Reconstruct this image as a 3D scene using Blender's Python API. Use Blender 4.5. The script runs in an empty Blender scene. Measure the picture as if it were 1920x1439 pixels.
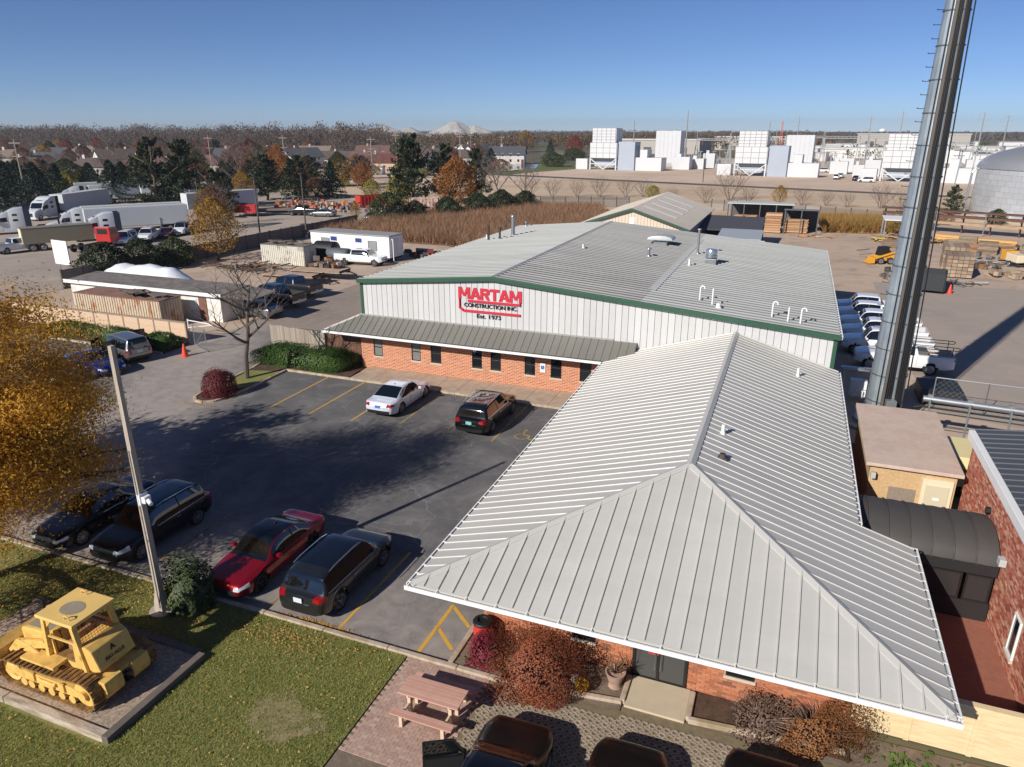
import bpy, bmesh, math, random
import numpy as np
from mathutils import Vector, Matrix
R = math.radians
rnd = random.Random(7)
SC = bpy.context.scene
COL = SC.collection
# ------------------------------------------------------------------ camera
cd = bpy.data.cameras.new('camera')
cam = bpy.data.objects.new('camera', cd); COL.objects.link(cam)
cd.sensor_fit = 'HORIZONTAL'; cd.sensor_width = 36.0; cd.lens = 24.956
cd.clip_start = 0.3; cd.clip_end = 20000
cam.location = (0, 0, 15.2); cam.rotation_euler = (R(90-19.6), 0, R(21.3))
SC.camera = cam
# ------------------------------------------------------------------ sky and sun
SUN_EL = R(30.0); SH = R(66.5)                 # shadows fall towards SH (from +X, anticlockwise)
sx, sy = -math.cos(SH), -math.sin(SH)          # horizontal direction towards the sun
W = bpy.data.worlds.new('World'); SC.world = W; W.use_nodes = True
nt = W.node_tree; nt.nodes.clear()
sky = nt.nodes.new('ShaderNodeTexSky'); sky.sky_type = 'NISHITA'; sky.sun_disc = False
sky.sun_elevation = SUN_EL; sky.sun_rotation = math.atan2(sx, sy)
sky.altitude = 200; sky.air_density = 0.6; sky.dust_density = 0.0; sky.ozone_density = 6.0
bg = nt.nodes.new('ShaderNodeBackground'); bg.inputs['Strength'].default_value = 0.07
wo = nt.nodes.new('ShaderNodeOutputWorld')
tint = nt.nodes.new('ShaderNodeMix'); tint.data_type = 'RGBA'; tint.blend_type = 'MULTIPLY'
tint.inputs[0].default_value = 1.0; tint.inputs[7].default_value = (.92, .9, .97, 1)
nt.links.new(sky.outputs[0], tint.inputs[6]); nt.links.new(tint.outputs[2], bg.inputs['Color']); nt.links.new(bg.outputs[0], wo.inputs['Surface'])
sd = bpy.data.lights.new('sun', 'SUN'); sd.energy = 4.3; sd.angle = R(0.55); sd.color = (1.0, 0.94, 0.86)
so = bpy.data.objects.new('sun', sd); COL.objects.link(so); so.location = (-40, -60, 60)
dsun = Vector((sx*math.cos(SUN_EL), sy*math.cos(SUN_EL), math.sin(SUN_EL)))
so.rotation_euler = dsun.to_track_quat('Z', 'Y').to_euler()
vs = SC.view_settings; vs.view_transform = 'Standard'; vs.look = 'None'; vs.exposure = 0.36; vs.gamma = 1.0
vs.use_curve_mapping = False
SC.render.engine = 'CYCLES'

# ------------------------------------------------------------------ materials
MATS = {}
def lin(c):
    return tuple(((x/255)/12.92 if x/255 <= 0.04045 else ((x/255+0.055)/1.055)**2.4) for x in c)
def _new(name):
    m = bpy.data.materials.new(name); m.use_nodes = True; MATS[name] = m
    n = m.node_tree
    return m, n, n.nodes['Principled BSDF']
def ramp(n, stops, fac):
    r = n.nodes.new('ShaderNodeValToRGB'); e = r.color_ramp.elements
    while len(e) < len(stops): e.new(0.5)
    for i, (p, c) in enumerate(stops):
        e[i].position = p; e[i].color = (*lin(c), 1)
    n.links.new(fac, r.inputs[0]); return r.outputs[0]
def noise_tex(n, scale, detail=4, rough=.6, stretch=None, coord='pos', dist=0):
    if coord == 'pos': src = n.nodes.new('ShaderNodeNewGeometry').outputs['Position']
    else: src = n.nodes.new('ShaderNodeTexCoord').outputs['Object']
    if stretch:
        mp = n.nodes.new('ShaderNodeMapping'); mp.inputs['Scale'].default_value = stretch
        n.links.new(src, mp.inputs['Vector']); src = mp.outputs[0]
    t = n.nodes.new('ShaderNodeTexNoise'); t.inputs['Scale'].default_value = scale
    t.inputs['Detail'].default_value = detail; t.inputs['Roughness'].default_value = rough
    t.inputs['Distortion'].default_value = dist
    n.links.new(src, t.inputs['Vector']); return t.outputs['Fac']
def mixc(n, fac, a, b, mode='MIX'):
    x = n.nodes.new('ShaderNodeMix'); x.data_type = 'RGBA'; x.blend_type = mode
    for k, v in ((6, a), (7, b)):
        if isinstance(v, tuple): x.inputs[k].default_value = (*lin(v), 1)
        else: n.links.new(v, x.inputs[k])
    if isinstance(fac, (int, float)): x.inputs[0].default_value = fac
    else: n.links.new(fac, x.inputs[0])
    return x.outputs[2]
def maprange(n, v, a, b, c=0., d=1.):
    m = n.nodes.new('ShaderNodeMapRange'); m.inputs[1].default_value = a; m.inputs[2].default_value = b
    m.inputs[3].default_value = c; m.inputs[4].default_value = d
    n.links.new(v, m.inputs[0]); return m.outputs[0]
def M(name, col, rough=.6, metal=0., var=.0, scale=2., col2=None, bump=0., bscale=40., coat=0., stretch=None,
      rand=None, thr=None, trans=0., emit=None, spec=None):
    """col sRGB; var = value variation by noise; col2+thr = patches of a second colour; rand = list of colours picked per piece"""
    if name in MATS: return MATS[name]
    m, n, b = _new(name)
    b.inputs['Roughness'].default_value = rough; b.inputs['Metallic'].default_value = metal
    b.inputs['Coat Weight'].default_value = coat
    if spec is not None: b.inputs['Specular IOR Level'].default_value = spec
    b.inputs['Coat Roughness'].default_value = .05
    c = None
    if rand:
        oi = n.nodes.new('ShaderNodeObjectInfo').outputs['Random']
        isl = n.nodes.new('ShaderNodeNewGeometry').outputs['Random Per Island']
        ad = n.nodes.new('ShaderNodeMath'); ad.operation = 'ADD'; n.links.new(oi, ad.inputs[0]); n.links.new(isl, ad.inputs[1])
        fr = n.nodes.new('ShaderNodeMath'); fr.operation = 'FRACT'; n.links.new(ad.outputs[0], fr.inputs[0])
        c = ramp(n, [(i/max(1, len(rand)-1), k) for i, k in enumerate(rand)], fr.outputs[0])
    if col2:
        f = noise_tex(n, scale, 5, .62, stretch)
        t = thr or (.42, .62)
        c = mixc(n, maprange(n, f, t[0], t[1]), c if c else col, col2)
    if var:
        f2 = noise_tex(n, scale*(3.1 if col2 else 1), 5, .65, stretch)
        v = maprange(n, f2, .25, .75, 1-var, 1+var)
        cc = n.nodes.new('ShaderNodeCombineColor')
        for k in range(3): n.links.new(v, cc.inputs[k])
        c = mixc(n, 1.0, c if c else col, cc.outputs[0], 'MULTIPLY')
    if c is None: b.inputs['Base Color'].default_value = (*lin(col), 1)
    else: n.links.new(c, b.inputs['Base Color'])
    if bump:
        f3 = noise_tex(n, bscale, 4, .6)
        bp = n.nodes.new('ShaderNodeBump'); bp.inputs['Strength'].default_value = bump; bp.inputs['Distance'].default_value = .03
        n.links.new(f3, bp.inputs['Height']); n.links.new(bp.outputs[0], b.inputs['Normal'])
    if trans: b.inputs['Transmission Weight'].default_value = trans
    if emit: b.inputs['Emission Color'].default_value = (*lin(emit[0]), 1); b.inputs['Emission Strength'].default_value = emit[1]
    return m
def LEAF(name, cols, scale=.6, rough=.6, trans=.25):
    """foliage: colour per leaf and by clump, part of the light passes through"""
    if name in MATS: return MATS[name]
    m, n, b = _new(name)
    isl = n.nodes.new('ShaderNodeNewGeometry').outputs['Random Per Island']
    f = noise_tex(n, scale, 3, .6)
    a = n.nodes.new('ShaderNodeMath'); a.operation = 'MULTIPLY_ADD'; n.links.new(isl, a.inputs[0]); a.inputs[1].default_value = .55
    s = maprange(n, f, .3, .7, 0, .45); n.links.new(s, a.inputs[2])
    c = ramp(n, [(i/(len(cols)-1), k) for i, k in enumerate(cols)], a.outputs[0])
    n.links.new(c, b.inputs['Base Color']); b.inputs['Roughness'].default_value = rough
    b.inputs['Specular IOR Level'].default_value = .25
    tr = n.nodes.new('ShaderNodeBsdfTranslucent'); n.links.new(c, tr.inputs['Color'])
    mx = n.nodes.new('ShaderNodeMixShader'); mx.inputs[0].default_value = trans
    n.links.new(b.outputs[0], mx.inputs[1]); n.links.new(tr.outputs[0], mx.inputs[2])
    n.links.new(mx.outputs[0], n.nodes['Material Output'].inputs['Surface'])
    return m

# ------------------------------------------------------------------ mesh builder
class MB:
    def __init__(s): s.v = []; s.f = []; s.mi = []; s.cur = 0
    def add(s, vs, fs):
        o = len(s.v); s.v.extend(tuple(p) for p in vs)
        for f in fs: s.f.append(tuple(i+o for i in f)); s.mi.append(s.cur)
        return s
    def box(s, x0, x1, y0, y1, z0, z1):
        return s.add([(x0,y0,z0),(x1,y0,z0),(x1,y1,z0),(x0,y1,z0),(x0,y0,z1),(x1,y0,z1),(x1,y1,z1),(x0,y1,z1)],
              [(0,3,2,1),(4,5,6,7),(0,1,5,4),(1,2,6,5),(2,3,7,6),(3,0,4,7)])
    def obox(s, c, size, rz=0, ry=0, rx=0):
        m = Matrix.Translation(c) @ Matrix.Rotation(rz,4,'Z') @ Matrix.Rotation(ry,4,'Y') @ Matrix.Rotation(rx,4,'X')
        a, b, d = [k/2 for k in size]
        P = [m @ Vector(p) for p in [(-a,-b,-d),(a,-b,-d),(a,b,-d),(-a,b,-d),(-a,-b,d),(a,-b,d),(a,b,d),(-a,b,d)]]
        return s.add(P, [(0,3,2,1),(4,5,6,7),(0,1,5,4),(1,2,6,5),(2,3,7,6),(3,0,4,7)])
    def beam(s, p, q, w, h=None):
        p, q = Vector(p), Vector(q); d = q-p; L = d.length; h = h or w
        if L < 1e-6: return s
        d.normalize(); up = Vector((0,0,1)) if abs(d.z) < .95 else Vector((1,0,0))
        a = d.cross(up).normalized()*(w/2); b = a.cross(d).normalized()*(h/2)
        P = [p-a-b,p+a-b,p+a+b,p-a+b,q-a-b,q+a-b,q+a+b,q-a+b]
        return s.add(P, [(0,1,2,3),(4,7,6,5),(0,4,5,1),(1,5,6,2),(2,6,7,3),(3,7,4,0)])
    def poly(s, pts): return s.add(pts, [tuple(range(len(pts)))])
    def extrude(s, pts, vec):
        n = len(pts); v = Vector(vec); P = [Vector(p) for p in pts]
        return s.add(P+[p+v for p in P], [tuple(range(n))[::-1], tuple(range(n,2*n))]+[(i,(i+1)%n,n+(i+1)%n,n+i) for i in range(n)])
    def prism(s, pts, z0, z1): return s.extrude([(x,y,z0) for x,y in pts], (0,0,z1-z0))
    def side(s, pts, y0, y1): return s.extrude([(x,y0,z) for x,z in pts], (0,y1-y0,0))
    def cyl(s, p, q, r0, r1=None, n=10, caps=True):
        r1 = r0 if r1 is None else r1
        p, q = Vector(p), Vector(q); d = (q-p)
        if d.length < 1e-6: return s
        d.normalize(); up = Vector((0,0,1)) if abs(d.z) < .95 else Vector((1,0,0))
        a = d.cross(up).normalized(); b = a.cross(d).normalized()
        P = []
        for c, r in ((p,r0),(q,r1)):
            for i in range(n):
                t = 2*math.pi*i/n; P.append(c+a*math.cos(t)*r+b*math.sin(t)*r)
        F = [(i,(i+1)%n,n+(i+1)%n,n+i) for i in range(n)]
        if caps: F += [tuple(range(n))[::-1], tuple(range(n,2*n))]
        return s.add(P, F)
    def tube(s, pts, r, n=6):
        for i in range(len(pts)-1):
            ra = r[i] if isinstance(r,(list,tuple)) else r; rb = r[i+1] if isinstance(r,(list,tuple)) else r
            s.cyl(pts[i], pts[i+1], ra, rb, n)
        return s
    def lathe(s, prof, c=(0,0,0), axis='Z', n=24, closed=False):
        P = []; m = len(prof)
        for i in range(n):
            t = 2*math.pi*i/n
            for r, h in prof:
                a, b = r*math.cos(t), r*math.sin(t)
                p = (a,b,h) if axis == 'Z' else ((a,h,b) if axis == 'Y' else (h,a,b))
                P.append((p[0]+c[0],p[1]+c[1],p[2]+c[2]))
        F = []
        for i in range(n):
            j = (i+1)%n
            for k in range(m-1 if not closed else m):
                l = (k+1)%m; F.append((i*m+k,j*m+k,j*m+l,i*m+l))
        return s.add(P, F)
    def blob(s, c, r, n=10, m=7, jit=0., seed=0):
        g = random.Random(seed); P = []; F = []
        for j in range(m+1):
            ph = math.pi*j/m
            for i in range(n):
                t = 2*math.pi*i/n; k = 1+g.uniform(-jit,jit)
                P.append((c[0]+r[0]*math.sin(ph)*math.cos(t)*k, c[1]+r[1]*math.sin(ph)*math.sin(t)*k, c[2]+r[2]*math.cos(ph)*k))
        for j in range(m):
            for i in range(n): F.append((j*n+i,(j+1)*n+i,(j+1)*n+(i+1)%n,j*n+(i+1)%n))
        return s.add(P, F)
    def mesh(s, name, mats, smooth=None, bevel=0., recalc=True):
        me = bpy.data.meshes.new(name); me.from_pydata(s.v, [], s.f)
        for m in (mats if isinstance(mats,(list,tuple)) else [mats]): me.materials.append(m)
        if any(s.mi): me.polygons.foreach_set('material_index', s.mi)
        if recalc or bevel:
            b = bmesh.new(); b.from_mesh(me)
            if bevel:
                es = [e for e in b.edges if len(e.link_faces) == 2 and e.calc_face_angle(0) > .5]
                bmesh.ops.bevel(b, geom=es, offset=bevel, segments=2, affect='EDGES', profile=.6, clamp_overlap=True)
            bmesh.ops.recalc_face_normals(b, faces=b.faces); b.to_mesh(me); b.free()
        if smooth is not None:
            me.polygons.foreach_set('use_smooth', [True]*len(me.polygons))
            if smooth < 170: me.set_sharp_from_angle(angle=R(smooth))
        return me
    def build(s, name, mats, parent=None, loc=(0,0,0), rz=0., smooth=None, bevel=0., recalc=True):
        return put(name, s.mesh(name, mats, smooth, bevel, recalc), parent, loc, rz)
def put(name, me, parent=None, loc=(0,0,0), rz=0., scale=None, rot=None):
    o = bpy.data.objects.new(name, me); COL.objects.link(o)
    o.location = loc; o.rotation_euler = rot if rot else (0,0,rz)
    if scale: o.scale = scale if isinstance(scale,(list,tuple)) else (scale,)*3
    if parent: o.parent = parent
    return o
def tag(o, label, cat, group=None):
    o['label'] = label; o['category'] = cat
    if group: o['group'] = group
    return o
def thing(name, label, cat, loc=(0,0,0), rz=0., group=None):
    return tag(put(name, None, None, loc, rz), label, cat, group)
def struct(o): o['kind'] = 'structure'; return o
def stuff(o): o['kind'] = 'stuff'; return o
def copy_tree(o, parent=None):
    c = o.copy(); COL.objects.link(c); c.parent = parent
    for ch in o.children: copy_tree(ch, c)
    return c
def dup(o, label, loc, rz=0., scale=None, group=None):
    c = copy_tree(o); c.location = loc; c.rotation_euler = (0,0,rz); c['label'] = label
    if scale: c.scale = scale if isinstance(scale,(list,tuple)) else (scale,)*3
    if group: c['group'] = group
    return c
def quads(name, cen, siz, mat, asp=.5, flat=0., seed=1, up=None, tri=False):
    """many small leaf faces at points cen (N,3); returns a mesh"""
    g = np.random.default_rng(seed); N = len(cen); cen = np.asarray(cen, np.float32)
    n = g.normal(size=(N,3)); n[:,2] += flat; n /= np.linalg.norm(n,axis=1)[:,None]
    q = g.normal(size=(N,3)); q[:,2] += (up or 0)*4
    a = np.cross(n, np.cross(q, n)) if up else np.cross(n, q); a /= np.linalg.norm(a,axis=1)[:,None]; b = np.cross(n,a)
    s = (np.asarray(siz)*g.uniform(.6,1.4,N)) if np.ndim(siz) == 0 else np.asarray(siz)
    a = a*s[:,None]; b = b*(s*asp)[:,None]
    if tri: V = np.stack([cen-a*.5-b*.5, cen+a*.5-b*.3, cen+b*.7],1)
    else: V = np.stack([cen-a*.5, cen-b*.5, cen+a*.5, cen+b*.5],1)
    return rawmesh(name, V.reshape(-1,3), V.shape[1], mat)
def rawmesh(name, V, k, mat):
    N = len(V)//k; me = bpy.data.meshes.new(name)
    me.vertices.add(N*k); me.vertices.foreach_set('co', np.ascontiguousarray(V, np.float32).ravel())
    me.loops.add(N*k); me.loops.foreach_set('vertex_index', np.arange(N*k, dtype=np.int32))
    me.polygons.add(N); me.polygons.foreach_set('loop_start', np.arange(0,N*k,k,dtype=np.int32))
    me.polygons.foreach_set('loop_total', np.full(N,k,np.int32))
    me.update(calc_edges=True); me.materials.append(mat); return me
# ================================================================== ground
def sheet(name, pts, z, mat):
    m = MB(); m.poly([(x,y,z) for x,y in pts]); return struct(m.build(name, mat))
def rect(x0,x1,y0,y1): return [(x0,y0),(x1,y0),(x1,y1),(x0,y1)]
def ground_mat(name, base, layers, bump=.3, bscale=25, rough=.95):
    """layers: (scale, lo, hi, colour, opacity[, stretch]) noise patches over a base colour"""
    m, n, b = _new(name); c = base
    for l in layers:
        f = maprange(n, noise_tex(n, l[0], 6, .65, l[5] if len(l) > 5 else None, dist=.4), l[1], l[2], 0, l[4])
        c = mixc(n, f, c, l[3])
    n.links.new(c, b.inputs['Base Color']); b.inputs['Roughness'].default_value = rough
    b.inputs['Specular IOR Level'].default_value = .2
    bp = n.nodes.new('ShaderNodeBump'); bp.inputs['Strength'].default_value = bump; bp.inputs['Distance'].default_value = .02
    n.links.new(noise_tex(n, bscale, 5, .7), bp.inputs['Height']); n.links.new(bp.outputs[0], b.inputs['Normal'])
    return m
def band(n, p, d, wid, soft, wob=1.5):
    """0..1 inside a strip around the line through p along d (a worn track lying on the ground)"""
    pos = n.nodes.new('ShaderNodeNewGeometry').outputs['Position']
    nx, ny = -d[1], d[0]; l = math.hypot(nx, ny); nx /= l; ny /= l
    dt = n.nodes.new('ShaderNodeVectorMath'); dt.operation = 'DOT_PRODUCT'; n.links.new(pos, dt.inputs[0]); dt.inputs[1].default_value = (nx,ny,0)
    ns = maprange(n, noise_tex(n, .35, 4, .6), .2, .8, -wob, wob)
    a = n.nodes.new('ShaderNodeMath'); a.operation = 'ADD'; n.links.new(dt.outputs['Value'], a.inputs[0]); n.links.new(ns, a.inputs[1])
    s = n.nodes.new('ShaderNodeMath'); s.operation = 'SUBTRACT'; n.links.new(a.outputs[0], s.inputs[0]); s.inputs[1].default_value = nx*p[0]+ny*p[1]
    ab = n.nodes.new('ShaderNodeMath'); ab.operation = 'ABSOLUTE'; n.links.new(s.outputs[0], ab.inputs[0])
    return maprange(n, ab.outputs[0], wid+soft, wid-soft)
def asphalt_mat():
    m, n, b = _new('asphalt')
    c = ramp(n, [(0,(86,85,86)),(.5,(102,100,100)),(1,(126,123,121))], maprange(n, noise_tex(n, .5, 6, .7, dist=.5), .3, .72))
    c = mixc(n, maprange(n, noise_tex(n, 3.0, 6, .75, (1,.25,1), dist=1.2), .56, .74, 0, .5), c, (140,137,134))
    tr = n.nodes.new('ShaderNodeMath'); tr.operation = 'MULTIPLY'
    n.links.new(band(n, (-33,27), (-8,15), 3.6, 1.6), tr.inputs[0]); n.links.new(maprange(n, noise_tex(n, 1.3, 5, .7, dist=.6), .25, .6, .45, .95), tr.inputs[1])
    c = mixc(n, tr.outputs[0], c, (166,155,146))
    t2 = n.nodes.new('ShaderNodeMath'); t2.operation = 'MULTIPLY'
    n.links.new(band(n, (-40,21), (-8,1.5), 3.0, 1.6), t2.inputs[0]); n.links.new(maprange(n, noise_tex(n, 1.1, 5, .7, dist=.6), .3, .65, .2, .8), t2.inputs[1])
    c = mixc(n, t2.outputs[0], c, (168,157,148))
    vo = n.nodes.new('ShaderNodeTexVoronoi'); vo.feature = 'DISTANCE_TO_EDGE'; vo.inputs['Scale'].default_value = .16
    wp = n.nodes.new('ShaderNodeVectorMath'); wp.operation = 'ADD'
    nz = n.nodes.new('ShaderNodeTexNoise'); nz.inputs['Scale'].default_value = .9; nz.inputs['Detail'].default_value = 5
    n.links.new(n.nodes.new('ShaderNodeNewGeometry').outputs['Position'], nz.inputs['Vector'])
    n.links.new(n.nodes.new('ShaderNodeNewGeometry').outputs['Position'], wp.inputs[0]); n.links.new(nz.outputs['Color'], wp.inputs[1])
    n.links.new(wp.outputs[0], vo.inputs['Vector'])
    c = mixc(n, maprange(n, vo.outputs['Distance'], .004, .0, 0, .55), c, (150,147,142))
    c = mixc(n, maprange(n, noise_tex(n, 60, 2, .5), .52, .75, 0, .35), c, (142,139,135))
    n.links.new(c, b.inputs['Base Color']); b.inputs['Roughness'].default_value = .9; b.inputs['Specular IOR Level'].default_value = .25
    bp = n.nodes.new('ShaderNodeBump'); bp.inputs['Strength'].default_value = .35; bp.inputs['Distance'].default_value = .015
    n.links.new(noise_tex(n, 45, 4, .7), bp.inputs['Height']); n.links.new(bp.outputs[0], b.inputs['Normal'])
    return m
mg_far = ground_mat('far_ground', (104,98,80), [(.004,.42,.6,(88,92,58),.8),(.012,.5,.62,(150,138,118),.7),(.03,.5,.65,(92,78,58),.6)])
mg_dirt = ground_mat('yard_dirt', (188,167,148), [(.05,.45,.62,(172,154,138),.8),(.35,.5,.66,(142,124,108),.55),(1.4,.52,.68,(188,168,148),.5),(.12,.6,.72,(122,108,96),.5)], .5, 14)
mg_west = ground_mat('west_lot', (172,158,144), [(.03,.45,.62,(158,147,137),.8),(.2,.5,.66,(144,133,124),.5),(.9,.52,.7,(186,173,160),.4)], .4, 10)
mg_grav = ground_mat('tan_gravel', (206,184,162), [(.03,.45,.6,(192,168,146),.8),(.15,.5,.68,(176,154,134),.5),(.01,.5,.6,(214,196,176),.6)], .3, 6)
mg_brush = ground_mat('brush_ground', (198,176,150), [(.05,.42,.6,(176,152,124),.8),(.3,.5,.66,(206,186,162),.6)], .4, 6)
mg_grass = ground_mat('lawn_soil', (128,130,76), [(.25,.42,.62,(138,130,78),.7),(.9,.48,.66,(100,112,56),.7),(3.5,.5,.7,(146,132,88),.5),(.5,.66,.76,(156,134,104),.7)], .8, 30)
mg_green = ground_mat('verge_grass', (102,108,66), [(.05,.42,.62,(84,98,52),.8),(.4,.5,.68,(138,122,84),.6)], .6, 8)
mg_mulch = ground_mat('mulch', (84,68,58), [(2,.45,.65,(108,86,70),.7),(9,.5,.7,(58,46,40),.7)], .9, 30)
mg_soil = ground_mat('bare_soil', (124,110,96), [(1.2,.45,.65,(106,92,78),.8),(5,.5,.7,(146,130,112),.6)], .9, 20)
mg_asph = asphalt_mat()
sheet('ground', rect(-9000,9000,-2500,12000), -.03, mg_far)
sheet('dirt_yard', [(-68.4,39.4),(75,36),(75,128),(20,142),(-68.4,132)], -.008, mg_dirt)
sheet('truck_lot', [(-240,30),(-68.6,30),(-68.6,104),(-76,136),(-150,170),(-240,140)], -.012, mg_west)
sheet('asphalt_lot', [(-62,15.47),(-7.98,15.47),(-7.98,36.9),(-34.2,36.9),(-34.2,46),(-41.3,46),(-41.3,36.6),(-62,36.6)], .004, mg_asph)
sheet('inner_drive', [(-42,46),(-28.6,46),(-28.6,72),(-42,72)], -.003, ground_mat('drive', (148,135,124), [(.2,.45,.62,(132,122,114),.8),(1.2,.5,.66,(164,150,138),.5),(.12,.6,.7,(106,98,92),.6)], .4, 20))
sheet('east_pavement', [(8.6,44),(75,30),(75,78),(40,86),(8.6,84)], -.003, ground_mat('pave', (164,151,140), [(.08,.45,.62,(152,142,133),.8),(.5,.5,.66,(174,160,148),.5),(.14,.6,.72,(132,122,114),.6)], .3, 20))
sheet('lawn', rect(-62,-9.42,-6,15.3), .06, mg_grass)
sheet('brush_land', [(-160,150),(-68,136),(-60,146),(20,142),(80,124),(220,118),(220,165),(30,205),(-92,244),(-190,215)], -.02, mg_brush)
sheet('plant_gravel', [(-100,249),(30,207.5),(260,136),(260,420),(-10,470),(-66,430),(-86,335)], -.016, mg_grav)
sheet('gravel_lot', [(-190,208),(-110,192),(-78,200),(-72,238),(-100,246),(-185,270)], -.012, mg_grav)
sheet('road', [(-200,283),(-92,246.5),(30,205.6),(230,141),(230,146.5),(30,210.8),(-92,251.5),(-200,288)], -.004, M('road_dark', (84,80,80), .9, var=.15, scale=.3))
sheet('grass_verge', [(-190,272),(-102,252),(-88,300),(-84,338),(-130,345),(-215,330)], -.014, mg_green)
sheet('grass_verge', [(24,176),(60,166),(60,150),(24,166)], -.008, mg_green)
pond = sheet('water', [(-150,262),(-112,268),(-106,300),(-118,338),(-150,335),(-168,300)], -.006, M('pond_water', (58,78,104), .08, var=.1, scale=.2))
sheet('reed_ground', [(-68.2,91),(-45,90),(-27.5,79.3),(-27.5,116),(-36,147),(-56,145),(-68,108)], -.002, M('reed_soil', (120,92,66), .95, var=.3, scale=1.2))
sheet('reed_ground', [(4.2,124),(17,126),(16,137),(4,139)], -.002, MATS['reed_soil'])
# kerbs
m_conc = M('concrete', (176,166,152), .9, var=.14, scale=2.5, bump=.3, bscale=30)
m_kerb = M('kerb_concrete', (184,168,150), .9, var=.16, scale=2.0, col2=(158,140,112), bump=.4, bscale=25)
def kerbline(name, pts, w=.17, z1=.13):
    o = None
    for i in range(len(pts)-1):
        a, b = Vector((*pts[i],0)), Vector((*pts[i+1],0)); L = (b-a).length; k = max(1, round(L/2.4))
        for j in range(k):
            p = a.lerp(b, j/k); q = a.lerp(b, (j+1)/k); d = (q-p).normalized()*.008
            mb = MB(); mb.beam((p.x+d.x,p.y+d.y,z1/2-.02), (q.x-d.x,q.y-d.y,z1/2-.02), w, z1+.04)
            if o is None: o = struct(mb.build(name, m_kerb, bevel=.025))
            else: mb.build('kerb_stone', m_kerb, o, bevel=.025)
kerbline('lawn_kerb', [(-62,15.385),(-5.4,15.385)])
kerbline('walk_kerb', [(-30.6,36.66),(-8,36.66)])
kerbline('hedge_kerb', [(-58,36.5),(-41.4,36.5)])
tip = [(-30.55,36.6),(-30.45,33),(-30.5,31.2),(-30.8,30.3),(-31.3,29.9),(-31.9,29.95),(-32.4,30.4),(-32.6,31.2),(-32.75,33.6),(-32.95,36.2),(-33.6,38.6)]
kerbline('island_kerb', tip)
sheet('island_soil', tip+[(-33.6,39.7),(-26.0,39.3),(-25.75,36.8)], .085, mg_mulch)
sheet('island_grass', [(-30.7,36.2),(-30.65,32.9),(-31.2,32.4),(-32.4,32.7),(-32.7,35.6)], .095, mg_grass)
sheet('hedge_bed', rect(-60,-41.4,36.6,39.2), .05, mg_mulch)
# sidewalk of separate slabs
m_walk = M('walk_concrete', (178,160,140), .9, var=.1, scale=1.4, bump=.25, bscale=40, col2=(166,146,128))
sw = None
for k in range(12):
    x0 = -25.6+k*1.5; mb = MB(); mb.box(x0+.008, x0+1.492, 36.76, 39.38, -.02, .125)
    o = mb.build('sidewalk' if k == 0 else 'slab', m_walk, sw, bevel=.012)
    if k == 0: sw = struct(o)
# painted lines
m_yel = M('yellow_paint', (206,160,62), .8, col2=(150,126,78), scale=3.0, thr=(.56,.74), var=.12)
m_yold = M('faded_yellow_paint', (172,146,84), .85, col2=(96,92,84), scale=2.2, thr=(.45,.66), var=.1)
def stripe(p, q, mat=None, w=.1):
    mb = MB(); a = Vector((*p,.009)); b = Vector((*q,.009)); d = (b-a).normalized(); n_ = Vector((-d.y,d.x,0))*w/2
    mb.poly([a-n_, b-n_, b+n_, a+n_]); return struct(mb.build('parking_line', mat or m_yel))
for x in (-27.15,-24.4,-21.6): stripe((x,30.7),(x,36.5))
for x in (-18.85,-16.05,-13.25): stripe((x,31.0),(x,36.5), m_yold)
for x in (-23.4,-20.6,-17.8,-15.0): stripe((x,15.5),(x,20.4), m_yold)
stripe((-12.13,15.5),(-12.13,20.4), m_yel)
stripe((-9.2,15.5),(-9.2,18.1), m_yel, .13); stripe((-9.13,18.02),(-8.22,17.25), m_yel, .13); stripe((-9.13,16.85),(-8.28,16.1), m_yel, .13)
# wheelchair symbol
mb = MB(); cx, cy = -11.95, 32.3
def flatpath(pts, w, z=.009):
    for a, b in zip(pts, pts[1:]):
        a, b = Vector((*a,z)), Vector((*b,z)); d = (b-a).normalized(); n_ = Vector((-d.y,d.x,0))*w/2; mb.poly([a-n_-d*w*.3,b-n_+d*w*.3,b+n_+d*w*.3,a+n_-d*w*.3]); z += .0004
flatpath([(cx-.05+.36*math.cos(t), cy-.12+.36*math.sin(t)) for t in [R(a) for a in range(120,380,20)]], .09)
flatpath([(cx-.1,cy+.55),(cx-.05,cy+.1),(cx+.3,cy+.08),(cx+.42,cy-.35),(cx+.58,cy-.32)], .1, .012)
mb.poly([(cx-.1+.1*math.cos(t),cy+.72+.1*math.sin(t),.01) for t in [k*math.pi/5 for k in range(10)]])
struct(mb.build('wheelchair_marking', m_yold))

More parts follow.
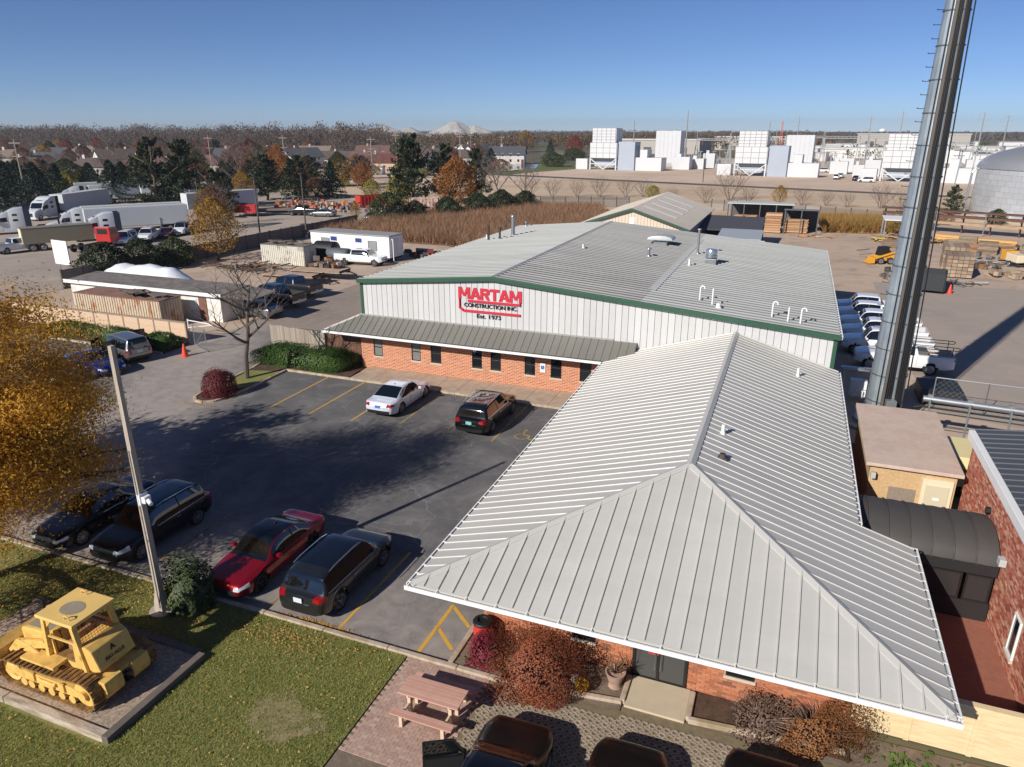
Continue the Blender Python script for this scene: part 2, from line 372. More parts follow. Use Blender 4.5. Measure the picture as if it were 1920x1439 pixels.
# ================================================================== brick
BR = [(178,110,78),(188,120,86),(168,102,72),(194,130,96),(178,114,84),(132,88,68),(184,116,80)]
m_brick = M('orange_brick', (196,116,78), .9, rand=BR, var=.12, scale=9, bump=.4, bscale=60)
m_mort = M('mortar', (196,158,130), .95, var=.1, scale=8)
BR2 = [(156,78,62),(174,92,72),(194,122,96),(142,68,56),(212,158,128),(166,84,66),(222,180,150),(180,104,82)]
m_brick2 = M('mottled_brick', (140,70,54), .9, rand=BR2, var=.12, scale=9, bump=.4, bscale=60)
m_mort2 = M('pale_mortar', (214,180,158), .95, var=.1, scale=8)
def brick_wall_mat():
    m, n, b = _new('far_brick')
    pos = n.nodes.new('ShaderNodeNewGeometry').outputs['Position']; s = n.nodes.new('ShaderNodeSeparateXYZ'); n.links.new(pos, s.inputs[0])
    a = n.nodes.new('ShaderNodeMath'); a.operation = 'ADD'; n.links.new(s.outputs[0], a.inputs[0]); n.links.new(s.outputs[1], a.inputs[1])
    c = n.nodes.new('ShaderNodeCombineXYZ'); n.links.new(a.outputs[0], c.inputs[0]); n.links.new(s.outputs[2], c.inputs[1])
    t = n.nodes.new('ShaderNodeTexBrick'); n.links.new(c.outputs[0], t.inputs['Vector'])
    t.inputs['Scale'].default_value = 1.0; t.inputs['Brick Width'].default_value = .3; t.inputs['Row Height'].default_value = .1
    t.inputs['Mortar Size'].default_value = .013; t.inputs['Bias'].default_value = -.1
    t.inputs['Color1'].default_value = (*lin((188,112,76)),1); t.inputs['Color2'].default_value = (*lin((150,82,56)),1); t.inputs['Mortar'].default_value = (*lin((216,184,156)),1)
    n.links.new(mixc(n, maprange(n, noise_tex(n, 1.2, 4), .45, .75, 0, .2), t.outputs['Color'], (194,136,102)), b.inputs['Base Color']); b.inputs['Roughness'].default_value = .9
    bp = n.nodes.new('ShaderNodeBump'); bp.inputs['Strength'].default_value = .6; bp.inputs['Distance'].default_value = .01; bp.invert = True
    n.links.new(t.outputs['Fac'], bp.inputs['Height']); n.links.new(bp.outputs[0], b.inputs['Normal'])
    return m
m_fbrick = brick_wall_mat()
def brick_field(parent, axis, u0, u1, c, z0, z1, out, mat, holes, near, bw=.24, bh=.08, g=.011, depth=.05):
    """bricks on the plane axis=c from u0..u1; `out` is the outward sign; bricks nearest `near` become single parts"""
    L = []
    rows = int((z1-z0)/bh)
    for r in range(rows):
        z = z0+r*bh; u = u0-(bw/2 if r % 2 else 0)
        while u < u1-.02:
            a, b = max(u,u0), min(u+bw,u1); u += bw
            if b-a < .06: continue
            if any(a < h[1]-.01 and b > h[0]+.01 and z < h[3]-.01 and z+bh > h[2]+.01 for h in holes):
                for h in holes:
                    if z < h[3]-.01 and z+bh > h[2]+.01:
                        if a < h[0] < b: b = h[0]
                        elif a < h[1] < b: a = h[1]
                        elif a >= h[0]-.01 and b <= h[1]+.01: b = a
                if b-a < .05: continue
            L.append(((a+b)/2, b-a, z))
    L.sort(key=lambda t: near(t[0], t[2]))
    proto = {}; rest = MB()
    for i, (u, w, z) in enumerate(L):
        d = depth+rnd.uniform(-.004,.004)
        def geo(mb, uc, zc, cc):
            if axis == 'y': mb.box(uc-w/2+g/2, uc+w/2-g/2, min(cc,cc+out*.02), max(cc,cc+out*.02), zc+g/2, zc+bh-g/2)
            else: mb.box(min(cc,cc+out*.02), max(cc,cc+out*.02), uc-w/2+g/2, uc+w/2-g/2, zc+g/2, zc+bh-g/2)
        if i < 300:
            k = round(w,2)
            if k not in proto: mb = MB(); geo(mb, 0, 0, 0); proto[k] = mb.mesh('brick', mat)
            put('brick', proto[k], parent, ((u, c+rnd.uniform(-.002,.002), z) if axis == 'y' else (c+rnd.uniform(-.002,.002), u, z)))
        else: geo(rest, u, z, c+rnd.uniform(-.002,.002))
    stuff(rest.build('brickwork', mat, parent, recalc=False))

# ================================================================== office with the hip roof
m_roof = M('pale_roof_metal', (190,188,181), .5, .05, var=.06, scale=.9, stretch=(.5,1.4,1), rand=[(188,186,179),(193,191,184),(185,183,177),(190,188,182)])
m_rib = m_roof
m_roofg = M('grey_roof_metal', (146,148,146), .6, .0, var=.12, scale=.5, stretch=(.4,2,1), rand=[(142,144,142),(151,153,151),(146,148,146)])
m_roofk = M('weathered_roof_metal', (128,128,126), .6, 0., var=.15, scale=.4, stretch=(.4,2,1), rand=[(124,124,122),(134,134,132),(128,128,127)])
m_roofd = M('olive_roof_metal', (128,126,118), .45, .25, var=.06, scale=.6, rand=[(124,122,114),(132,130,122),(128,126,119)])
m_white = M('white_trim', (232,232,230), .45, var=.04, scale=2)
m_dark = M('dark_frame', (34,33,33), .4)
m_black = M('black_matte', (18,18,19), .7)
m_glass = M('window_glass', (26,30,34), .06, 0, spec=.8)
m_glassb = M('window_blind_glass', (120,120,116), .12, 0, var=.1, scale=3)
m_sill = M('sill_stone', (196,182,162), .85, var=.08, scale=4)
m_rust = M('red_bracket', (150,72,62), .7)
XL, XR_, YF, ZE, XM, ZR = -9.2, 4.8, 15.35, 2.70, -2.2, 4.80
YH = YF+6.6; YB = 39.38; SL = (ZR-ZE)/(XM-XL)
def zL(x): return ZE+SL*(x-XL)
def zRt(x): return ZE+SL*(XR_-x)
SF = (ZR-ZE)/(YH-YF)
office = thing('office_building', 'low orange brick office with pale ribbed hip roof in the foreground', 'building')
core = MB()
core.box(-7.6+.03, 2.9, 17.08, 39.3, -.1, 2.62)
wall = core.build('wall', m_mort, office)
holes = [(-4.72,-3.98,.82,2.0),(-.26,.54,.86,2.0),(-2.86,-1.26,-.1,2.3)]
brick_field(wall, 'y', -7.6, 2.9, 17.08, 0, 2.56, -1, m_brick, holes, lambda u, z: abs(u+5.2)*.5+abs(z-.6)+(3 if z > 1.4 else 0))
mb = MB(); mb.box(-7.6,-7.57,17.08,39.3,-.1,2.6); mb.build('side_wall', m_fbrick, wall)
mb = MB(); mb.box(2.9,2.93,17.08,39.3,-.1,2.6); mb.build('side_wall', m_fbrick, wall)
def window(parent, axis, u0, u1, c, z0, z1, out, fm=None, gm=None, sill=True, split=False):
    """frame, pane and sill on the plane axis=c"""
    fm = fm or m_dark
    def bx(mb, a, b, o0, o1, za, zb):
        lo, hi = sorted((c+out*o0, c+out*o1))
        mb.box(a,b,lo,hi,za,zb) if axis == 'y' else mb.box(lo,hi,a,b,za,zb)
    f = MB(); t = .05
    bx(f,u0,u0+t,0,.06,z0,z1); bx(f,u1-t,u1,0,.06,z0,z1); bx(f,u0+t,u1-t,0,.06,z0,z0+t); bx(f,u0+t,u1-t,0,.06,z1-t,z1)
    if split: bx(f,u0+t,u1-t,0,.055,(z0+z1)/2-.03,(z0+z1)/2+.03)
    w = f.build('window', fm, parent)
    p = MB(); bx(p,u0+t*.8,u1-t*.8,.01,.025,z0+t*.8,z1-t*.8); p.build('pane', gm or m_glass, w)
    if sill: s = MB(); bx(s,u0-.05,u1+.05,0,.1,z0-.09,z0-.002); s.build('sill', m_sill, w, bevel=.01)
    return w
window(office,'y',-4.70,-4.0,17.085,.84,2.0,-1); window(office,'y',-.24,.52,17.085,.88,2.0,-1)
# entrance door
dr = MB()
for a, b in ((-2.84,-2.76),(-2.14,-2.06),(-1.36,-1.28)): dr.box(a,b,16.99,17.09,.02,2.3)
for z in (.02,1.28,2.2): dr.box(-2.76,-1.36,17.0,17.085,z,z+.1)
door = dr.build('door', m_dark, office)
mb = MB(); mb.box(-2.76,-2.14,17.03,17.05,.12,1.28); mb.box(-2.06,-1.36,17.03,17.05,.12,1.28); mb.build('pane', M('door_glass', (70,72,72), .08, spec=.7), door)
mb = MB(); mb.box(-2.4,-2.1,16.965,16.985,1.0,1.3); mb.build('notice', M('red_notice', (176,58,52), .6), door)
mb = MB(); mb.tube([(-2.02,16.95,.5),(-2.02,16.9,.55),(-2.02,16.9,1.15),(-2.02,16.95,1.2)], .015); mb.tube([(-2.18,16.95,.5),(-2.18,16.9,.55),(-2.18,16.9,1.15),(-2.18,16.95,1.2)], .015); mb.build('handle', M('steel', (170,170,172), .3, .9), door)
# roof deck, then every panel
dk = MB(); t = .12
A = [(XL,YF,ZE-.02),(XR_,YF,ZE-.02),(XR_,22.85,ZE-.02),(3.15,22.85,zRt(3.15)-.02),(3.15,YB,zRt(3.15)-.02),(XL,YB,ZE-.02)]
r0, r1 = (XM,YH,ZR-.02), (XM,YB,ZR-.02)
dk.poly([A[0],A[1],r0]); dk.poly([A[0],r0,r1,A[5]]); dk.poly([A[1],A[2],A[3],A[4],r1,r0])
dk.poly([(x,y,ZE-.14) for x,y,z in (A[0],A[1],A[2],(3.15,22.85,0),(3.15,YB,0),A[5])])
for i in range(5): a, b = A[i], A[i+1]; dk.poly([a,b,(b[0],b[1],ZE-.14),(a[0],a[1],ZE-.14)])
roof = dk.build('roof', m_roof, office, recalc=False)
def panel(parent, P, ribs, mat, h=.05, w=.04, nrm=None, name='roof_panel', th=.012):
    """P: quad or triangle lower-left, lower-right, upper-right(, upper-left); ribs: list of segments"""
    mb = MB(); n_ = nrm
    P = [Vector(p) for p in P]
    mb.add([p+n_*th for p in P]+P, [tuple(range(len(P)))]+[(i,(i+1)%len(P),len(P)+(i+1)%len(P),len(P)+i) for i in range(len(P))])
    for a, b in ribs:
        a, b = Vector(a), Vector(b); d = (b-a)
        if d.length < .1: continue
        d.normalize(); s = d.cross(n_).normalized()*w/2
        A_ = [a-s*1.3+n_*th*.9, a+s*1.3+n_*th*.9, a+s*.5+n_*h, a-s*.5+n_*h]; B_ = [p+(b-a) for p in A_]
        mb.add(A_+B_, [(0,1,2,3),(7,6,5,4),(1,5,6,2),(2,6,7,3),(3,7,4,0)])
    return mb.build(name, mat, parent)
nL = Vector((-SL,0,1)).normalized(); nR = Vector((SL,0,1)).normalized(); nF = Vector((0,-SF,1)).normalized()
pw = .46
y = YF
hipx = lambda yy: min(XM, XL+(XM-XL)*(yy-YF)/(YH-YF))
hipx2 = lambda yy: max(XM, XR_-(XR_-XM)*(yy-YF)/(YH-YF))
while y < YB-.05:
    y1 = min(y+pw, YB); a, b = hipx(y), hipx(y1)
    panel(roof, [(XL,y1,zL(XL)),(XL,y,zL(XL)),(max(a,XL+.001),y,zL(a)),(b,y1,zL(b))], [((XL,y1,zL(XL)),(b,y1,zL(b)))], m_roof, nrm=nL, h=.04)
    xe = XR_ if y1 < 22.9 else 3.15
    a, b = hipx2(y), hipx2(y1)
    panel(roof, [(xe,y,zRt(xe)),(xe,y1,zRt(xe)),(b,y1,zRt(b)),(min(a,xe-.001),y,zRt(a))], [((xe,y1,zRt(xe)),(b,y1,zRt(b)))], m_roof, nrm=nR, h=.04)
    y = y1
x = XL
def zF(yy): return ZE+SF*(yy-YF)
def hipy(xx): return YF+(YH-YF)*((xx-XL)/(XM-XL) if xx < XM else (XR_-xx)/(XR_-XM))
while x < XR_-.05:
    x1 = min(x+pw, XR_); a, b = hipy(x), hipy(x1)
    P = [(x,YF,ZE),(x1,YF,ZE)]
    if x < XM < x1: P += [(x1,b,zF(b)),(XM,YH,ZR),(x,a,zF(a))]
    else: P += [(x1,max(b,YF+.001),zF(max(b,YF+.001))),(x,max(a,YF+.001),zF(max(a,YF+.001)))]
    xm = (x+x1)/2
    panel(roof, P, [((x1,YF,ZE),(x1,b,zF(b)))], m_roof, nrm=nF, h=.065)
    x = x1
cap = M('roof_cap', (188,186,180), .5, .05, var=.05, scale=1)
def ridgecap(parent, p, q, nA, nB, w=.16, lift=.058, mat=None):
    p, q = Vector(p), Vector(q); d = (q-p).normalized(); up = Vector((0,0,1))
    a = d.cross(nA); b = d.cross(nB)
    if a.z > 0: a = -a
    if b.z > 0: b = -b
    mb = MB(); P = []
    for c_ in (p, q): P += [c_+a*w+up*(lift-.01), c_+up*(lift+.02), c_+b*w+up*(lift-.01), c_+a*w, c_+b*w]
    mb.add(P, [(0,1,6,5),(1,2,7,6),(3,0,5,8),(2,4,9,7)]); return mb.build('ridge_cap', mat or cap, parent)
ridgecap(roof, (XM,YH-.1,ZR), (XM,YB,ZR), nL, nR)
ridgecap(roof, (XL+.05,YF+.05,ZE), (XM,YH,ZR), nL, nF); ridgecap(roof, (XR_-.05,YF+.05,ZE), (XM,YH,ZR), nR, nF)
def gutter(parent, p, q, out, w=.13, h=.13, strap=.92, mat=None, both=True):
    p, q, o = Vector(p), Vector(q), Vector(out); d = (q-p); L = d.length; d.normalize()
    mb = MB()
    mb.beam(p+o*w+Vector((0,0,-h/2)), q+o*w+Vector((0,0,-h/2)), .02, h)
    mb.beam(p+o*w+Vector((0,0,.004)), q+o*w+Vector((0,0,.004)), .045, .02)
    mb.beam(p+o*(w/2)+Vector((0,0,-h)), q+o*(w/2)+Vector((0,0,-h)), w, .016)
    g_ = mb.build('gutter', mat or m_white, parent)
    if not strap: return g_
    k = int(L/strap)
    sm = MB(); sm.beam(o*-.05+Vector((0,0,.03)), o*(w+.01)+Vector((0,0,.012)), .035, .02); me = sm.mesh('strap', mat or m_white)
    for i in range(k+1): put('strap', me, g_, p+d*(strap*i+.1 if strap*i+.1 < L else L))
    return g_
gutter(roof, (XL-.12,YF,ZE-.03), (XR_+.12,YF,ZE-.03), (0,-1,0))
gutter(roof, (XL,YF,ZE-.03), (XL,YB-1.3,ZE-.03), (-1,0,0), .11, .12, .46)
gutter(roof, (XR_,YF,ZE-.03), (XR_,22.85,ZE-.03), (1,0,0), .11, .12, .46)
gutter(roof, (3.15,22.9,zRt(3.15)-.03), (3.15,YB,zRt(3.15)-.03), (1,0,0), .1, .12, .46)
for x_, y_ in ((XL+.5,YF+.35),(XR_-.35,YF+.35)):
    mb = MB(); mb.obox((x_,y_,ZE-.26),(.34,.34,.22),R(45)); mb.build('corner_bracket', m_rust, office, bevel=.01)
m_pipe = M('galvanised', (166,170,172), .38, .7, var=.12, scale=3)
m_pvc = M('white_pipe', (228,228,226), .4)
def vent(parent, x, y, z, r, h, mat, cap_=0.):
    mb = MB(); mb.cyl((0,0,-.1),(0,0,h),r,n=12); mb.cyl((0,0,-.06),(0,0,.1),r*1.7,r*1.15,n=12)
    if cap_: mb.cyl((0,0,h),(0,0,h+.1),cap_,cap_*.9,n=12)
    return mb.build('vent_pipe', mat, parent, (x,y,z), smooth=40)
vent(roof, -1.5, 25.4, zRt(-1.5), .07, .38, m_pvc); vent(roof, 1.1, 35.9, zRt(1.1), .07, .42, m_pvc)
mb = MB(); mb.box(-.16,.16,-.12,.12,-.05,.08); mb.cyl((0,0,.05),(0,0,.22),.16,.1,12); mb.build('roof_vent', M('dark_vent', (70,62,58), .7), roof, (-1.3,23.3,zRt(-1.3)), bevel=.01)

# ================================================================== warehouse
WL, WR, WM, WY0, WY1 = -26.0, 2.8, -16.6, 39.4, 69.3
wz = lambda x: 6.83-.0862*abs(x-WM)
m_wp = M('white_wall_panel', (198,198,197), .5, .05, var=.03, scale=1.5, rand=[(196,196,195),(203,203,202),(192,192,191),(199,199,198)])
m_green = M('green_trim', (52,88,68), .45, .1, var=.06, scale=3)
m_joint = M('panel_joint', (132,134,134), .7)
ware = thing('warehouse', 'long white metal warehouse with green trim and low gable roof', 'building')
mb = MB(); mb.side([(WL+.05,0),(WR-.05,0),(WR-.05,wz(WR)-.06),(WM,wz(WM)-.06),(WL+.05,wz(WL)-.06)], WY0+.05, WY1-.05)
ww = mb.build('wall', m_joint, ware)
k = 76; pwid = (WR-WL)/k
for i in range(k):
    a, b = WL+i*pwid, WL+(i+1)*pwid
    g_ = .014; mb = MB()
    P = [(a+g_,WY0+.055,2.6),(b-g_,WY0+.055,2.6),(b-g_,WY0+.055,wz(b)-.05),(a+g_,WY0+.055,wz(a)-.05)]
    mb.extrude(P, (0,-.04,0))
    mb.build('wall_panel', m_wp, ww)
k2 = 40; pw2 = (WY1-WY0-.1)/k2
sp = {}
for side_, xx in ((-1,WL),(1,WR)):
    mb = MB(); zt = wz(xx)-.1; mb.box(-.02 if side_ < 0 else -.05, .05 if side_ < 0 else .02, .012, pw2-.012, 0, zt); me = mb.mesh('wall_panel', m_wp)
    for i in range(k2): put('wall_panel', me, ww, (xx, WY0+.05+i*pw2, 0))
for x_ in (WL, WR):
    mb = MB(); mb.box(x_-.1, x_+.1, WY0-.035, WY0+.12, 0 if x_ > 0 else 2.6, wz(x_)-.02); mb.build('corner_trim', m_green, ware)
# roof
mb = MB(); mb.side([(WL-.15,wz(WL-.15)-.06),(WM,wz(WM)-.06),(WR+.15,wz(WR+.15)-.06),(WR+.15,wz(WR+.15)-.002),(WM,wz(WM)-.002),(WL-.15,wz(WL-.15)-.002)], WY0-.22, WY1+.1)
wr = mb.build('roof', m_roofg, ware)
nl = Vector((-.0862,0,1)).normalized(); nr = Vector((.0862,0,1)).normalized()
k3 = 50; pp = (WY1-WY0+.3)/k3
for xs_, xe, nn, mats in ((WM,WL-.17,nl,m_roofg),(WM,-7.55,nr,m_roofk),(-7.55,WR+.17,nr,m_roofg)):
    ze = wz(xe)-wz(xs_); L_ = xe-xs_; mb = MB()
    A_ = [Vector((L_,0,ze)),Vector((L_,pp-.01,ze)),Vector((0,pp-.01,0)),Vector((0,0,0))]
    mb.add([p+nn*.01 for p in A_]+A_, [(0,1,2,3),(0,4,5,1),(1,5,6,2),(2,6,7,3),(3,7,4,0)])
    for f_ in (.5,):
        a = Vector((L_,pp*f_,ze)); b = Vector((0,pp*f_,0)); d = (b-a).normalized(); s = d.cross(nn).normalized()*.045
        P = [a-s*1.3+nn*.009,a+s*1.3+nn*.009,a+s*.5+nn*.075,a-s*.5+nn*.075]; mb.add(P+[q+(b-a) for q in P], [(0,1,2,3),(7,6,5,4),(1,5,6,2),(2,6,7,3),(3,7,4,0)])
    me = mb.mesh('roof_panel', mats)
    for i in range(k3): put('roof_panel', me, wr, (xs_, WY0-.2+i*pp, wz(xs_)))
ridgecap(wr, (WM,WY0-.2,wz(WM)), (WM,WY1+.1,wz(WM)), nl, nr, .2, .05, M('grey_cap', (158,158,156), .45, .3))
mb = MB(); P = [(-7.75,WY0+3.4),(-7.3,WY0+3.4),(-7.3,WY1-3.5),(-7.75,WY1-3.5)]; mb.extrude([(x,y_,wz(x)+.05) for x,y_ in P], (0,0,.012)); mb.build('roof_flashing', M('pale_flashing', (206,205,200), .5, .1, var=.05), wr)
# green rake trim along the front gable, side gutters
for a, b in ((WL-.2,WM),(WM,WR+.2)):
    mb = MB(); n_ = 1
    mb.extrude([(a,WY0-.26,wz(a)-.2),(b,WY0-.26,wz(b)-.2),(b,WY0-.26,wz(b)+.05),(a,WY0-.26,wz(a)+.05)], (0,.08,0))
    mb.extrude([(a,WY0-.26,wz(a)+.052),(b,WY0-.26,wz(b)+.052),(b,WY0-.1,wz(b)+.052),(a,WY0-.1,wz(a)+.052)], (0,0,.015)); mb.build('rake_trim', m_green, wr, bevel=.012)
gutter(wr, (WR+.17,WY0-.1,wz(WR)-.05), (WR+.17,WY1,wz(WR)-.05), (1,0,0), .13, .14, .6)
gutter(wr, (WL-.17,WY0-.1,wz(WL)-.05), (WL-.17,WY1,wz(WL)-.05), (-1,0,0), .13, .14, .6, m_green)
# things on the warehouse roof
vent(wr, -24.9, 58.2, wz(-24.9), .09, 1.3, M('dark_pipe', (70,66,60), .6, .3)); vent(wr, -24.0, 58.6, wz(-24), .09, .9, MATS['dark_pipe'], .16)
vent(wr, -23.6, 60.8, wz(-23.6), .17, 1.7, m_pipe, .24); vent(wr, -26+.9, 68.3, wz(-25), .1, .4, m_pipe, .14); vent(wr, -25.6, 59.4, wz(-25.6), .07, .35, m_pvc)
vent(wr, -14.8, 53.0, wz(-14.8), .08, .35, m_pvc); vent(wr, -9.9, 53.8, wz(-9.9), .1, .55, m_pipe, .2); vent(wr, -6.8, 57.9, wz(-6.8), .09, 1.9, m_pipe, .16)
vent(wr, -6.7, 52.6, wz(-6.7), .08, .5, m_pvc); vent(wr, -3.4, 41.0, wz(-3.4), .13, .2, m_pvc, .15)
for x_, y_, h_, hook in ((-4.6,42.2,.75,1),(-3.8,41.4,1.0,0),(-.5,41.1,.75,1),(.35,40.6,.8,0),(1.0,40.6,.75,1)):
    z_ = wz(x_); mb = MB(); pts = [(0,0,-.05),(0,0,h_)]
    if hook: pts += [(.05,0,h_+.1),(.15,0,h_+.12),(.23,0,h_+.06),(.25,0,h_-.05)]
    mb.tube(pts, .05, 8); mb.build('gooseneck_pipe' if hook else 'vent_pipe', m_pvc, wr, (x_,y_,z_), smooth=50)
mb = MB(); mb.box(-.55,.55,-.55,.55,-.1,.5); hv = mb.build('exhaust_hood', m_pipe, wr, (-10.1,60.2,wz(-10.1)), bevel=.02)
mb = MB(); P = []
for i in range(9): t_ = math.pi*i/8; P.append((-1.05*math.cos(t_), .45+.28*math.sin(t_)+.05))
P = [(-1.05,.42)]+P+[(1.05,.42)]
mb.side(P, -.85, .85); mb.build('hood_cover', M('hood_metal', (196,198,194), .4, .3, var=.05), hv, bevel=.03, smooth=40)
mb = MB(); mb.box(-.4,.4,-.4,.4,-.1,.4); fan = mb.build('exhaust_fan', m_pipe, wr, (-5.4,54.6,wz(-5.4)), bevel=.02)
mb = MB(); mb.lathe([(.3,.4),(.45,.48),(.45,.62),(.36,.66),(.42,.7),(.42,1.02),(.38,1.08),(0,1.1)], n=18); mb.build('fan_cover', M('bright_metal', (200,204,206), .25, .8), fan, smooth=40)
# brick lean-to along the front
def wall_open(parent, y, x0, x1, z0, z1, openings, mat, th=.2, name='brick_wall'):
    mb = MB(); xs = sorted(openings); cur = x0
    for a, b, za, zb in xs:
        mb.box(cur, a, y, y+th, z0, z1); mb.box(a, b, y, y+th, z0, za); mb.box(a, b, y, y+th, zb, z1); cur = b
    mb.box(cur, x1, y, y+th, z0, z1); return mb.build(name, mat, parent)
WX = [(-25.25,-24.55),(-22.38,-21.7),(-20.95,-20.2),(-18.02,-17.32),(-16.73,-16.03),(-14.45,-13.75),(-12.75,-12.05),(-10.9,-10.2)]
lw = wall_open(ware, WY0-.2, -26.2, -7.62, -.1, 2.74, [(a,b,.92,2.2) for a, b in WX], m_fbrick, .19)
for i, (a, b) in enumerate(WX): window(ware, 'y', a, b, WY0-.12, .93, 2.19, -1, gm=(m_glassb if i in (0,1) else m_glass), split=True)
lr = MB(); LE, LT = 38.05, 39.36; zl0, zl1 = 2.74, 3.62
lr.poly([(-28.3,LE,zl0-.015),(-7.7,LE,zl0-.015),(-7.7,LT,zl1-.015),(-26.3,LT,zl1-.015)]); lr.poly([(-28.3,LE,zl0-.015),(-26.3,LT,zl1-.015),(-26.3,45.5,zl1-.015),(-28.3,45.5,zl0-.015)])
lr.poly([(-28.3,LE,zl0-.14),(-7.7,LE,zl0-.14),(-7.7,LT,zl0-.14),(-26.3,LT,zl0-.14)]); lr.poly([(-28.3,LE,zl0-.14),(-26.3,LT,zl0-.14),(-26.3,45.5,zl0-.14),(-28.3,45.5,zl0-.14)])
lean = lr.build('lean_to_roof', m_roofd, ware, recalc=False)
ns = Vector((0,-(zl1-zl0)/(LT-LE),1)).normalized(); nw = Vector((-(zl1-zl0)/2,0,1)).normalized()
x = -28.3
while x < -7.75:
    x1 = x+.45; up = lambda q: min(1,(q+28.3)/2.0)
    yt = lambda q: LE+(LT-LE)*up(q); zt_ = lambda q: zl0+(zl1-zl0)*up(q)
    panel(lean, [(x,LE,zl0),(x1,LE,zl0),(x1,yt(x1),zt_(x1)),(x,yt(x)+.002,zt_(x))], [((x1,LE,zl0),(x1,yt(x1),zt_(x1)))], m_roofd, nrm=ns); x = x1
y = LE
while y < 45.3:
    y1 = y+.45; up = lambda q: min(1,(q-LE)/(LT-LE)); xt = lambda q: -28.3+2*up(q); zt_ = lambda q: zl0+(zl1-zl0)*up(q)
    panel(lean, [(-28.3,y1,zl0),(-28.3,y,zl0),(xt(y)+.002,y,zt_(y)),(xt(y1),y1,zt_(y1))], [((-28.3,y1,zl0),(xt(y1),y1,zt_(y1)))], m_roof, nrm=nw); y = y1
ridgecap(lean, (-28.25,LE,zl0), (-26.3,LT,zl1), ns, nw, .1, .04)
mb = MB(); mb.box(-26.2,-9,WY0-.04,WY0+.01,3.58,3.72); mb.build('flashing', M('flash', (168,168,164), .5, .3), lean)
gutter(lean, (-28.4,LE,zl0-.03), (-9.3,LE,zl0-.03), (0,-1,0), .13, .14, 0); gutter(lean, (-28.3,LE,zl0-.03), (-28.3,45.5,zl0-.03), (-1,0,0), .12, .12, 0)
mb = MB(); mb.box(-.07,.07,-.9,0,-.14,0); mb.box(-.07,.07,-.12,0,-.5,-.14); me = mb.mesh('bracket', m_rust)
for x_ in (-27.0,-21.6,-14.9,-9.8): put('bracket', me, ware, (x_,WY0-.21,2.6))
# accessible-parking notice on the brick
mb = MB(); mb.box(-13.42,-13.08,39.15,39.18,1.22,1.82); sg = tag(mb.build('parking_sign', m_white), 'white and blue accessible parking sign on the orange brick wall between windows', 'sign')
m_blue = M('sign_blue', (30,92,150), .5)
mb = MB(); mb.box(-13.36,-13.14,39.143,39.15,1.42,1.66); mb.build('blue_square', m_blue, sg)
mb = MB(); mb.cyl((-13.25,39.142,1.61),(-13.25,39.138,1.61),.02,n=8); mb.beam((-13.25,39.14,1.58),(-13.25,39.14,1.51),.025,.004); mb.beam((-13.25,39.14,1.52),(-13.19,39.14,1.52),.004,.02); mb.beam((-13.19,39.14,1.52),(-13.18,39.14,1.45),.02,.004); mb.build('wheelchair_symbol', m_white, sg)
# wall sign
def text(name, s, size, loc, mat, parent, ext=.03, rot=(R(90),0,0), bold=0., xs=1., align='LEFT'):
    cu = bpy.data.curves.new(name, 'FONT'); cu.body = s; cu.size = size; cu.extrude = ext; cu.offset = bold; cu.align_x = align
    ob = bpy.data.objects.new(name, cu); COL.objects.link(ob); ob.location = loc; ob.rotation_euler = rot; ob.scale = (xs,1,1)
    dg = bpy.context.evaluated_depsgraph_get(); me = bpy.data.meshes.new_from_object(ob.evaluated_get(dg))
    me.materials.clear(); me.materials.append(mat); bpy.data.objects.remove(ob)
    o = bpy.data.objects.new(name, me); COL.objects.link(o); o.location = loc; o.rotation_euler = rot; o.scale = (xs,1,1)
    if parent: o.parent = parent
    return o
m_red = M('sign_red', (196,42,62), .5); m_blk = M('sign_black', (22,22,24), .5)
SY = 39.365
sg = thing('wall_sign', 'big red MARTAM lettering and frame on the white warehouse gable', 'sign')
def letters(sg, s, x0, x1, z, h, mat, bold):
    # width set so that the word fills x0..x1
    t_ = text('lettering', s, 1, (0,0,0), mat, None, .02, bold=bold)
    xs_ = [v.co.x for v in t_.data.vertices]; zs_ = [v.co.y for v in t_.data.vertices]
    w, hh = max(xs_)-min(xs_), max(zs_)-min(zs_)
    t_.scale = ((x1-x0)/w, h/hh, 1); t_.location = (x0-min(xs_)*(x1-x0)/w, SY, z-min(zs_)*h/hh); t_.rotation_euler = (R(90),0,0); t_.parent = sg
    return t_
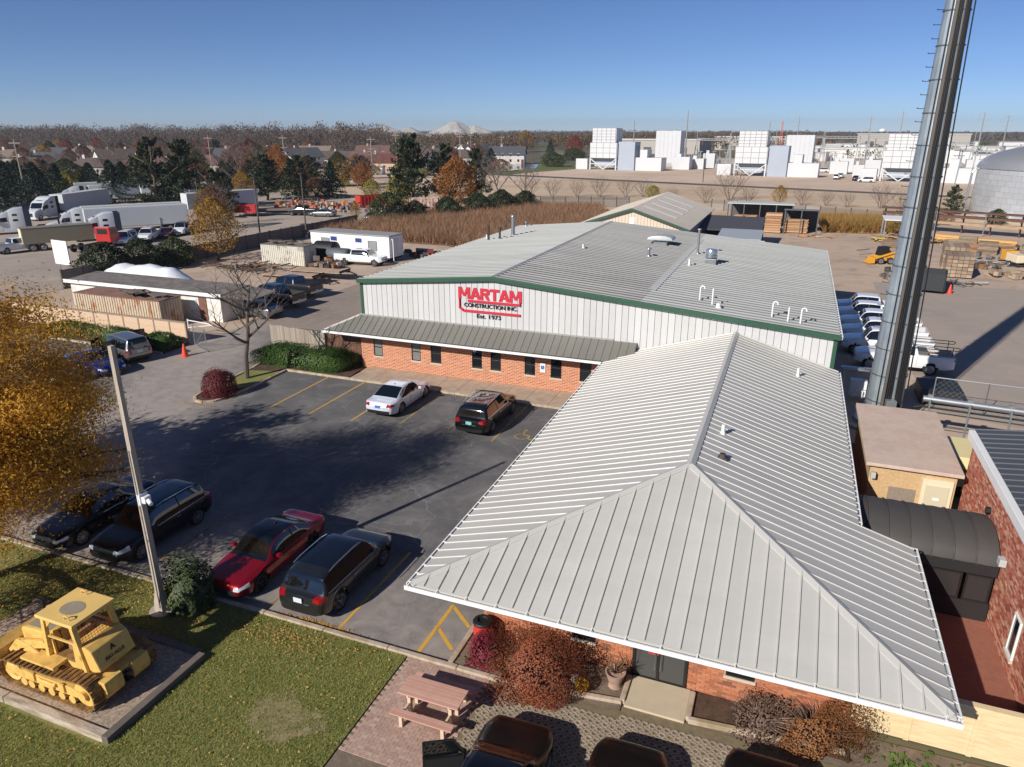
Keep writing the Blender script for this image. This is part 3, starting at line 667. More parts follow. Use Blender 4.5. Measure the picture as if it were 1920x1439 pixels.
def block_letter(ch, x, w, z=5.36, h=.72, st=.19):
    """heavy sans capital from flat strokes, each a hair behind the last"""
    mb = MB(); q = [0]
    def stroke(P): q[0] += .002; mb.extrude([(x+a*w,SY+q[0],z+b*h) for a,b in P], (0,.04,0))
    s_ = st/w; v = st*.9/h
    if ch == 'M':
        stroke([(0,0),(s_,0),(s_,1),(0,1)]); stroke([(1-s_,0),(1,0),(1,1),(1-s_,1)]); stroke([(0,1),(s_*1.25,1),(.5+s_*.35,.22),(.5-s_*.35,.22)]); stroke([(1,1),(1-s_*1.25,1),(.5-s_*.35,.22),(.5+s_*.35,.22)])
    elif ch == 'A': stroke([(0,0),(s_*1.1,0),(.5+s_*.55,1),(.5-s_*.55,1)]); stroke([(1,0),(1-s_*1.1,0),(.5-s_*.55,1),(.5+s_*.55,1)]); stroke([(.25,.2),(.75,.2),(.68,.2+v*.8),(.32,.2+v*.8)])
    elif ch == 'R':
        stroke([(0,0),(s_,0),(s_,1),(0,1)]); stroke([(.1,1-v),(.7,1-v),(.86,1-v*.5),(.7,1),(.1,1)]); stroke([(.1,.4),(.7,.4),(.86,.4+v*.5),(.7,.4+v),(.1,.4+v)]); stroke([(.92-s_,.5),(.95,.5),(.95,.9),(.92-s_,.9)]); stroke([(1,0),(1-s_*1.15,0),(.38,.44),(.38+s_*1.1,.44)])
    elif ch == 'T': stroke([(0,1-v),(1,1-v),(1,1),(0,1)]); stroke([(.5-s_/2,0),(.5+s_/2,0),(.5+s_/2,1),(.5-s_/2,1)])
    mb.build('letter', m_red, sg)
xx = -18.95
for ch, w in (('M',.8),('A',.74),('R',.66),('T',.62),('A',.74),('M',.8)): block_letter(ch, xx, w); xx += w-.035+(.02 if ch in 'MR' else 0)
letters(sg, 'CONSTRUCTION INC.', -18.55, -15.0, 4.86, .25, m_blk, .01)
letters(sg, 'Est. 1973', -17.7, -16.1, 4.2, .26, m_blk, .008)
mb = MB()
def bar(a, b, w=.15): mb.beam((a[0],SY,a[1]),(b[0],SY,b[1]),w,.07) if a[0] == b[0] else mb.beam((a[0],SY,a[1]),(b[0],SY,b[1]),.07,w)
bar((-18.86,5.4),(-18.86,4.74)); bar((-14.83,5.4),(-14.83,5.18)); bar((-18.3,5.24),(-14.82,5.24),.14); bar((-18.63,4.6),(-14.8,4.6),.14)
mb.beam((-18.86,SY,4.78),(-18.6,SY,4.6),.07,.15); mb.build('sign_frame', m_red, sg)
# ================================================================== vehicles
m_tyre = M('tyre', (26,26,27), .85); m_rim = M('alloy', (176,178,182), .3, .8); m_rimd = M('dark_alloy', (40,40,42), .4, .5)
m_cglass = M('car_glass', (14,18,22), .03, 0, coat=.6, spec=.9); m_plast = M('car_plastic', (24,24,25), .6)
m_hl = M('headlight', (214,222,230), .08, .2, coat=1.); m_tl = M('taillight', (150,14,18), .15, coat=1.); m_chrome = M('chrome', (196,200,206), .12, .95)
m_plate = M('licence_plate', (206,214,222), .5); m_plateb = M('plate_blue', (70,120,190), .5)
def paint(name, col, metal=.35, rough=.3): return M('paint_'+name, col, rough, metal, coat=.45 if sum(col) < 60 else 1.)
def pchip(xs, ys):
    """monotone cubic through control points"""
    xs, ys = list(map(float,xs)), list(map(float,ys)); n = len(xs); h = [xs[i+1]-xs[i] for i in range(n-1)]
    d = [(ys[i+1]-ys[i])/h[i] for i in range(n-1)]; m = [d[0]]+[0]*(n-2)+[d[-1]]
    for i in range(1,n-1):
        if d[i-1]*d[i] > 0:
            w1, w2 = 2*h[i]+h[i-1], h[i]+2*h[i-1]; m[i] = (w1+w2)/(w1/d[i-1]+w2/d[i])
    def f(x):
        x = min(max(x,xs[0]),xs[-1]); i = 0
        while i < n-2 and x > xs[i+1]: i += 1
        t = (x-xs[i])/h[i]
        return (2*t**3-3*t*t+1)*ys[i]+(t**3-2*t*t+t)*h[i]*m[i]+(-2*t**3+3*t*t)*ys[i+1]+(t**3-t*t)*h[i]*m[i+1]
    return f
def wheel_parts(r, w, style):
    mb = MB(); hw = w/2
    mb.lathe([(r*.62,-hw*.9),(r*.9,-hw),(r*.985,-hw*.8),(r,-hw*.4),(r,hw*.4),(r*.985,hw*.8),(r*.9,hw),(r*.62,hw*.9)], axis='Y', n=28); ty = mb.mesh('wheel', m_tyre, smooth=35)
    mb = MB(); mb.lathe([(r*.66,-hw*.92),(r*.63,-hw*.3),(r*.63,hw*.92)], axis='Y', n=28)
    mb.lathe([(r*.68,-hw*.95),(r*.62,-hw*.95),(r*.6,-hw*.7)], axis='Y', n=28); mb.cur = 1
    mb.lathe([(r*.62,-hw*.35),(0,-hw*.35)], axis='Y', n=16); mb.cur = 0
    k = {'multi':10,'five':5,'twin':5,'steel':0}[style]
    for i in range(k):
        a = 2*math.pi*i/k
        for off in ((-.16,.16) if style == 'twin' else (0,)):
            ca, sa = math.cos(a+off), math.sin(a+off); cb, sb = math.cos(a+off*1.3), math.sin(a+off*1.3)
            mb.beam((ca*r*.1,-hw*.8,sa*r*.1),(cb*r*.64,-hw*.82,sb*r*.64),(.05 if style != 'five' else .09)*r/.33,.03)
    mb.cyl((0,-hw*.7,0),(0,-hw*.95,0),r*.17,n=12)
    if style == 'steel': mb.lathe([(r*.62,-hw*.6),(r*.35,-hw*.75),(r*.3,-hw*.95),(0,-hw*.95)], axis='Y', n=20)
    return ty, mb
WH = {}
def wheel_meshes(r, w, style, dark=False):
    k = (r,w,style,dark)
    if k not in WH:
        ty, rb = wheel_parts(r,w,style); WH[k] = (ty, rb.mesh('rim', [m_rimd if dark else m_rim, m_black], smooth=35))
    return WH[k]
def add_wheels(root, xs, track, r, w, style, dark=False, dual=()):
    ty, ri = wheel_meshes(r,w,style,dark)
    for x in xs:
        for s in (1,-1):
            o = put('wheel', ty, root, (x, -s*track, r), 0 if s > 0 else math.pi); put('rim', ri, o)
def make_car(root, col, L=4.7, Wd=1.84, H=1.45, kind='sedan', wr=.34, style='multi', darkrim=False, roofcol=None, hood=.9, lod=1,
             chrome=True, rails=False, wb=None, plate=m_plate, bed=None, front_oh=.92, tail=m_tl, cab_end=None, clad=False, doors=True, blunt=0.):
    """lofted body; +x is forward, origin on the ground at mid length. Panels, glass and lamps are cut out of the same loft"""
    wb = wb or L*.59; fx = front_oh; rx = fx+wb                       # distances behind the nose
    dk = H*.66 if kind == 'sedan' else H*.62
    if kind == 'sedan': tp = [(0,.5),(.06,.66),(.35,.76),(L*.27,hood),(L*.30,hood+.05),(L*.43,H-.05),(L*.52,H),(L*.64,H-.04),(L*.84,dk+.07),(L*.87,dk+.03),(L-.1,dk-.02),(L,.72)]
    elif kind == 'coupe': tp = [(0,.5),(.06,.64),(.35,.78),(L*.33,hood),(L*.36,hood+.04),(L*.49,H-.05),(L*.57,H),(L*.66,H-.05),(L*.88,dk+.08),(L*.91,dk+.05),(L-.06,dk+.02),(L,.7)]
    elif kind == 'suv': tp = [(0,.6),(.05,.8),(.3,.9),(L*.25,hood),(L*.28,hood+.06),(L*.385,H-.06),(L*.5,H),(L*.78,H-.02),(L*.89,H-.1),(L*.955,1.02),(L-.03,.98),(L,.75)]
    elif kind == 'box': tp = [(0,.62),(.04,.86),(.25,.95),(L*.23,hood),(L*.255,hood+.06),(L*.335,H-.07),(L*.45,H),(L*.9,H-.02),(L*.955,H-.09),(L*.985,1.05),(L-.01,1.0),(L,.75)]
    else:                                                            # pickup
        ce = cab_end or L*.60
        tp = [(0,.75),(.04,1.0),(.25,1.1),(L*.22,hood),(L*.24,hood+.05),(L*.315,H-.07),(L*.4,H),(ce-.25,H-.03),(ce-.1,H-.12),(ce,bed+.02),(ce+.06,bed),(L-.02,bed),(L,bed-.02)]
    zt = pchip(*zip(*tp))
    zc = .2 if kind in ('sedan','coupe') else (.26 if kind in ('suv','box') else .42)
    bl = {'sedan':(.62,.86,.92),'coupe':(.62,.84,.9),'suv':(.8,.98,1.06),'box':(.82,1.02,1.06),'pickup':(.98,hood-.04,(bed or 1)-.0)}[kind]
    zbf = pchip((0,L*.3,L),bl)
    def hw(x):
        f = max(0,1-x/.75); r_ = max(0,1-(L-x)/.55); k = 1-.24*f**2.2*(1-blunt)-.17*r_**2.2*(1-blunt if kind != 'pickup' else .15)
        return Wd/2*k
    NS = 72 if lod else 36
    xs = sorted(set([round(L*i/NS,4) for i in range(NS+1)]+[.012,.04,L-.04,L-.012]))
    Hg = max(zt(L*.5)-zbf(L*.5),.1)
    rings = []; NJ = 15
    for x in xs:
        w = hw(x); top = zt(x); b = min(zbf(x), top-.015); t = min(1,max(0,(top-b)/Hg))
        end = min(1, min(x,L-x)/.05); sh = 1-.05*(1-end)
        zb0 = zc+(.1*(1-min(1,min(x,L-x)/.5)))
        wrf = w*(.9-.2*t) if kind in ('sedan','coupe') else w*(.92-.21*t)
        q = [(0,zb0),(w*.78,zb0),(w*.95*sh,zb0+.05),(w*sh,zb0+.2),(w*1.005*sh,zb0+(b-zb0)*.5),(w*sh,zb0+(b-zb0)*.72),(w*.985*sh,b-.05),(w*.955*sh,b)]
        e = (wrf,top-.025-.055*t)
        for k in (.33,.66): q.append((q[7][0]+(e[0]-q[7][0])*k+.012*t, b+(e[1]-b)*k))
        q += [e,(wrf*.94,top-.008-.02*t),(wrf*.75,top-.003),(wrf*.38,top),(0,top+.004)]
        rings.append((x,q,t))
    Ra = wr+.07; zw = wr
    V = []; idx = {}
    xc = lambda x: L/2-x
    for i, (x,q,t) in enumerate(rings):
        for s in (1,-1):
            for j, (y,z) in enumerate(q):
                X = x; Z = z
                if 1 <= j <= 6:
                    for cx in (fx,rx):
                        d = math.hypot(X-cx, Z-zw)
                        if abs(d-Ra) < .055 and d > 1e-3: X = cx+(X-cx)*Ra/d; Z = zw+(Z-zw)*Ra/d
                idx[(i,s,j)] = len(V); V.append((xc(X), s*y, Z))
    parts = {}
    def face(name, f): parts.setdefault(name, []).append(f)
    mid = (fx+rx)/2
    ws0, ws1 = tp[3][0]+.03, [p[0] for p in tp if p[1] >= H-.075][0]
    if kind == 'pickup': rg0, rg1 = ce-.12, ce-.0
    else: rg0, rg1 = {'sedan':(L*.655,L*.835),'coupe':(L*.675,L*.865),'suv':(L*.885,L*.95),'box':(L*.935,L*.98)}[kind]
    sg1 = {'sedan':L*.76,'coupe':L*.76,'suv':L*.90,'box':L*.93,'pickup':(ce-.2 if kind == 'pickup' else 0)}[kind]
    bp = ws1+(sg1-ws1)*(.47 if kind != 'coupe' else .72)
    for i in range(len(rings)-1):
        x = (rings[i][0]+rings[i+1][0])/2; t = min(rings[i][2],rings[i+1][2]); tm = (rings[i][2]+rings[i+1][2])/2
        for s in (1,-1):
            for j in range(NJ-1):
                f = [idx[(i,s,j)],idx[(i+1,s,j)],idx[(i+1,s,j+1)],idx[(i,s,j+1)]]
                if s < 0: f = f[::-1]
                P = [V[k] for k in f]; z = sum(p[2] for p in P)/4; y = abs(sum(p[1] for p in P)/4)
                if j <= 5 and j >= 1:
                    if any(all(math.hypot((L/2-p[0])-cx, p[2]-zw) <= Ra+.004 for p in P) for cx in (fx,rx)): continue
                sd = 'L' if s > 0 else 'R'
                nm = 'body'
                if bed and ce+.02 < x < L-.05 and j >= 11: continue
                if j >= 11 and ws0 < x < ws1 and tm > .06: nm = 'windshield'
                elif j >= 11 and rg0 < x < rg1 and tm > .1: nm = 'rear_window'
                elif 7 <= j <= 9 and ws0+.25 < x < sg1 and tm > .42: nm = ('front_side_window' if x < bp-.03 else 'rear_side_window')+sd if abs(x-bp) > .04 else 'pillar'
                elif j >= 11 and ws1 <= x <= rg0 and roofcol: nm = 'roof'
                elif j >= 11 and kind in ('suv',) and ws1+.15 < x < rg0-.35 and lod and rails: nm = 'sunroof'
                elif x < .42 and bl[0]-.13+.12*x < z < bl[0]-.02+.22*x and y > Wd*.27: nm = 'headlight'+sd
                elif x > L-.3 and bl[2]-.2 < z < bl[2]-.04 and y > Wd*(.27 if kind != 'pickup' else .43) and (kind != 'pickup' or x > L-.12): nm = 'taillight'+sd
                elif 2 <= j <= 6 and doors and ws0+.3 < x < bp and z > zc+.1: nm = 'front_door'+sd
                elif 2 <= j <= 6 and doors and bp <= x < min(rx-Ra*.1,sg1+.1) and z > zc+.1 and kind != 'coupe': nm = 'rear_door'+sd
                elif j <= 2 and clad: nm = 'sill'
                elif j <= 1: nm = 'underbody'
                elif j >= 9 and .3 < x < ws0: nm = 'hood'
                face(nm, f)
    # nose and tail caps
    for end, i in ((0,0),(1,len(rings)-1)):
        x, q, t = rings[i]; nc = 8
        for j in range(NJ-1):
            for c in range(nc):
                def pt(jj, cc):
                    y, z = q[jj]; u = -1+2*cc/nc; bulge = (.05 if end == 0 else -.04)*(1-u*u)*min(1,(z-zc)/.3)
                    V.append((xc(x)+bulge, u*y, z)); return len(V)-1
                if q[j][0] < .01 and q[j+1][0] < .01: continue
                f = [pt(j,c),pt(j,c+1),pt(j+1,c+1),pt(j+1,c)]
                z = sum(V[k][2] for k in f)/4; y = abs(sum(V[k][1] for k in f)/4); nm = 'body'
                if end == 0:
                    if y < Wd*.3 and bl[0]-.32 < z < bl[0]-.06: nm = 'grille'
                    elif z < zc+.22: nm = 'front_bumper'
                    elif y > Wd*.36 and bl[0]-.14 < z < bl[0]-.02: nm = 'headlightL' if V[f[0]][1] > 0 else 'headlightR'
                else:
                    if z < zc+.24: nm = 'rear_bumper'
                    elif y > Wd*.3 and bl[2]-.2 < z < bl[2]-.08: nm = 'taillightL' if V[f[0]][1] > 0 else 'taillightR'
                face(nm, f if end == 0 else f[::-1])
    mm = {'windshield':m_cglass,'rear_window':m_cglass,'roof':roofcol,'sunroof':m_cglass,'underbody':m_black,'sill':m_plast,'grille':m_plast,'pillar':m_plast,
          'front_bumper':m_plast if kind in ('suv','box','pickup') or clad else col,'rear_bumper':m_plast if kind != 'pickup' else m_chrome}
    for nm, fs in parts.items():
        b = nm.rstrip('LR') if nm[-1] in 'LR' else nm
        mt = mm.get(b) or (m_cglass if 'window' in b else m_hl if b == 'headlight' else tail if b == 'taillight' else col)
        used = {}; vv = []; ff = []
        for f in fs:
            g = []
            for k in f:
                p = V[k]; kk = (round(p[0],4),round(p[1],4),round(p[2],4))
                if kk not in used: used[kk] = len(vv); vv.append(p)
                if used[kk] not in g: g.append(used[kk])
            if len(g) >= 3: ff.append(tuple(g))
        if not ff: continue
        mb = MB(); mb.add(vv, ff); mb.build(b, mt, root, smooth=42, recalc=False)
    # underside block, wheels, arches
    mb = MB(); mb.box(L/2-rx-.45,L/2-fx+.42,-Wd/2+.3,Wd/2-.3,zc+.02,zc+.35); mb.build('chassis', m_black, root)
    add_wheels(root, (L/2-fx,L/2-rx), Wd/2-.13, wr, .23, style, darkrim)
    if clad or kind in ('suv','box'):
        for cx in (fx,rx):
            for s in (1,-1):
                mb = MB(); yw = hw(cx)
                P = [(L/2-cx+(Ra+d)*math.cos(a), zw+(Ra+d)*math.sin(a)) for d, rng_ in ((0,range(0,13)),(.055,range(12,-1,-1))) for a in [R(8+164*k/12) for k in rng_]]
                mb.side(P, s*(yw-.03), s*(yw+.012)); mb.build('arch_trim', m_plast, root)
    if lod:
        for s in (1,-1):
            mb = MB(); zb = zbf(ws1); mb.obox((L/2-ws1+.28, s*(Wd/2+.09), zb+.08),(.16,.2,.14)); mb.build('mirror', col, root, bevel=.04, smooth=40)
            for dx in ((bp-.18, sg1-.25) if kind != 'coupe' else (bp-.1,)):
                mb = MB(); mb.obox((L/2-dx, s*(hw(dx)+.012), zbf(dx)-.12),(.2,.03,.03)); mb.build('door_handle', m_chrome if chrome else col, root, bevel=.008)
            if chrome:
                mb = MB(); pts = []
                for k in range(9):
                    x = ws0+.35+(sg1-ws0-.3)*k/8; pts.append((L/2-x, s*(hw(x)*.957+.004), min(zbf(x),zt(x)-.02)))
                mb.tube(pts, .012, 5); mb.build('chrome_strip', m_chrome, root)
            if rails:
                mb = MB(); pts = [(L/2-(ws1+.2+(rg0-ws1-.45)*k/6), s*(Wd/2*.75), zt(ws1+.2+(rg0-ws1-.45)*k/6)+.03-(.03 if k in (0,6) else 0)) for k in range(7)]
                mb.tube(pts, .02, 6); mb.build('roof_rail', m_chrome, root)
        mb = MB(); zp = (bl[2]-.2) if kind in ('sedan','suv','box') else .62
        if kind == 'pickup': zp = .72
        mb.obox((-L/2-.045,0,zp),(.015,.32,.17)); mb.build('licence_plate', plate, root)
        if kind == 'sedan':
            mb = MB(); mb.obox((L/2-L*.61,0,zt(L*.61)+.03),(.14,.03,.06)); mb.build('antenna', col, root, bevel=.012)
    if lod and doors:
        for s in (1,-1):
            for dx in (ws0+.3, bp, min(rx-Ra*.1,sg1+.1)):
                i = min(range(len(rings)), key=lambda k: abs(rings[k][0]-dx)); mb = MB()
                pts = [(L/2-rings[i][0], s*(y+.002), z) for y, z in rings[i][1][3:8]]; mb.tube(pts, .007, 4); mb.build('door_gap', m_black, root)
    if bed:
        mb = MB(); bx0, bx1 = L/2-ce-.08, -L/2+.06; wi = Wd/2*.93-.08
        mb.add([(bx0,-wi,bed),(bx1,-wi,bed),(bx1,wi,bed),(bx0,wi,bed),(bx0,-wi,bed-.5),(bx1,-wi,bed-.5),(bx1,wi,bed-.5),(bx0,wi,bed-.5)],
               [(4,5,6,7),(0,1,5,4),(1,2,6,5),(2,3,7,6),(3,0,4,7)])
        for s in (-1,1): mb.box(bx1-.04,bx0+.06,min(s*wi,s*(wi+.09)),max(s*wi,s*(wi+.09)),bed-.01,bed+.03)
        mb.box(bx1-.06,bx1,-wi,wi,bed-.01,bed+.03); mb.build('truck_bed', M('bed_liner', (46,46,48), .8) if col.name != 'paint_white' else M('bed_white', (190,190,190), .5), root)
    return root
def car(name, label, cat, x, y, heading, group=None, **k):
    """heading: direction the nose points, degrees from +X"""
    t = thing(name, label, cat, (x,y,0), R(heading), group); make_car(t, **k); return t
P_white = paint('white', (226,228,230), 0., .35); P_black = paint('black', (12,12,14), .0, .3); P_navy = paint('navy', (14,18,30), .4, .25)
P_red = paint('red', (148,12,28), .5, .28); P_grey = paint('grey', (58,60,64), .7, .3); P_silver = paint('silver', (150,152,152), .75, .32); P_blue = paint('blue', (16,46,132), .6, .25)
P_dark = paint('charcoal', (34,36,40), .5, .3); P_tan = paint('tan', (170,162,148), .5, .35); P_pearl = paint('pearl', (214,220,232), .15, .3)
GP = 'cars parked in the office lot'
car('parked_car', 'white sedan parked nose-in against the brick office sidewalk', 'car', -20.35, 34.05, 90, GP, col=P_pearl, L=4.9, Wd=1.86, H=1.44, kind='sedan', chrome=True, wr=.34, plate=m_plateb)
car('parked_suv', 'glossy black SUV parked nose-in beside the white sedan', 'suv', -14.5, 33.45, 90, GP, col=P_black, L=4.9, Wd=1.9, H=1.68, kind='suv', hood=1.06, wr=.37, rails=True, plate=M('plate_teal', (120,190,190), .5))
car('parked_suv', 'black SUV with silver roof rails facing the lawn behind the light pole', 'suv', -22.1, 17.75, -90, GP, col=P_black, L=4.65, Wd=1.84, H=1.68, kind='suv', hood=1.04, wr=.36, rails=True, style='multi', clad=True)
car('parked_car', 'dark red sedan with black roof facing the lawn', 'car', -16.65, 17.9, -90, GP, col=P_red, roofcol=paint('roofblack', (10,11,13), .1, .2), L=4.88, Wd=1.84, H=1.44, kind='sedan', style='twin', darkrim=True, chrome=False, wr=.35)
car('parked_suv', 'dark grey SUV parked tail towards the lawn beside the red sedan', 'suv', -13.5, 17.85, 90, GP, col=P_grey, L=4.66, Wd=1.88, H=1.64, kind='suv', hood=1.02, wr=.37, style='five', rails=True)
car('parked_car', 'dark car half hidden under the yellow tree at the lawn kerb', 'car', -25.1, 17.7, -90, GP, col=P_black, L=4.7, Wd=1.82, H=1.5, kind='sedan', wr=.34)
car('parked_suv', 'boxy silver SUV with open side doors beside the clipped hedge', 'suv', -43.1, 35.0, 165, GP, col=P_silver, L=4.3, Wd=1.82, H=1.78, kind='box', hood=1.08, wr=.34, clad=True, blunt=.5)
car('parked_car', 'bright blue coupe parked beside the boxy silver SUV', 'car', -42.6, 32.1, -10, GP, col=P_blue, L=4.75, Wd=1.9, H=1.36, kind='coupe', wr=.35, chrome=False)
car('parked_car', 'black car beside the blue coupe behind the yellow tree', 'car', -43.6, 29.6, -10, GP, col=P_black, L=4.6, Wd=1.82, H=1.45, kind='sedan', chrome=False)
# doors of the silver SUV standing open
def open_door(x, y, rz, L_, col, parent, glass=True, base=.42, top=1.05, roof=1.6):
    mb = MB(); mb.box(0,L_,-.05,.05,base,top); d = mb.build('open_door', col, parent, (x,y,0), rz, bevel=.02)
    mb = MB(); mb.beam((0.03,0,top),(.3,0,roof),.04); mb.beam((.3,0,roof),(L_-.03,0,roof),.04); mb.beam((L_-.03,0,top),(L_-.03,0,roof),.04); mb.build('door_frame', m_plast, d)
    mb = MB(); mb.add([(.05,0,top),(L_-.05,0,top),(L_-.05,0,roof-.02),(.32,0,roof-.02)], [(0,1,2,3)]); mb.build('door_window', m_cglass, d)
    mb = MB(); mb.box(.06,L_-.06,.05,.075,base+.06,top-.06); mb.build('door_lining', m_plast, d)
sil = [o for o in COL.objects if o.get('label','').startswith('boxy silver')][0]
open_door(.95,.93,R(105),1.0,P_silver,sil); open_door(-.75,.93,R(80),.8,P_silver,sil); open_door(.95,-.93,R(-110),1.0,P_silver,sil)
# black cars at the bottom of the view
b1 = car('parked_car', 'black car with driver door open on the grid pavers near the picnic table', 'car', -4.9, 11.35, 92, 'cars at the front entrance', col=P_black, L=4.75, Wd=1.88, H=1.5, kind='sedan', hood=1.0)
open_door(.62,.94,R(118),1.05,P_black,b1, top=1.0, roof=1.42)
car('parked_car', 'black car parked straight below the entrance door', 'car', -2.1, 11.65, 91, 'cars at the front entrance', col=P_black, L=4.8, Wd=1.88, H=1.48, kind='sedan', hood=.98)
car('parked_car', 'dark car nearest the beige wall below the rusty bushes', 'car', .95, 12.3, 90, 'cars at the front entrance', col=P_black, L=4.8, Wd=1.9, H=1.6, kind='suv', hood=1.04, rails=True)
# white work pickups by the warehouse
def pickup(name, label, x, y, h, group=None, col=None, **k):
    a = dict(L=5.9, Wd=2.0, H=1.92, kind='pickup', hood=1.26, bed=1.32, wr=.41, style='twin', front_oh=.95, wb=3.6, chrome=False, cab_end=3.75); a.update(k)
    return car(name, label, 'pickup', x, y, h, group, col=col or P_white, **a)
GW = 'white pickups beside the warehouse'
ord_ = ['farthest', 'second farthest', 'third farthest', 'fourth farthest', 'fifth farthest']
for i in range(5):
    pickup('pickup_truck', 'white pickup beside the warehouse, %s of the row of six' % ord_[i], 6.95+(.0,-.1,.25,.3,.25)[i], 67.2-i*2.95, 180, GW, cab_end=4.1 if i in (2,) else 3.75, lod=1)
pk = pickup('pickup_truck', 'white work pickup with pipe rack, nearest the tower in the row', 7.9, 52.1, 180, GW, style='steel')
m_bpipe = M('black_pipe_rack', (30,30,32), .5, .3)
mb = MB()
for s in (-1,1):
    yy = s*.86; mb.tube([(-.4,yy,1.35),(-.4,yy,2.0),(-2.95,yy,2.0),(-3.08,yy,1.95),(-3.08,yy,1.85),(-2.95,yy,1.8),(-.4,yy,1.8)], .025, 6); mb.cyl((-2.7,yy,1.3),(-2.7,yy,2.0),.025,n=6)
mb.cyl((-.4,-.86,2.0),(-.4,.86,2.0),.025,n=6); mb.build('ladder_rack', m_bpipe, pk)
mb = MB(); mb.box(-1.4,-.75,-.6,.6,.9,1.5); mb.build('tool_box', M('tool_grey', (96,94,92), .6), pk, bevel=.02)
mb = MB(); mb.beam((-1,-.3,1.3),(-2.6,.35,1.36),.2,.06); mb.beam((-1,.3,1.3),(-2.4,-.2,1.34),.12,.08); mb.build('load_board', M('load_wood', (190,160,120), .8), pk)
# vehicles in the inner yard
pickup('pickup_truck', 'white crew cab pickup in front of the white office trailer', -48.0, 73.1, 5, None, L=6.3, cab_end=4.1, wb=3.9)
pickup('pickup_truck', 'grey pickup with black bed cover parked in the inner yard', -44.9, 56.2, 175, 'dark trucks in the inner yard', col=P_grey, cab_end=3.9)
pickup('pickup_truck', 'black pickup between the grey pickup and the pale silver car', -43.9, 52.2, 175, 'dark trucks in the inner yard', col=P_navy, cab_end=3.9)
car('parked_car', 'silver car parked at the open bay of the white shed', 'car', -42.6, 48.3, 172, None, col=P_silver, L=4.5, H=1.4, kind='coupe', lod=0)
car('parked_car', 'black car hidden behind the bare tree in the inner yard', 'car', -46.0, 50.2, 172, None, col=P_black, L=4.6, H=1.45, lod=0)
car('parked_car', 'dark blue car behind the grey lean-to roof corner', 'car', -30.2, 45.3, 175, None, col=P_navy, L=4.6, H=1.48, lod=0)
mb = MB(); mb.box(-2.9,-.95,-.86,.86,1.335,1.365); mb.build('bed_cover', m_plast, [o for o in COL.objects if o.get('label','').startswith('grey pickup')][0], bevel=.01)
# ================================================================== front garden: patio, pavers, beds
m_pav = M('red_paver', (176,148,132), .9, rand=[(182,154,138),(170,142,126),(188,162,146),(166,136,122),(178,150,134)], var=.1, scale=6, bump=.3, bscale=40)
m_grid = M('grid_paver', (158,144,126), .9, rand=[(160,146,128),(150,136,118),(168,154,136)], var=.12, scale=5, bump=.4, bscale=35)
sheet('front_ground', [(-9.42,-4),(9,-4),(9,17.2),(2.9,17.0),(-7.6,17.0),(-7.98,15.3),(-9.42,15.3)], .02, mg_soil)
sheet('link_court', rect(2.93,7.5,17.5,28), .03, M('court_pavers', (150,96,78), .9, var=.15, scale=5, bump=.3))
m_sand = M('paver_sand', (128,112,96), .95, var=.1, scale=8)
patio = sheet('patio', rect(-9.38,-6.6,11.6,15.3), .035, m_sand)
pl = []; w_, h_ = .21, .105
for r_ in range(int(3.7/h_)):
    for q in range(14):
        x0 = -9.38+q*w_+(w_/2 if r_ % 2 else 0); y0 = 11.6+r_*h_
        if x0+w_ < -6.55: pl.append((x0,y0))
pl.sort(key=lambda p: -(p[1] > 12.2)*100+abs(p[0]+8.8)+abs(p[1]-13.0)*.6)
mb = MB(); mb.box(.004,w_-.004,.004,h_-.004,0,.022); me = mb.mesh('paver', m_pav); rest = MB()
for i, (x0,y0) in enumerate(pl):
    z = .035+rnd.uniform(-.003,.003)
    if i < 300: put('paver', me, patio, (x0,y0,z))
    else: rest.box(x0+.004,x0+w_-.004,y0+.004,y0+h_-.004,z,z+.022)
stuff(rest.build('pavers', m_pav, patio, recalc=False))
gp = sheet('grid_paving', [(-6.6,6),(3.4,6),(3.4,15.75),(-1.2,15.75),(-2.7,15.75),(-4.2,15.3),(-6.6,15.3)], .035, M('grid_fill', (120,108,84), .95, var=.25, scale=6))
# lattice stones with an open cell
def lattice_mesh():
    mb = MB(); s = .2; k = []
    o8 = [(math.cos(R(22.5+45*i))*.075, math.sin(R(22.5+45*i))*.075) for i in range(8)]
    for c in ((-.1,-.1),(.1,.1)):
        pass
    sq = [(.1,.04),(.04,.1),(-.04,.1),(-.1,.04),(-.1,-.04),(-.04,-.1),(.04,-.1),(.1,-.04)]
    V = [(x,y,.022) for x,y in sq]+[(x*.8,y*.8,.022) for x,y in o8]+[(x,y,0) for x,y in sq]+[(x*.8,y*.8,0) for x,y in o8]
    F = [(i,(i+1)%8,8+(i)%8,8+(i-1)%8) for i in range(8)]+[(i,16+i,16+(i+1)%8,(i+1)%8) for i in range(8)]+[(8+i,8+(i+1)%8,24+(i+1)%8,24+i) for i in range(8)]
    mb.add(V,F); return mb
lm = lattice_mesh(); lme = lm.mesh('grid_stone', m_grid, recalc=False); rest = MB(); n_ = 0
cells = []
for r_ in range(int(9.6/.2)):
    for q in range(int(9.9/.2)):
        x0, y0 = -6.5+q*.2+(.1 if r_ % 2 else 0), 6.1+r_*.2
        if y0 > 15.2 and x0 < -2.7: continue
        if y0 > 9.5: cells.append((x0,y0))
cells.sort(key=lambda p: abs(p[0]+2.6)+abs(p[1]-15.0)*1.5)
for i, (x0,y0) in enumerate(cells):
    if i < 300: put('grid_stone', lme, gp, (x0,y0,.035))
    else: rest.add([(x+x0,y+y0,z+.035) for x,y,z in lm.v], lm.f)
stuff(rest.build('grid_stones', m_grid, gp, recalc=False))
sheet('planting_bed', rect(-7.98,-2.85,15.47,17.0), .07, mg_soil)
sheet('planting_bed', rect(-1.05,3.0,15.95,17.0), .07, mg_mulch)
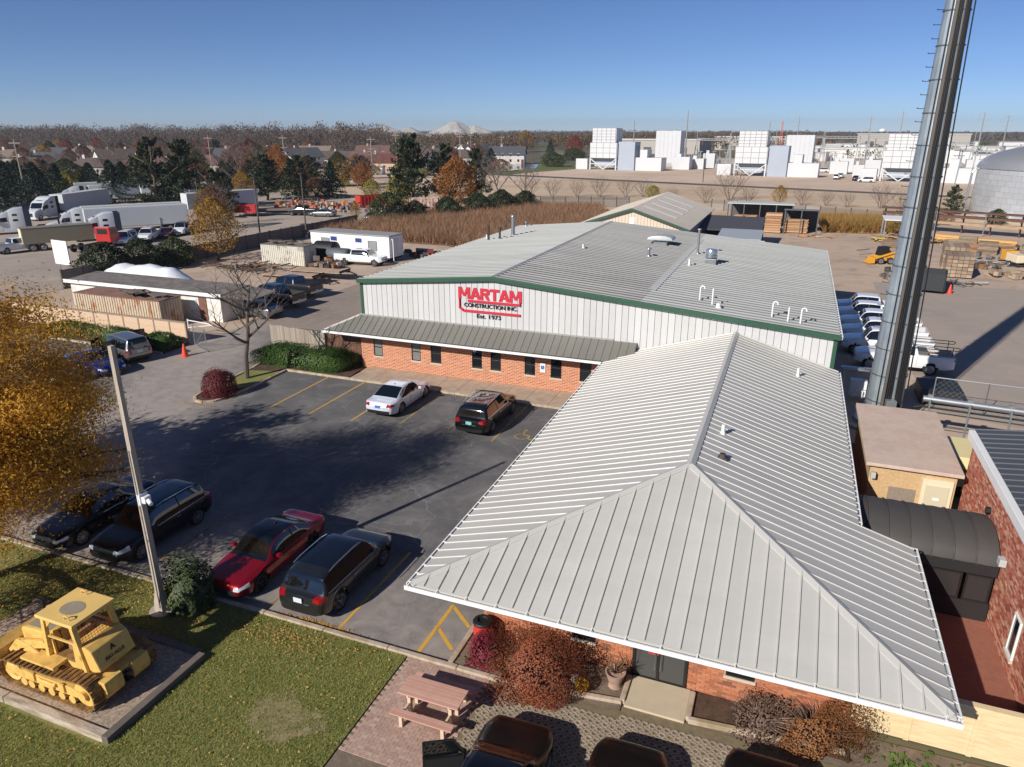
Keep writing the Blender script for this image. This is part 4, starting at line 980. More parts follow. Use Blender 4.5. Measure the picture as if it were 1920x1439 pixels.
mb = MB(); mb.box(-2.78,-1.12,15.72,16.98,-.02,.1); mb.build('entrance_slab', M('apron', (192,178,152), .9, var=.08, scale=2, bump=.2), None, bevel=.015); struct(COL.objects['entrance_slab'])
kerbline('bed_kerb', [(-8.03,15.47),(-8.03,17.9)]); kerbline('bed_kerb', [(-4.3,15.62),(-2.86,15.82),(-2.86,16.9)], .15, .16); kerbline('bed_kerb', [(-1.04,16.9),(-1.04,15.85),(2.9,16.2)], .15, .16)
# picnic table
m_plk = M('plank', (196,152,134), .7, var=.08, scale=3, rand=[(198,154,136),(190,146,128),(204,162,144)]); m_leg = M('table_leg', (206,184,160), .7, var=.06)
t = thing('picnic_table', 'tan plank picnic table with two benches on the paved patio', 'table', (-7.6,13.57,.057), R(.5))
for k in range(6): mb = MB(); y0 = -.37+k*.124; mb.box(-.9,.9,y0,y0+.114,.72,.76); mb.build('plank', m_plk, t, bevel=.006)
for s in (-1,1):
    for k in range(2): mb = MB(); y0 = s*.71-.125+k*.128; mb.box(-.92,.92,y0,y0+.118,.42,.46); mb.build('bench_plank', m_plk, t, bevel=.006)
    for x in (-.62,.62):
        mb = MB(); mb.box(x-.05,x+.05,s*.71-.05,s*.71+.05,0,.42); mb.build('bench_leg', m_leg, t, bevel=.008)
        mb = MB(); mb.box(x-.05,x+.05,s*.2-.06,s*.2+.06,0,.72); mb.build('leg', m_leg, t, bevel=.008)
for x in (-.62,.62): mb = MB(); mb.box(x-.03,x+.03,-.66,.66,.32,.4); mb.box(x-.03,x+.03,-.33,.33,.62,.71); mb.build('cross_beam', m_leg, t)
# barrel bin, pot, flowers, boulder
t = thing('barrel_bin', 'red barrel bin with black lid by the brick corner', 'bin', (-7.42,16.55,.07))
mb = MB(); mb.lathe([(0,0),(.27,0),(.29,.03),(.29,.28),(.305,.3),(.29,.32),(.29,.58),(.305,.6),(.29,.62),(.29,.88),(.27,.9),(0,.9)], n=24); mb.build('barrel', M('barrel_red', (188,56,44), .45, var=.1, scale=4), t, smooth=40)
mb = MB(); mb.lathe([(.3,.88),(.31,.93),(.28,.97),(.17,.99),(.15,.93),(0,.93)], n=24); mb.build('lid', m_plast, t, smooth=40)
t = thing('planter_pot', 'weathered urn planter with dry stems beside the entrance slab', 'planter', (-3.2,16.4,.07))
mb = MB(); mb.lathe([(0,0),(.2,0),(.17,.1),(.2,.2),(.27,.4),(.3,.5),(.26,.5),(.2,.42),(0,.42)], n=20); mb.build('pot', M('old_pot', (168,140,124), .9, var=.2, scale=6), t, smooth=50)
g = random.Random(3); mb = MB()
for k in range(40): a = g.uniform(0,6.28); mb.tube([(0,0,.42),(.2*math.cos(a),.2*math.sin(a),.6+g.uniform(0,.2)),(.45*math.cos(a)*g.uniform(.4,1),.45*math.sin(a)*g.uniform(.4,1),.55+g.uniform(0,.4))], .008, 4)
mb.build('dry_stems', M('dry_stem', (104,78,56), .9), t)
mb = MB(); mb.blob((0,0,.2),(.45,.3,.25),9,6,.14,4); tag(mb.build('boulder', M('pale_rock', (196,178,158), .9, var=.12, scale=3), None, (-5.95,16.1,.07), R(30), smooth=60), 'pale boulder in the bed between red shrub and rusty bush', 'rock')
t = thing('flower_pot', 'yellow chrysanthemums in a small pot on the bed kerb', 'flowers', (-4.02,15.78,.07))
mb = MB(); mb.lathe([(0,0),(.1,0),(.14,.2),(.12,.2),(0,.18)], n=14); mb.build('pot', M('terracotta', (170,96,64), .9), t, smooth=50)
gg = np.random.default_rng(5); P = gg.normal(size=(420,3)); P /= np.linalg.norm(P,axis=1)[:,None]; P = P*[.2,.2,.16]+[0,0,.28]
put('blossoms', quads('blossoms', P, .05, LEAF('yellow_bloom', [(150,120,20),(214,170,36),(224,190,60)]), .8), t)
mb = MB(); mb.blob((0,0,.17),(.13,.13,.15),10,8); gz = tag(mb.build('garden_ornament', m_white, None, (-4.3,16.05,.07), smooth=80), 'white round garden ornament beside the yellow flowers', 'ornament')
# ================================================================== beige walls
m_beige = M('beige_panel', (224,202,160), .9, var=.06, scale=1.5, stretch=(1,1,6), col2=(212,188,144), bump=.2, bscale=20)
def panel_wall(name, label, x0, x1, y, h, n, mat, pm, group=None):
    t = thing(name, label, 'wall', (x0,y,0)); L_ = (x1-x0)/n
    for i in range(n):
        for r_ in range(3): mb = MB(); mb.box(i*L_+.03,(i+1)*L_-.03,-.05,.05,r_*h/3+.004,(r_+1)*h/3-.004); mb.build('panel', mat, t, bevel=.008)
    for i in range(n+1): mb = MB(); mb.box(i*L_-.06,i*L_+.06,-.075,.075,0,h); mb.build('post', pm, t)
    mb = MB(); mb.box(-.06,x1-x0+.06,-.1,.1,h+.002,h+.09); mb.build('coping', pm, t, bevel=.01); return t
panel_wall('boundary_wall', 'pale beige panel wall between the office corner and red brick building', 2.98, 7.3, 17.4, 1.5, 3, m_beige, m_beige)
panel_wall('boundary_wall', 'tan panel wall behind the clipped hedge on the left', -60.5, -41.6, 39.25, 1.6, 12, M('tan_panel', (206,178,150), .9, var=.06, scale=1.5, stretch=(1,1,5), bump=.2), M('tan_post', (150,130,112), .9, var=.1))
# wooden fence
m_board = M('grey_board', (150,138,124), .9, rand=[(158,148,136),(142,130,116),(166,156,142),(134,120,106)], var=.15, scale=5, stretch=(6,6,1))
m_boardr = M('shaded_brown_board', (104,74,60), .9, rand=[(108,78,64),(96,66,54),(116,86,70)], var=.15, scale=5, stretch=(6,6,1))  # reddish boards, with the shade at this end of the fence mixed into their colour
t = thing('wooden_fence', 'tall weathered board fence behind the clipped evergreen hedge', 'fence', (-34.5,40.1,0), math.atan2(-.75,8.3))
L_ = 8.33; n_ = 60; bw = L_/n_
mbs = []
for mt in (m_board, m_boardr): mb = MB(); mb.box(.005,bw-.005,-.012,.012,.05,2.0); mbs.append(mb.mesh('board', mt))
for i in range(n_): put('board', mbs[1 if i > 36 else 0], t, (i*bw,rnd.uniform(-.006,.006),rnd.uniform(-.03,.03)))
for z in (.4,1.6): mb = MB(); mb.box(0,L_,.015,.06,z,z+.09); mb.build('rail', m_board, t)
for x in (0,2.1,4.2,6.3,8.3): mb = MB(); mb.box(x-.05,x+.05,.06,.16,0,1.95); mb.build('post', m_board, t)
# chain-link gate
def chain(mb, x0, x1, z0, z1, pitch=.16, r=.004, y=0):
    w, h = x1-x0, z1-z0; k = int((w+h)/pitch)
    for i in range(k):
        o = i*pitch
        for fl in (0,1):
            a = max(0,o-h); b = min(o,w)
            if b <= a: continue
            p, q = (a,o-a), (b,o-b)
            if fl: p, q = (w-p[0],p[1]), (w-q[0],q[1])
            mb.beam((x0+p[0],y,z0+p[1]),(x0+q[0],y,z0+q[1]),r*2)
m_galv = M('galv_tube', (178,182,184), .4, .7, var=.08)
def chain_panel(t, x0, x1, h, brace=True, y=0, pitch=.16, rr=.03):
    mb = MB()
    for x in (x0,x1): mb.cyl((x,y,.05),(x,y,h),rr,n=8)
    for z in (.08,h): mb.cyl((x0,y,z),(x1,y,z),rr*.9,n=8)
    if brace: mb.cyl((x0,y,.08),(x1,y,h),rr*.7,n=6)
    f = mb.build('frame', m_galv, t); mb = MB(); chain(mb,x0,x1,.08,h,pitch,.003,y); stuff(mb.build('chain_mesh', m_galv, f, recalc=False))
t = thing('yard_gate', 'open chain-link gate beside the end of the tan wall', 'gate', (-40.7,39.0,0), R(-25)); chain_panel(t,0,2.3,1.7)
t = thing('swing_gate', 'white tubular barrier gate beside the white shed', 'gate', (-43.4,41.2,0), R(-8))
mb = MB(); mb.cyl((0,0,0),(0,0,1.3),.05,n=8); mb.cyl((0,0,1.2),(2.9,0,1.2),.04,n=8); mb.cyl((0,0,.6),(2.9,0,1.15),.03,n=8); mb.build('bar', m_white, t)
def cone_thing(label, x, y, s=1., fallen=False):
    t = thing('traffic_cone', label, 'cone', (x,y,0))
    mb = MB(); mb.lathe([(.18,.03),(.04,.7),(.03,.72),(0,.72)], n=14); mb.build('cone', M('cone_orange', (226,70,40), .5), t, smooth=40)
    mb = MB(); mb.box(-.2,.2,-.2,.2,0,.04); mb.build('base', MATS['cone_orange'], t, bevel=.01)
    if s != 1: t.scale = (s,s,s)
    return t
cone_thing('orange traffic cone standing at the end of the tan wall hedge', -39.4, 36.7, 1.3)
# ================================================================== light pole
m_wood = M('pole_wood', (172,160,146), .85, var=.2, scale=3, stretch=(4,4,.4), bump=.4, bscale=20)
t = thing('light_pole', 'tall grey square pole with security camera on the lawn edge', 'pole', (-18.1,14.25,0))
mb = MB()
Z = [(0,.25),(.45,.22),(.9,.135),(9.3,.095)]
for (z0,w0),(z1,w1) in zip(Z,Z[1:]):
    a, b = w0/2*1.4, w1/2*1.4; mb.add([(-a,-a,z0),(a,-a,z0),(a,a,z0),(-a,a,z0),(-b,-b,z1),(b,-b,z1),(b,b,z1),(-b,b,z1)], [(0,1,5,4),(1,2,6,5),(2,3,7,6),(3,0,4,7),(4,5,6,7)])
mb.build('shaft', m_wood, t)
mb = MB(); mb.box(.1,.3,-.12,.12,4.2,4.42); mb.cyl((.3,0,4.3),(.52,-.1,4.24),.07,n=10); mb.box(.02,.14,-.16,.16,4.12,4.5); mb.build('security_camera', m_white, t, bevel=.015)
mb = MB(); mb.tube([(.1,-.17,.3),(.09,-.155,2),(.05,-.14,6)], .02, 6); mb.build('conduit', m_pipe, t)
mb = MB(); mb.cyl((0,0,-.05),(0,0,.12),.42,n=16); mb.build('footing', m_conc, t)
# ================================================================== crawler loader on its gravel plinth
mgv = ground_mat('pea_gravel', (170,150,130), [(9,.45,.6,(196,178,158),.8),(16,.5,.62,(116,100,86),.8),(3,.5,.7,(150,128,106),.5)], 1., 40)
plh = MB(); plh.box(-22.4,-15.3,9.75,12.85,0,.2); struct(plh.build('gravel_plinth', mgv))
m_tim = M('timber', (190,176,158), .9, col2=(150,134,116), scale=2.2, var=.15, stretch=(.5,3,3), bump=.5, bscale=18); m_timd = M('dark_timber', (108,98,90), .9, var=.2, scale=3, bump=.4)
def timber(label, p, q, w=.24, h=.26, mat=None):
    mb = MB(); mb.beam((p[0],p[1],h/2),(q[0],q[1],h/2),w,h); tag(mb.build('edging_timber', mat or m_tim, None, bevel=.02), label, 'timber', 'timbers around the gravel plinth')
timber('long whitish timber along the near edge of the gravel plinth', (-15.25,9.63), (-19.0,9.63))
timber('whitish timber continuing the near edge at the left', (-19.03,9.63), (-22.5,9.63))
timber('weathered timber along the right edge of the gravel plinth', (-15.17,9.52), (-15.17,12.97), mat=m_timd)
timber('dark timber along the far edge of the gravel plinth', (-15.3,12.97), (-22.4,12.97), mat=m_timd)
m_cat = M('machine_yellow', (220,180,98), .6, var=.16, scale=2.2, col2=(164,122,64), thr=(.54,.78), bump=.15, bscale=18); m_cat2 = M('faded_yellow', (220,178,96), .6, var=.14, scale=2, col2=(176,134,76), thr=(.56,.8))
m_trk = M('track_steel', (150,112,60), .75, var=.3, scale=6, col2=(104,78,48)); m_fade = M('faded_grey', (150,138,118), .6, var=.12, scale=3)
dz = thing('crawler_loader', 'old yellow crawler loader displayed on a gravel plinth in the lawn', 'bulldozer', (-17.85,11.05,.2), R(180))
def track_path(n, x0=-1.38, x1=1.5, r0=.46, r1=.4):
    pts = []; z0, z1 = r0+.03, r1+.03
    L1 = math.hypot(x1-x0, (z1+r1)-(z0+r0)); segs = [L1, math.pi*r1, x1-x0, math.pi*r0]; tot = sum(segs)
    for i in range(n):
        d = tot*i/n
        if d < segs[0]: u = d/segs[0]; pts.append((x0+(x1-x0)*u, (z0+r0)+((z1+r1)-(z0+r0))*u-.05*math.sin(math.pi*u), math.atan2((z1+r1)-(z0+r0),x1-x0)))
        elif d < segs[0]+segs[1]: a = math.pi/2-(d-segs[0])/r1; pts.append((x1+r1*math.cos(a), z1+r1*math.sin(a), a-math.pi/2))
        elif d < sum(segs[:3]): u = (d-segs[0]-segs[1])/segs[2]; pts.append((x1-(x1-x0)*u, .03, math.pi))
        else: a = -math.pi/2-(d-sum(segs[:3]))/r0; pts.append((x0+r0*math.cos(a), z0+r0*math.sin(a), a-math.pi/2))
    return pts
mb = MB(); mb.box(-.085,.085,-.22,.22,-.02,.015); mb.box(-.085,-.06,-.22,.22,.015,.055); mb.box(-.01,.01,-.22,.22,.015,.03); shoe = mb.mesh('track_shoe', m_trk)
for s in (-1,1):
    yy = s*.83
    mb = MB()
    mb.side([(-1.15,.3),(1.2,.3),(1.35,.42),(1.2,.55),(.9,.6),(-.9,.6),(-1.2,.5)], yy-.13, yy+.13)
    for x in (-.9,-.5,-.1,.3,.7,1.0): mb.cyl((x,yy-.16,.2),(x,yy+.16,.2),.13,n=12)
    tf = mb.build('track', m_cat, dz, bevel=.01)
    for x, z, a in track_path(46): o = put('track_shoe', shoe, tf, (x,yy,z), rot=(0,-a,0))
    mb = MB(); mb.cyl((-1.38,yy-.1,.49),(-1.38,yy+.1,.49),.38,n=20); mb.cyl((-1.38,yy-.2,.49),(-1.38,yy+.2,.49),.14,n=14); mb.build('sprocket', m_cat, tf)
    mb = MB(); mb.lathe([(.36,-.1),(.36,.1),(.28,.06),(.14,.12),(0,.12),(0,-.12),(.14,-.12),(.28,-.06)], (1.5,yy,.43), 'Y', 20, True); mb.build('idler', m_cat, tf)
    mb = MB(); mb.obox((0,s*1.0,.46),(.5,.04,.22)); mb.obox((-.6,s*.98,.5),(.16,.06,.28)); mb.obox((.55,s*.98,.5),(.12,.06,.26)); mb.cyl((-.35,s*.97,.5),(.35,s*.97,.5),.07,n=10); mb.build('recoil_housing', m_cat2, tf, bevel=.01)
    mb = MB(); mb.side([(-.4,1.02),(.9,1.02),(.9,1.1),(-.4,1.1)], s*.55, s*.98); mb.build('fender', m_cat, dz)
mb = MB(); mb.side([(-1.5,.42),(1.35,.42),(1.45,.9),(1.35,1.05),(-1.5,1.05)], -.56, .56); mb.build('chassis', m_cat, dz, bevel=.02)
mb = MB(); mb.side([(.2,1.05),(1.42,1.05),(1.45,1.5),(1.38,1.6),(.2,1.68)], -.46, .46); hd = mb.build('hood', m_cat, dz, bevel=.05)
mb = MB(); mb.side([(.3,1.672),(1.3,1.612),(1.3,1.626),(.3,1.688)], -.36, .36); mb.build('hood_top', m_fade, hd)
for k in range(5): mb = MB(); mb.box(.5+k*.16,.58+k*.16,-.47,-.462,1.2,1.5); mb.build('louver', m_plast, hd)
mb = MB(); mb.cyl((.75,.12,1.62),(.75,.12,2.1),.075,n=14); mb.cyl((.75,.12,2.1),(.75,.12,2.45),.05,n=12); mb.build('exhaust_stack', m_plast, dz, smooth=40)
mb = MB(); mb.cyl((1.0,-.18,1.62),(1.0,-.18,1.85),.09,n=14); mb.cyl((1.0,-.18,1.85),(1.0,-.18,1.93),.14,.12,n=14); mb.build('air_cleaner', m_cat2, dz, smooth=40)
# rear tank with lettering, counterweight
mb = MB(); mb.side([(-.75,1.05),(-1.45,.95),(-1.72,1.05),(-1.5,1.62),(-1.3,1.72),(-.8,1.72)], -.58, .58); bk = mb.build('rear_tank', m_cat2, dz, bevel=.04)
sl = math.atan2(.57,.22); th_ = math.pi/2-sl
def backtext(s, size, y, z, mat, bold=.0):
    u = (z-1.05)/.57; x = -1.72+.22*u-.012
    o = text('lettering', s, size, (0,0,0), mat, bk, .003, align='CENTER', bold=bold); o.location = (x,y,z); o.rotation_euler = (R(90)-th_,0,R(-90)); return o
backtext('FIAT-ALLIS', .13, 0.02, 1.22, m_blk, .003); backtext('A', .2, 0, 1.4, m_blk, .012); backtext('----', .1, .12, 1.12, M('red_faded', (190,90,50), .7), .004)
mb = MB(); mb.side([(-1.5,.35),(-1.95,.35),(-2.0,.55),(-1.95,.85),(-1.5,.85)], -.72, -.16); mb.side([(-1.5,.35),(-1.95,.35),(-2.0,.55),(-1.95,.85),(-1.5,.85)], .16, .72); mb.side([(-1.5,.55),(-1.85,.55),(-1.85,.85),(-1.5,.85)], -.16, .16); mb.build('counterweight', m_cat, dz, bevel=.02)
mb = MB(); mb.cyl((-1.95,0,.4),(-1.95,0,.75),.04,n=8); mb.box(-2.05,-1.75,-.1,.1,.42,.48); mb.box(-2.05,-1.75,-.1,.1,.66,.72); mb.build('drawbar', m_plast, dz)
# operator station
mb = MB(); mb.box(-.75,.2,-.55,.55,1.05,1.12); mb.build('floor_plate', m_trk, dz)
mb = MB(); mb.box(-.62,-.15,-.28,.28,1.12,1.42); mb.box(-.72,-.58,-.28,.28,1.42,1.85); mb.build('seat', M('seat_tan', (150,116,84), .8), dz, bevel=.04)
mb = MB(); mb.box(.1,.26,-.4,.4,1.1,1.75); mb.build('dashboard', m_cat, dz, bevel=.03)
mb = MB()
for y in (-.3,-.2,.3): mb.tube([(-.05,y,1.12),(.02,y,1.7)], .014, 6); mb.blob((.02,y,1.72),(.03,.03,.03),8,5)
mb.build('lever', m_plast, dz)
for y in (-.6,.6):
    mb = MB(); mb.beam((.2,y,1.05),(.15,y*.93,2.36),.12,.12); mb.build('canopy_post', m_cat, dz, bevel=.01)
    mb = MB(); mb.beam((-1.25,y,.9),(-.95,y*.93,2.36),.14,.12); mb.build('canopy_post', m_cat, dz, bevel=.01)
    mb = MB(); mb.beam((-1.05,y*.95,1.75),(.15,y*.95,1.75),.05); mb.build('guard_rail', m_cat, dz)
    mb = MB(); mb.side([(.2,1.9),(.12,2.36),(-.2,2.36)], y*.9, y*.96); mb.build('gusset', m_cat, dz)
mb = MB(); mb.box(-1.12,.32,-.68,.68,2.36,2.46); rf = mb.build('canopy_roof', M('roof_yellow', (226,190,116), .55, var=.08, scale=2), dz, bevel=.025)
mb = MB(); mb.add([(-.42+.36*math.cos(2*math.pi*i/24),.08+.3*math.sin(2*math.pi*i/24),2.465) for i in range(24)], [tuple(range(24))]); mb.build('worn_patch', M('worn_paint', (150,140,120), .7, var=.15, scale=5), rf)
mb = MB()
for x, y in ((-.15,-.5),(-.75,.52)): mb.tube([(x-.1,y,2.46),(x-.1,y,2.55),(x,y,2.6),(x+.1,y,2.55),(x+.1,y,2.46)], .016, 6)
mb.build('lifting_eye', m_cat, rf)
mb = MB()
for k in range(13): y = -.54+k*.09; mb.beam((-1.12,y,1.72),(-.98,y*.95,2.3),.008)
for k in range(9): u = k/8; mb.beam((-1.12+.14*u,-.54,1.72+.58*u),(-1.12+.14*u,.54,1.72+.58*u),.008)
mb.build('rear_guard_mesh', M('rusty_mesh', (150,84,56), .8), dz)
# lift arms and bucket
for s in (-1,1):
    y = s*.6
    mb = MB(); mb.side([(.1,1.35),(.3,1.55),(1.5,1.25),(2.15,.55),(2.05,.4),(1.35,1.0),(.3,1.3)], y-.05, y+.05); mb.build('lift_arm', m_cat, dz, bevel=.01)
    mb = MB(); mb.cyl((.1,y*1.1,.8),(.9,y*1.1,1.2),.07,n=10); mb.cyl((.9,y*1.1,1.2),(1.35,y*1.1,1.3),.035,n=8); mb.build('lift_cylinder', m_cat2, dz)
    mb = MB(); mb.side([(.0,.95),(.35,.95),(.35,1.6),(.05,1.6)], s*.48, s*.54); mb.build('tower_plate', m_cat, dz)
mb = MB(); prof = [(2.1,.12),(3.0,.05),(3.02,.1),(2.25,.2),(2.05,.35),(2.0,.6),(2.1,.85),(2.3,1.0),(2.27,1.05),(2.0,.9),(1.9,.6),(1.95,.3)]
mb.side(prof, -1.08, 1.08); bkt = mb.build('bucket', m_cat, dz)
for s in (-1.08,1.04): mb = MB(); mb.side([(2.0,.1),(3.0,.06),(2.75,.55),(2.3,1.0),(2.0,.8)], s, s+.04); mb.build('bucket_side', m_cat, bkt)
for k in range(7): mb = MB(); y = -.95+k*.316; mb.side([(2.9,.04),(3.22,.06),(2.9,.14)], y-.04, y+.04); mb.build('bucket_tooth', m_trk, bkt)
mb = MB(); mb.cyl((.6,0,1.72),(1.5,0,1.2),.06,n=8); mb.side([(1.4,1.1),(1.55,1.3),(2.1,.85),(2.0,.7)], -.08, .08); mb.build('tilt_linkage', m_cat2, dz)
mb = MB()
for a in range(4): mb.tube([(.3,-.6-.02*a,1.5),(.5,-.7-.03*a,1.65+.04*a),(.75,-.68,1.5),(.9,-.62,1.25)], .018, 6)
for a in range(3): mb.tube([(-1.0,-.62,1.3),(-1.25,-.76-.03*a,1.25-.06*a),(-1.4,-.72,1.0),(-1.2,-.6,.95)], .022, 6)
mb.build('hydraulic_hose', m_plast, dz)
# ================================================================== right side: red brick building, link, shelter, generator
rb = thing('brick_building', 'mottled red brick building with white fascia at the right edge', 'building')
mb = MB(); mb.box(7.52,18,18.3,29.8,-.1,3.95); w2 = mb.build('wall', m_mort2, rb)
brick_field(w2, 'x', 18.3, 29.8, 7.52, 0, 3.9, -1, m_brick2, [(20.9,21.6,.6,1.95)], lambda u, z: abs(u-22)*.5+abs(z-2.2))
mb = MB(); mb.box(7.5,18,18.27,18.3,-.1,3.9); mb.build('side_wall', m_fbrick, w2)
window(rb,'x',20.95,21.55,7.5,.62,1.92,-1, fm=m_white)
mb = MB(); mb.box(7.3,18.2,18.1,30.0,3.96,4.3); rbr = mb.build('fascia', m_white, rb, bevel=.02)
mb = MB(); mb.side([(7.55,4.31),(18,4.31),(18,4.9),(12.8,4.9)], 18.3, 29.85); rr = mb.build('roof', M('charcoal_roof', (92,94,98), .4, .3, var=.05), rb)
nn = Vector((-.59/5.25,0,1)).normalized(); y = 18.3
while y < 29.7: panel(rr, [(7.5,y+.45,4.315),(7.5,y,4.315),(12.8,y,4.905),(12.8,y+.45,4.905)], [((7.5,y+.45,4.315),(12.8,y+.45,4.905))], MATS['charcoal_roof'], nrm=nn); y += .45
mb = MB(); mb.cyl((7.36,26.0,2.9),(7.5,26.0,2.9),.13,n=12); mb.build('wall_vent', m_plast, rb); mb = MB(); mb.box(7.3,7.5,23.3,23.6,2.3,2.55); mb.build('wall_light', M('lamp_grey', (180,182,182), .5), rb, bevel=.02)
# dark barrel-vaulted passage
lk = thing('covered_passage', 'dark barrel-vaulted passage joining the office and red brick building', 'passage')
m_can = M('canopy_fabric', (70,67,65), .7, var=.08, scale=2); m_lkw = M('passage_panel', (40,40,41), .5)
nseg = 7; xx0, xx1, yc, rr_ = 2.95, 7.42, 25.1, 1.5
for k in range(nseg):
    a, b = xx0+(xx1-xx0)*k/nseg, xx0+(xx1-xx0)*(k+1)/nseg; mb = MB(); P = []
    for x, off in ((a+.012,0),((a+b)/2,.025),(b-.012,0)):
        P += [(x, yc-(rr_+off)*math.cos(math.pi*i/12), 2.1+(.78+off)*math.sin(math.pi*i/12)) for i in range(13)]
    mb.add(P, [(j*13+i,j*13+i+1,(j+1)*13+i+1,(j+1)*13+i) for j in range(2) for i in range(12)]); mb.build('vault_panel', m_can, lk, smooth=60)
    if k: mb = MB(); mb.tube([(a, yc-(rr_+.03)*math.cos(math.pi*i/12), 2.1+.81*math.sin(math.pi*i/12)) for i in range(13)], .02, 5); mb.build('vault_rib', m_can, lk)
mb = MB(); mb.box(xx0,xx1,yc-rr_-.04,yc-rr_+.06,1.75,2.12); mb.build('fascia_beam', m_lkw, lk)
mb = MB(); mb.box(xx0,xx1,yc-rr_+.0,yc-rr_+.06,0,.7); mb.box(xx0,3.9,yc-rr_,yc-rr_+.06,.7,1.75); mb.build('front_panel', m_lkw, lk)
mb = MB(); mb.box(xx0,xx1,yc+rr_-.06,yc+rr_,0,2.1); mb.build('rear_panel', m_lkw, lk)
for a, b in ((3.95,5.2),(5.3,6.5),(6.6,7.35)): window(lk,'y',a,b,yc-rr_+.03,.72,1.72,-1, gm=M('dim_glass', (52,50,50), .1), sill=False)
# equipment shelter
sh = thing('equipment_shelter', 'tan aggregate equipment shelter with pinkish flat roof below the tower', 'shelter')
m_agg = M('aggregate', (196,164,122), .95, var=.3, scale=22, bump=.5, bscale=60)
mb = MB(); mb.box(4.0,7.0,28.7,35.0,0,2.85); mb.build('wall', m_agg, sh, bevel=.02)
mb = MB(); mb.add([(3.8,28.45,2.86),(7.15,28.45,2.86),(7.15,35.2,2.86),(3.8,35.2,2.86),(3.8,28.45,3.0),(7.15,28.45,3.0),(7.15,35.2,3.05),(3.8,35.2,3.05)], [(0,3,2,1),(4,5,6,7),(0,1,5,4),(1,2,6,5),(2,3,7,6),(3,0,4,7)]); mb.build('roof', M('pink_roof', (200,178,162), .85, var=.06, scale=1.5, col2=(192,168,152)), sh, bevel=.02)
mb = MB(); mb.box(5.85,6.9,28.6,28.7,.05,2.6); sd_ = mb.build('door_frame', M('cream', (218,206,176), .6), sh); mb = MB(); mb.box(5.98,6.78,28.57,28.6,.1,2.35); dd = mb.build('door', M('door_cream', (200,190,164), .6), sd_, bevel=.01)
mb = MB(); mb.box(6.28,6.5,28.555,28.57,1.75,1.85); mb.build('notice', m_white, dd); mb = MB(); mb.box(6.04,6.1,28.52,28.57,1.0,1.2); mb.build('handle', m_plast, dd)
mb = MB(); mb.box(4.75,5.7,28.67,28.7,.9,2.0); mb.build('patched_opening', M('patch_grey', (138,126,112), .95, var=.25, scale=14), sh)
mb = MB(); mb.box(4.02,4.2,28.4,28.6,2.35,2.6); mb.build('wall_lamp', M('lamp_grey', (180,182,182), .5), sh, bevel=.02)
gn = thing('generator', 'cream standby generator cabinet between shelter and red brick building', 'generator', (8.35,34.2,0))
mb = MB(); mb.box(-.65,.65,-1.2,1.2,.5,1.9); cab = mb.build('cabinet', M('gen_cream', (226,212,158), .55, var=.04), gn, bevel=.02)
mb = MB(); mb.box(-.6,.6,-1.15,1.15,0,.5); mb.build('fuel_tank', m_plast, gn)
mb = MB(); mb.box(-.1,.15,-1.22,-1.2,.3,.5); mb.build('yellow_label', M('warn_yellow', (232,210,40), .5), gn)
tt = text('lettering', 'KOHLER', .2, (0,-1.215,1.22), m_blk, cab, .004, align='CENTER', bold=.004)
mb = MB(); mb.box(-.62,-.6,-.8,.8,.8,1.5); mb.build('louver', m_plast, cab)
# monopole
m_mono = M('galvanised_mast', (172,182,188), .45, .55, var=.14, scale=1.2, stretch=(1,1,.4), col2=(150,160,168))
tw = thing('monopole_tower', 'tall galvanised telecom monopole with cables rising past the top of view', 'tower', (5.75,41.0,0))
NT = 16; HT = 36
rad = lambda z: .93-.0195*z
def ringpts(z, r): return [(r*math.cos(2*math.pi*i/NT), r*math.sin(2*math.pi*i/NT), z) for i in range(NT)]
for z0, z1 in ((.3,13.6),(13.0,26.0),(25.4,HT)):
    mb = MB(); off = {.3:0,13.0:.015,25.4:.03}[z0]; P = ringpts(z0,rad(z0)+off)+ringpts(z1,rad(z1)+off); mb.add(P, [(i,(i+1)%NT,NT+(i+1)%NT,NT+i) for i in range(NT)]+[tuple(range(NT,2*NT))]); mb.build('shaft', m_mono, tw)
mb = MB(); mb.cyl((0,0,.12),(0,0,.3),1.35,n=24); mb.build('base_plate', m_galv, tw)
mb = MB(); mb.cyl((0,0,-.05),(0,0,.12),1.9,n=24); mb.build('footing', m_conc, tw)
ca = math.atan2(-41.0,-5.75)                                   # side facing the camera
def on(z, a, e=0.): r = rad(z)+e; return (r*math.cos(a), r*math.sin(a), z)
for nm, da, w, mt in (('cable_tray',-.08,.2,M('tray_dark', (96,90,84), .6, .2)),('cable',.1,.1,m_plast),('cable',.2,.09,m_plast),('cable',.3,.06,m_plast),('cable',-.34,.05,m_plast),('cable',.5,.05,M('tray_dark', (96,90,84), .6, .2)),('cable',.62,.07,m_plast),('cable',.72,.07,m_plast),('cable',.82,.07,m_plast),('cable',.92,.06,m_plast)):
    mb = MB(); n_ = 12
    for i in range(n_):
        z0, z1 = .4+(HT-.5)*i/n_, .4+(HT-.5)*(i+1)/n_
        if nm == 'cable': mb.cyl(on(z0,ca+da,.08), on(z1,ca+da,.08), w/2, n=8)
        else: mb.beam(on(z0,ca+da,.05), on(z1,ca+da,.05), w*1.4, .12)
    mb.build(nm, mt, tw)
mb = MB()
for s in (-.09,.09): mb.beam(tuple(Vector(on(.5,ca+1.25,.16))+Vector((0,s,0))), tuple(Vector(on(HT-1,ca+1.25,.16))+Vector((0,s,0))), .03)
z = .8
while z < HT-1: p = Vector(on(z,ca+1.25,.16)); mb.beam(p+Vector((0,-.09,0)), p+Vector((0,.09,0)), .02); z += .3
mb.build('ladder', m_bpipe, tw)
z = 1.5; k = 0
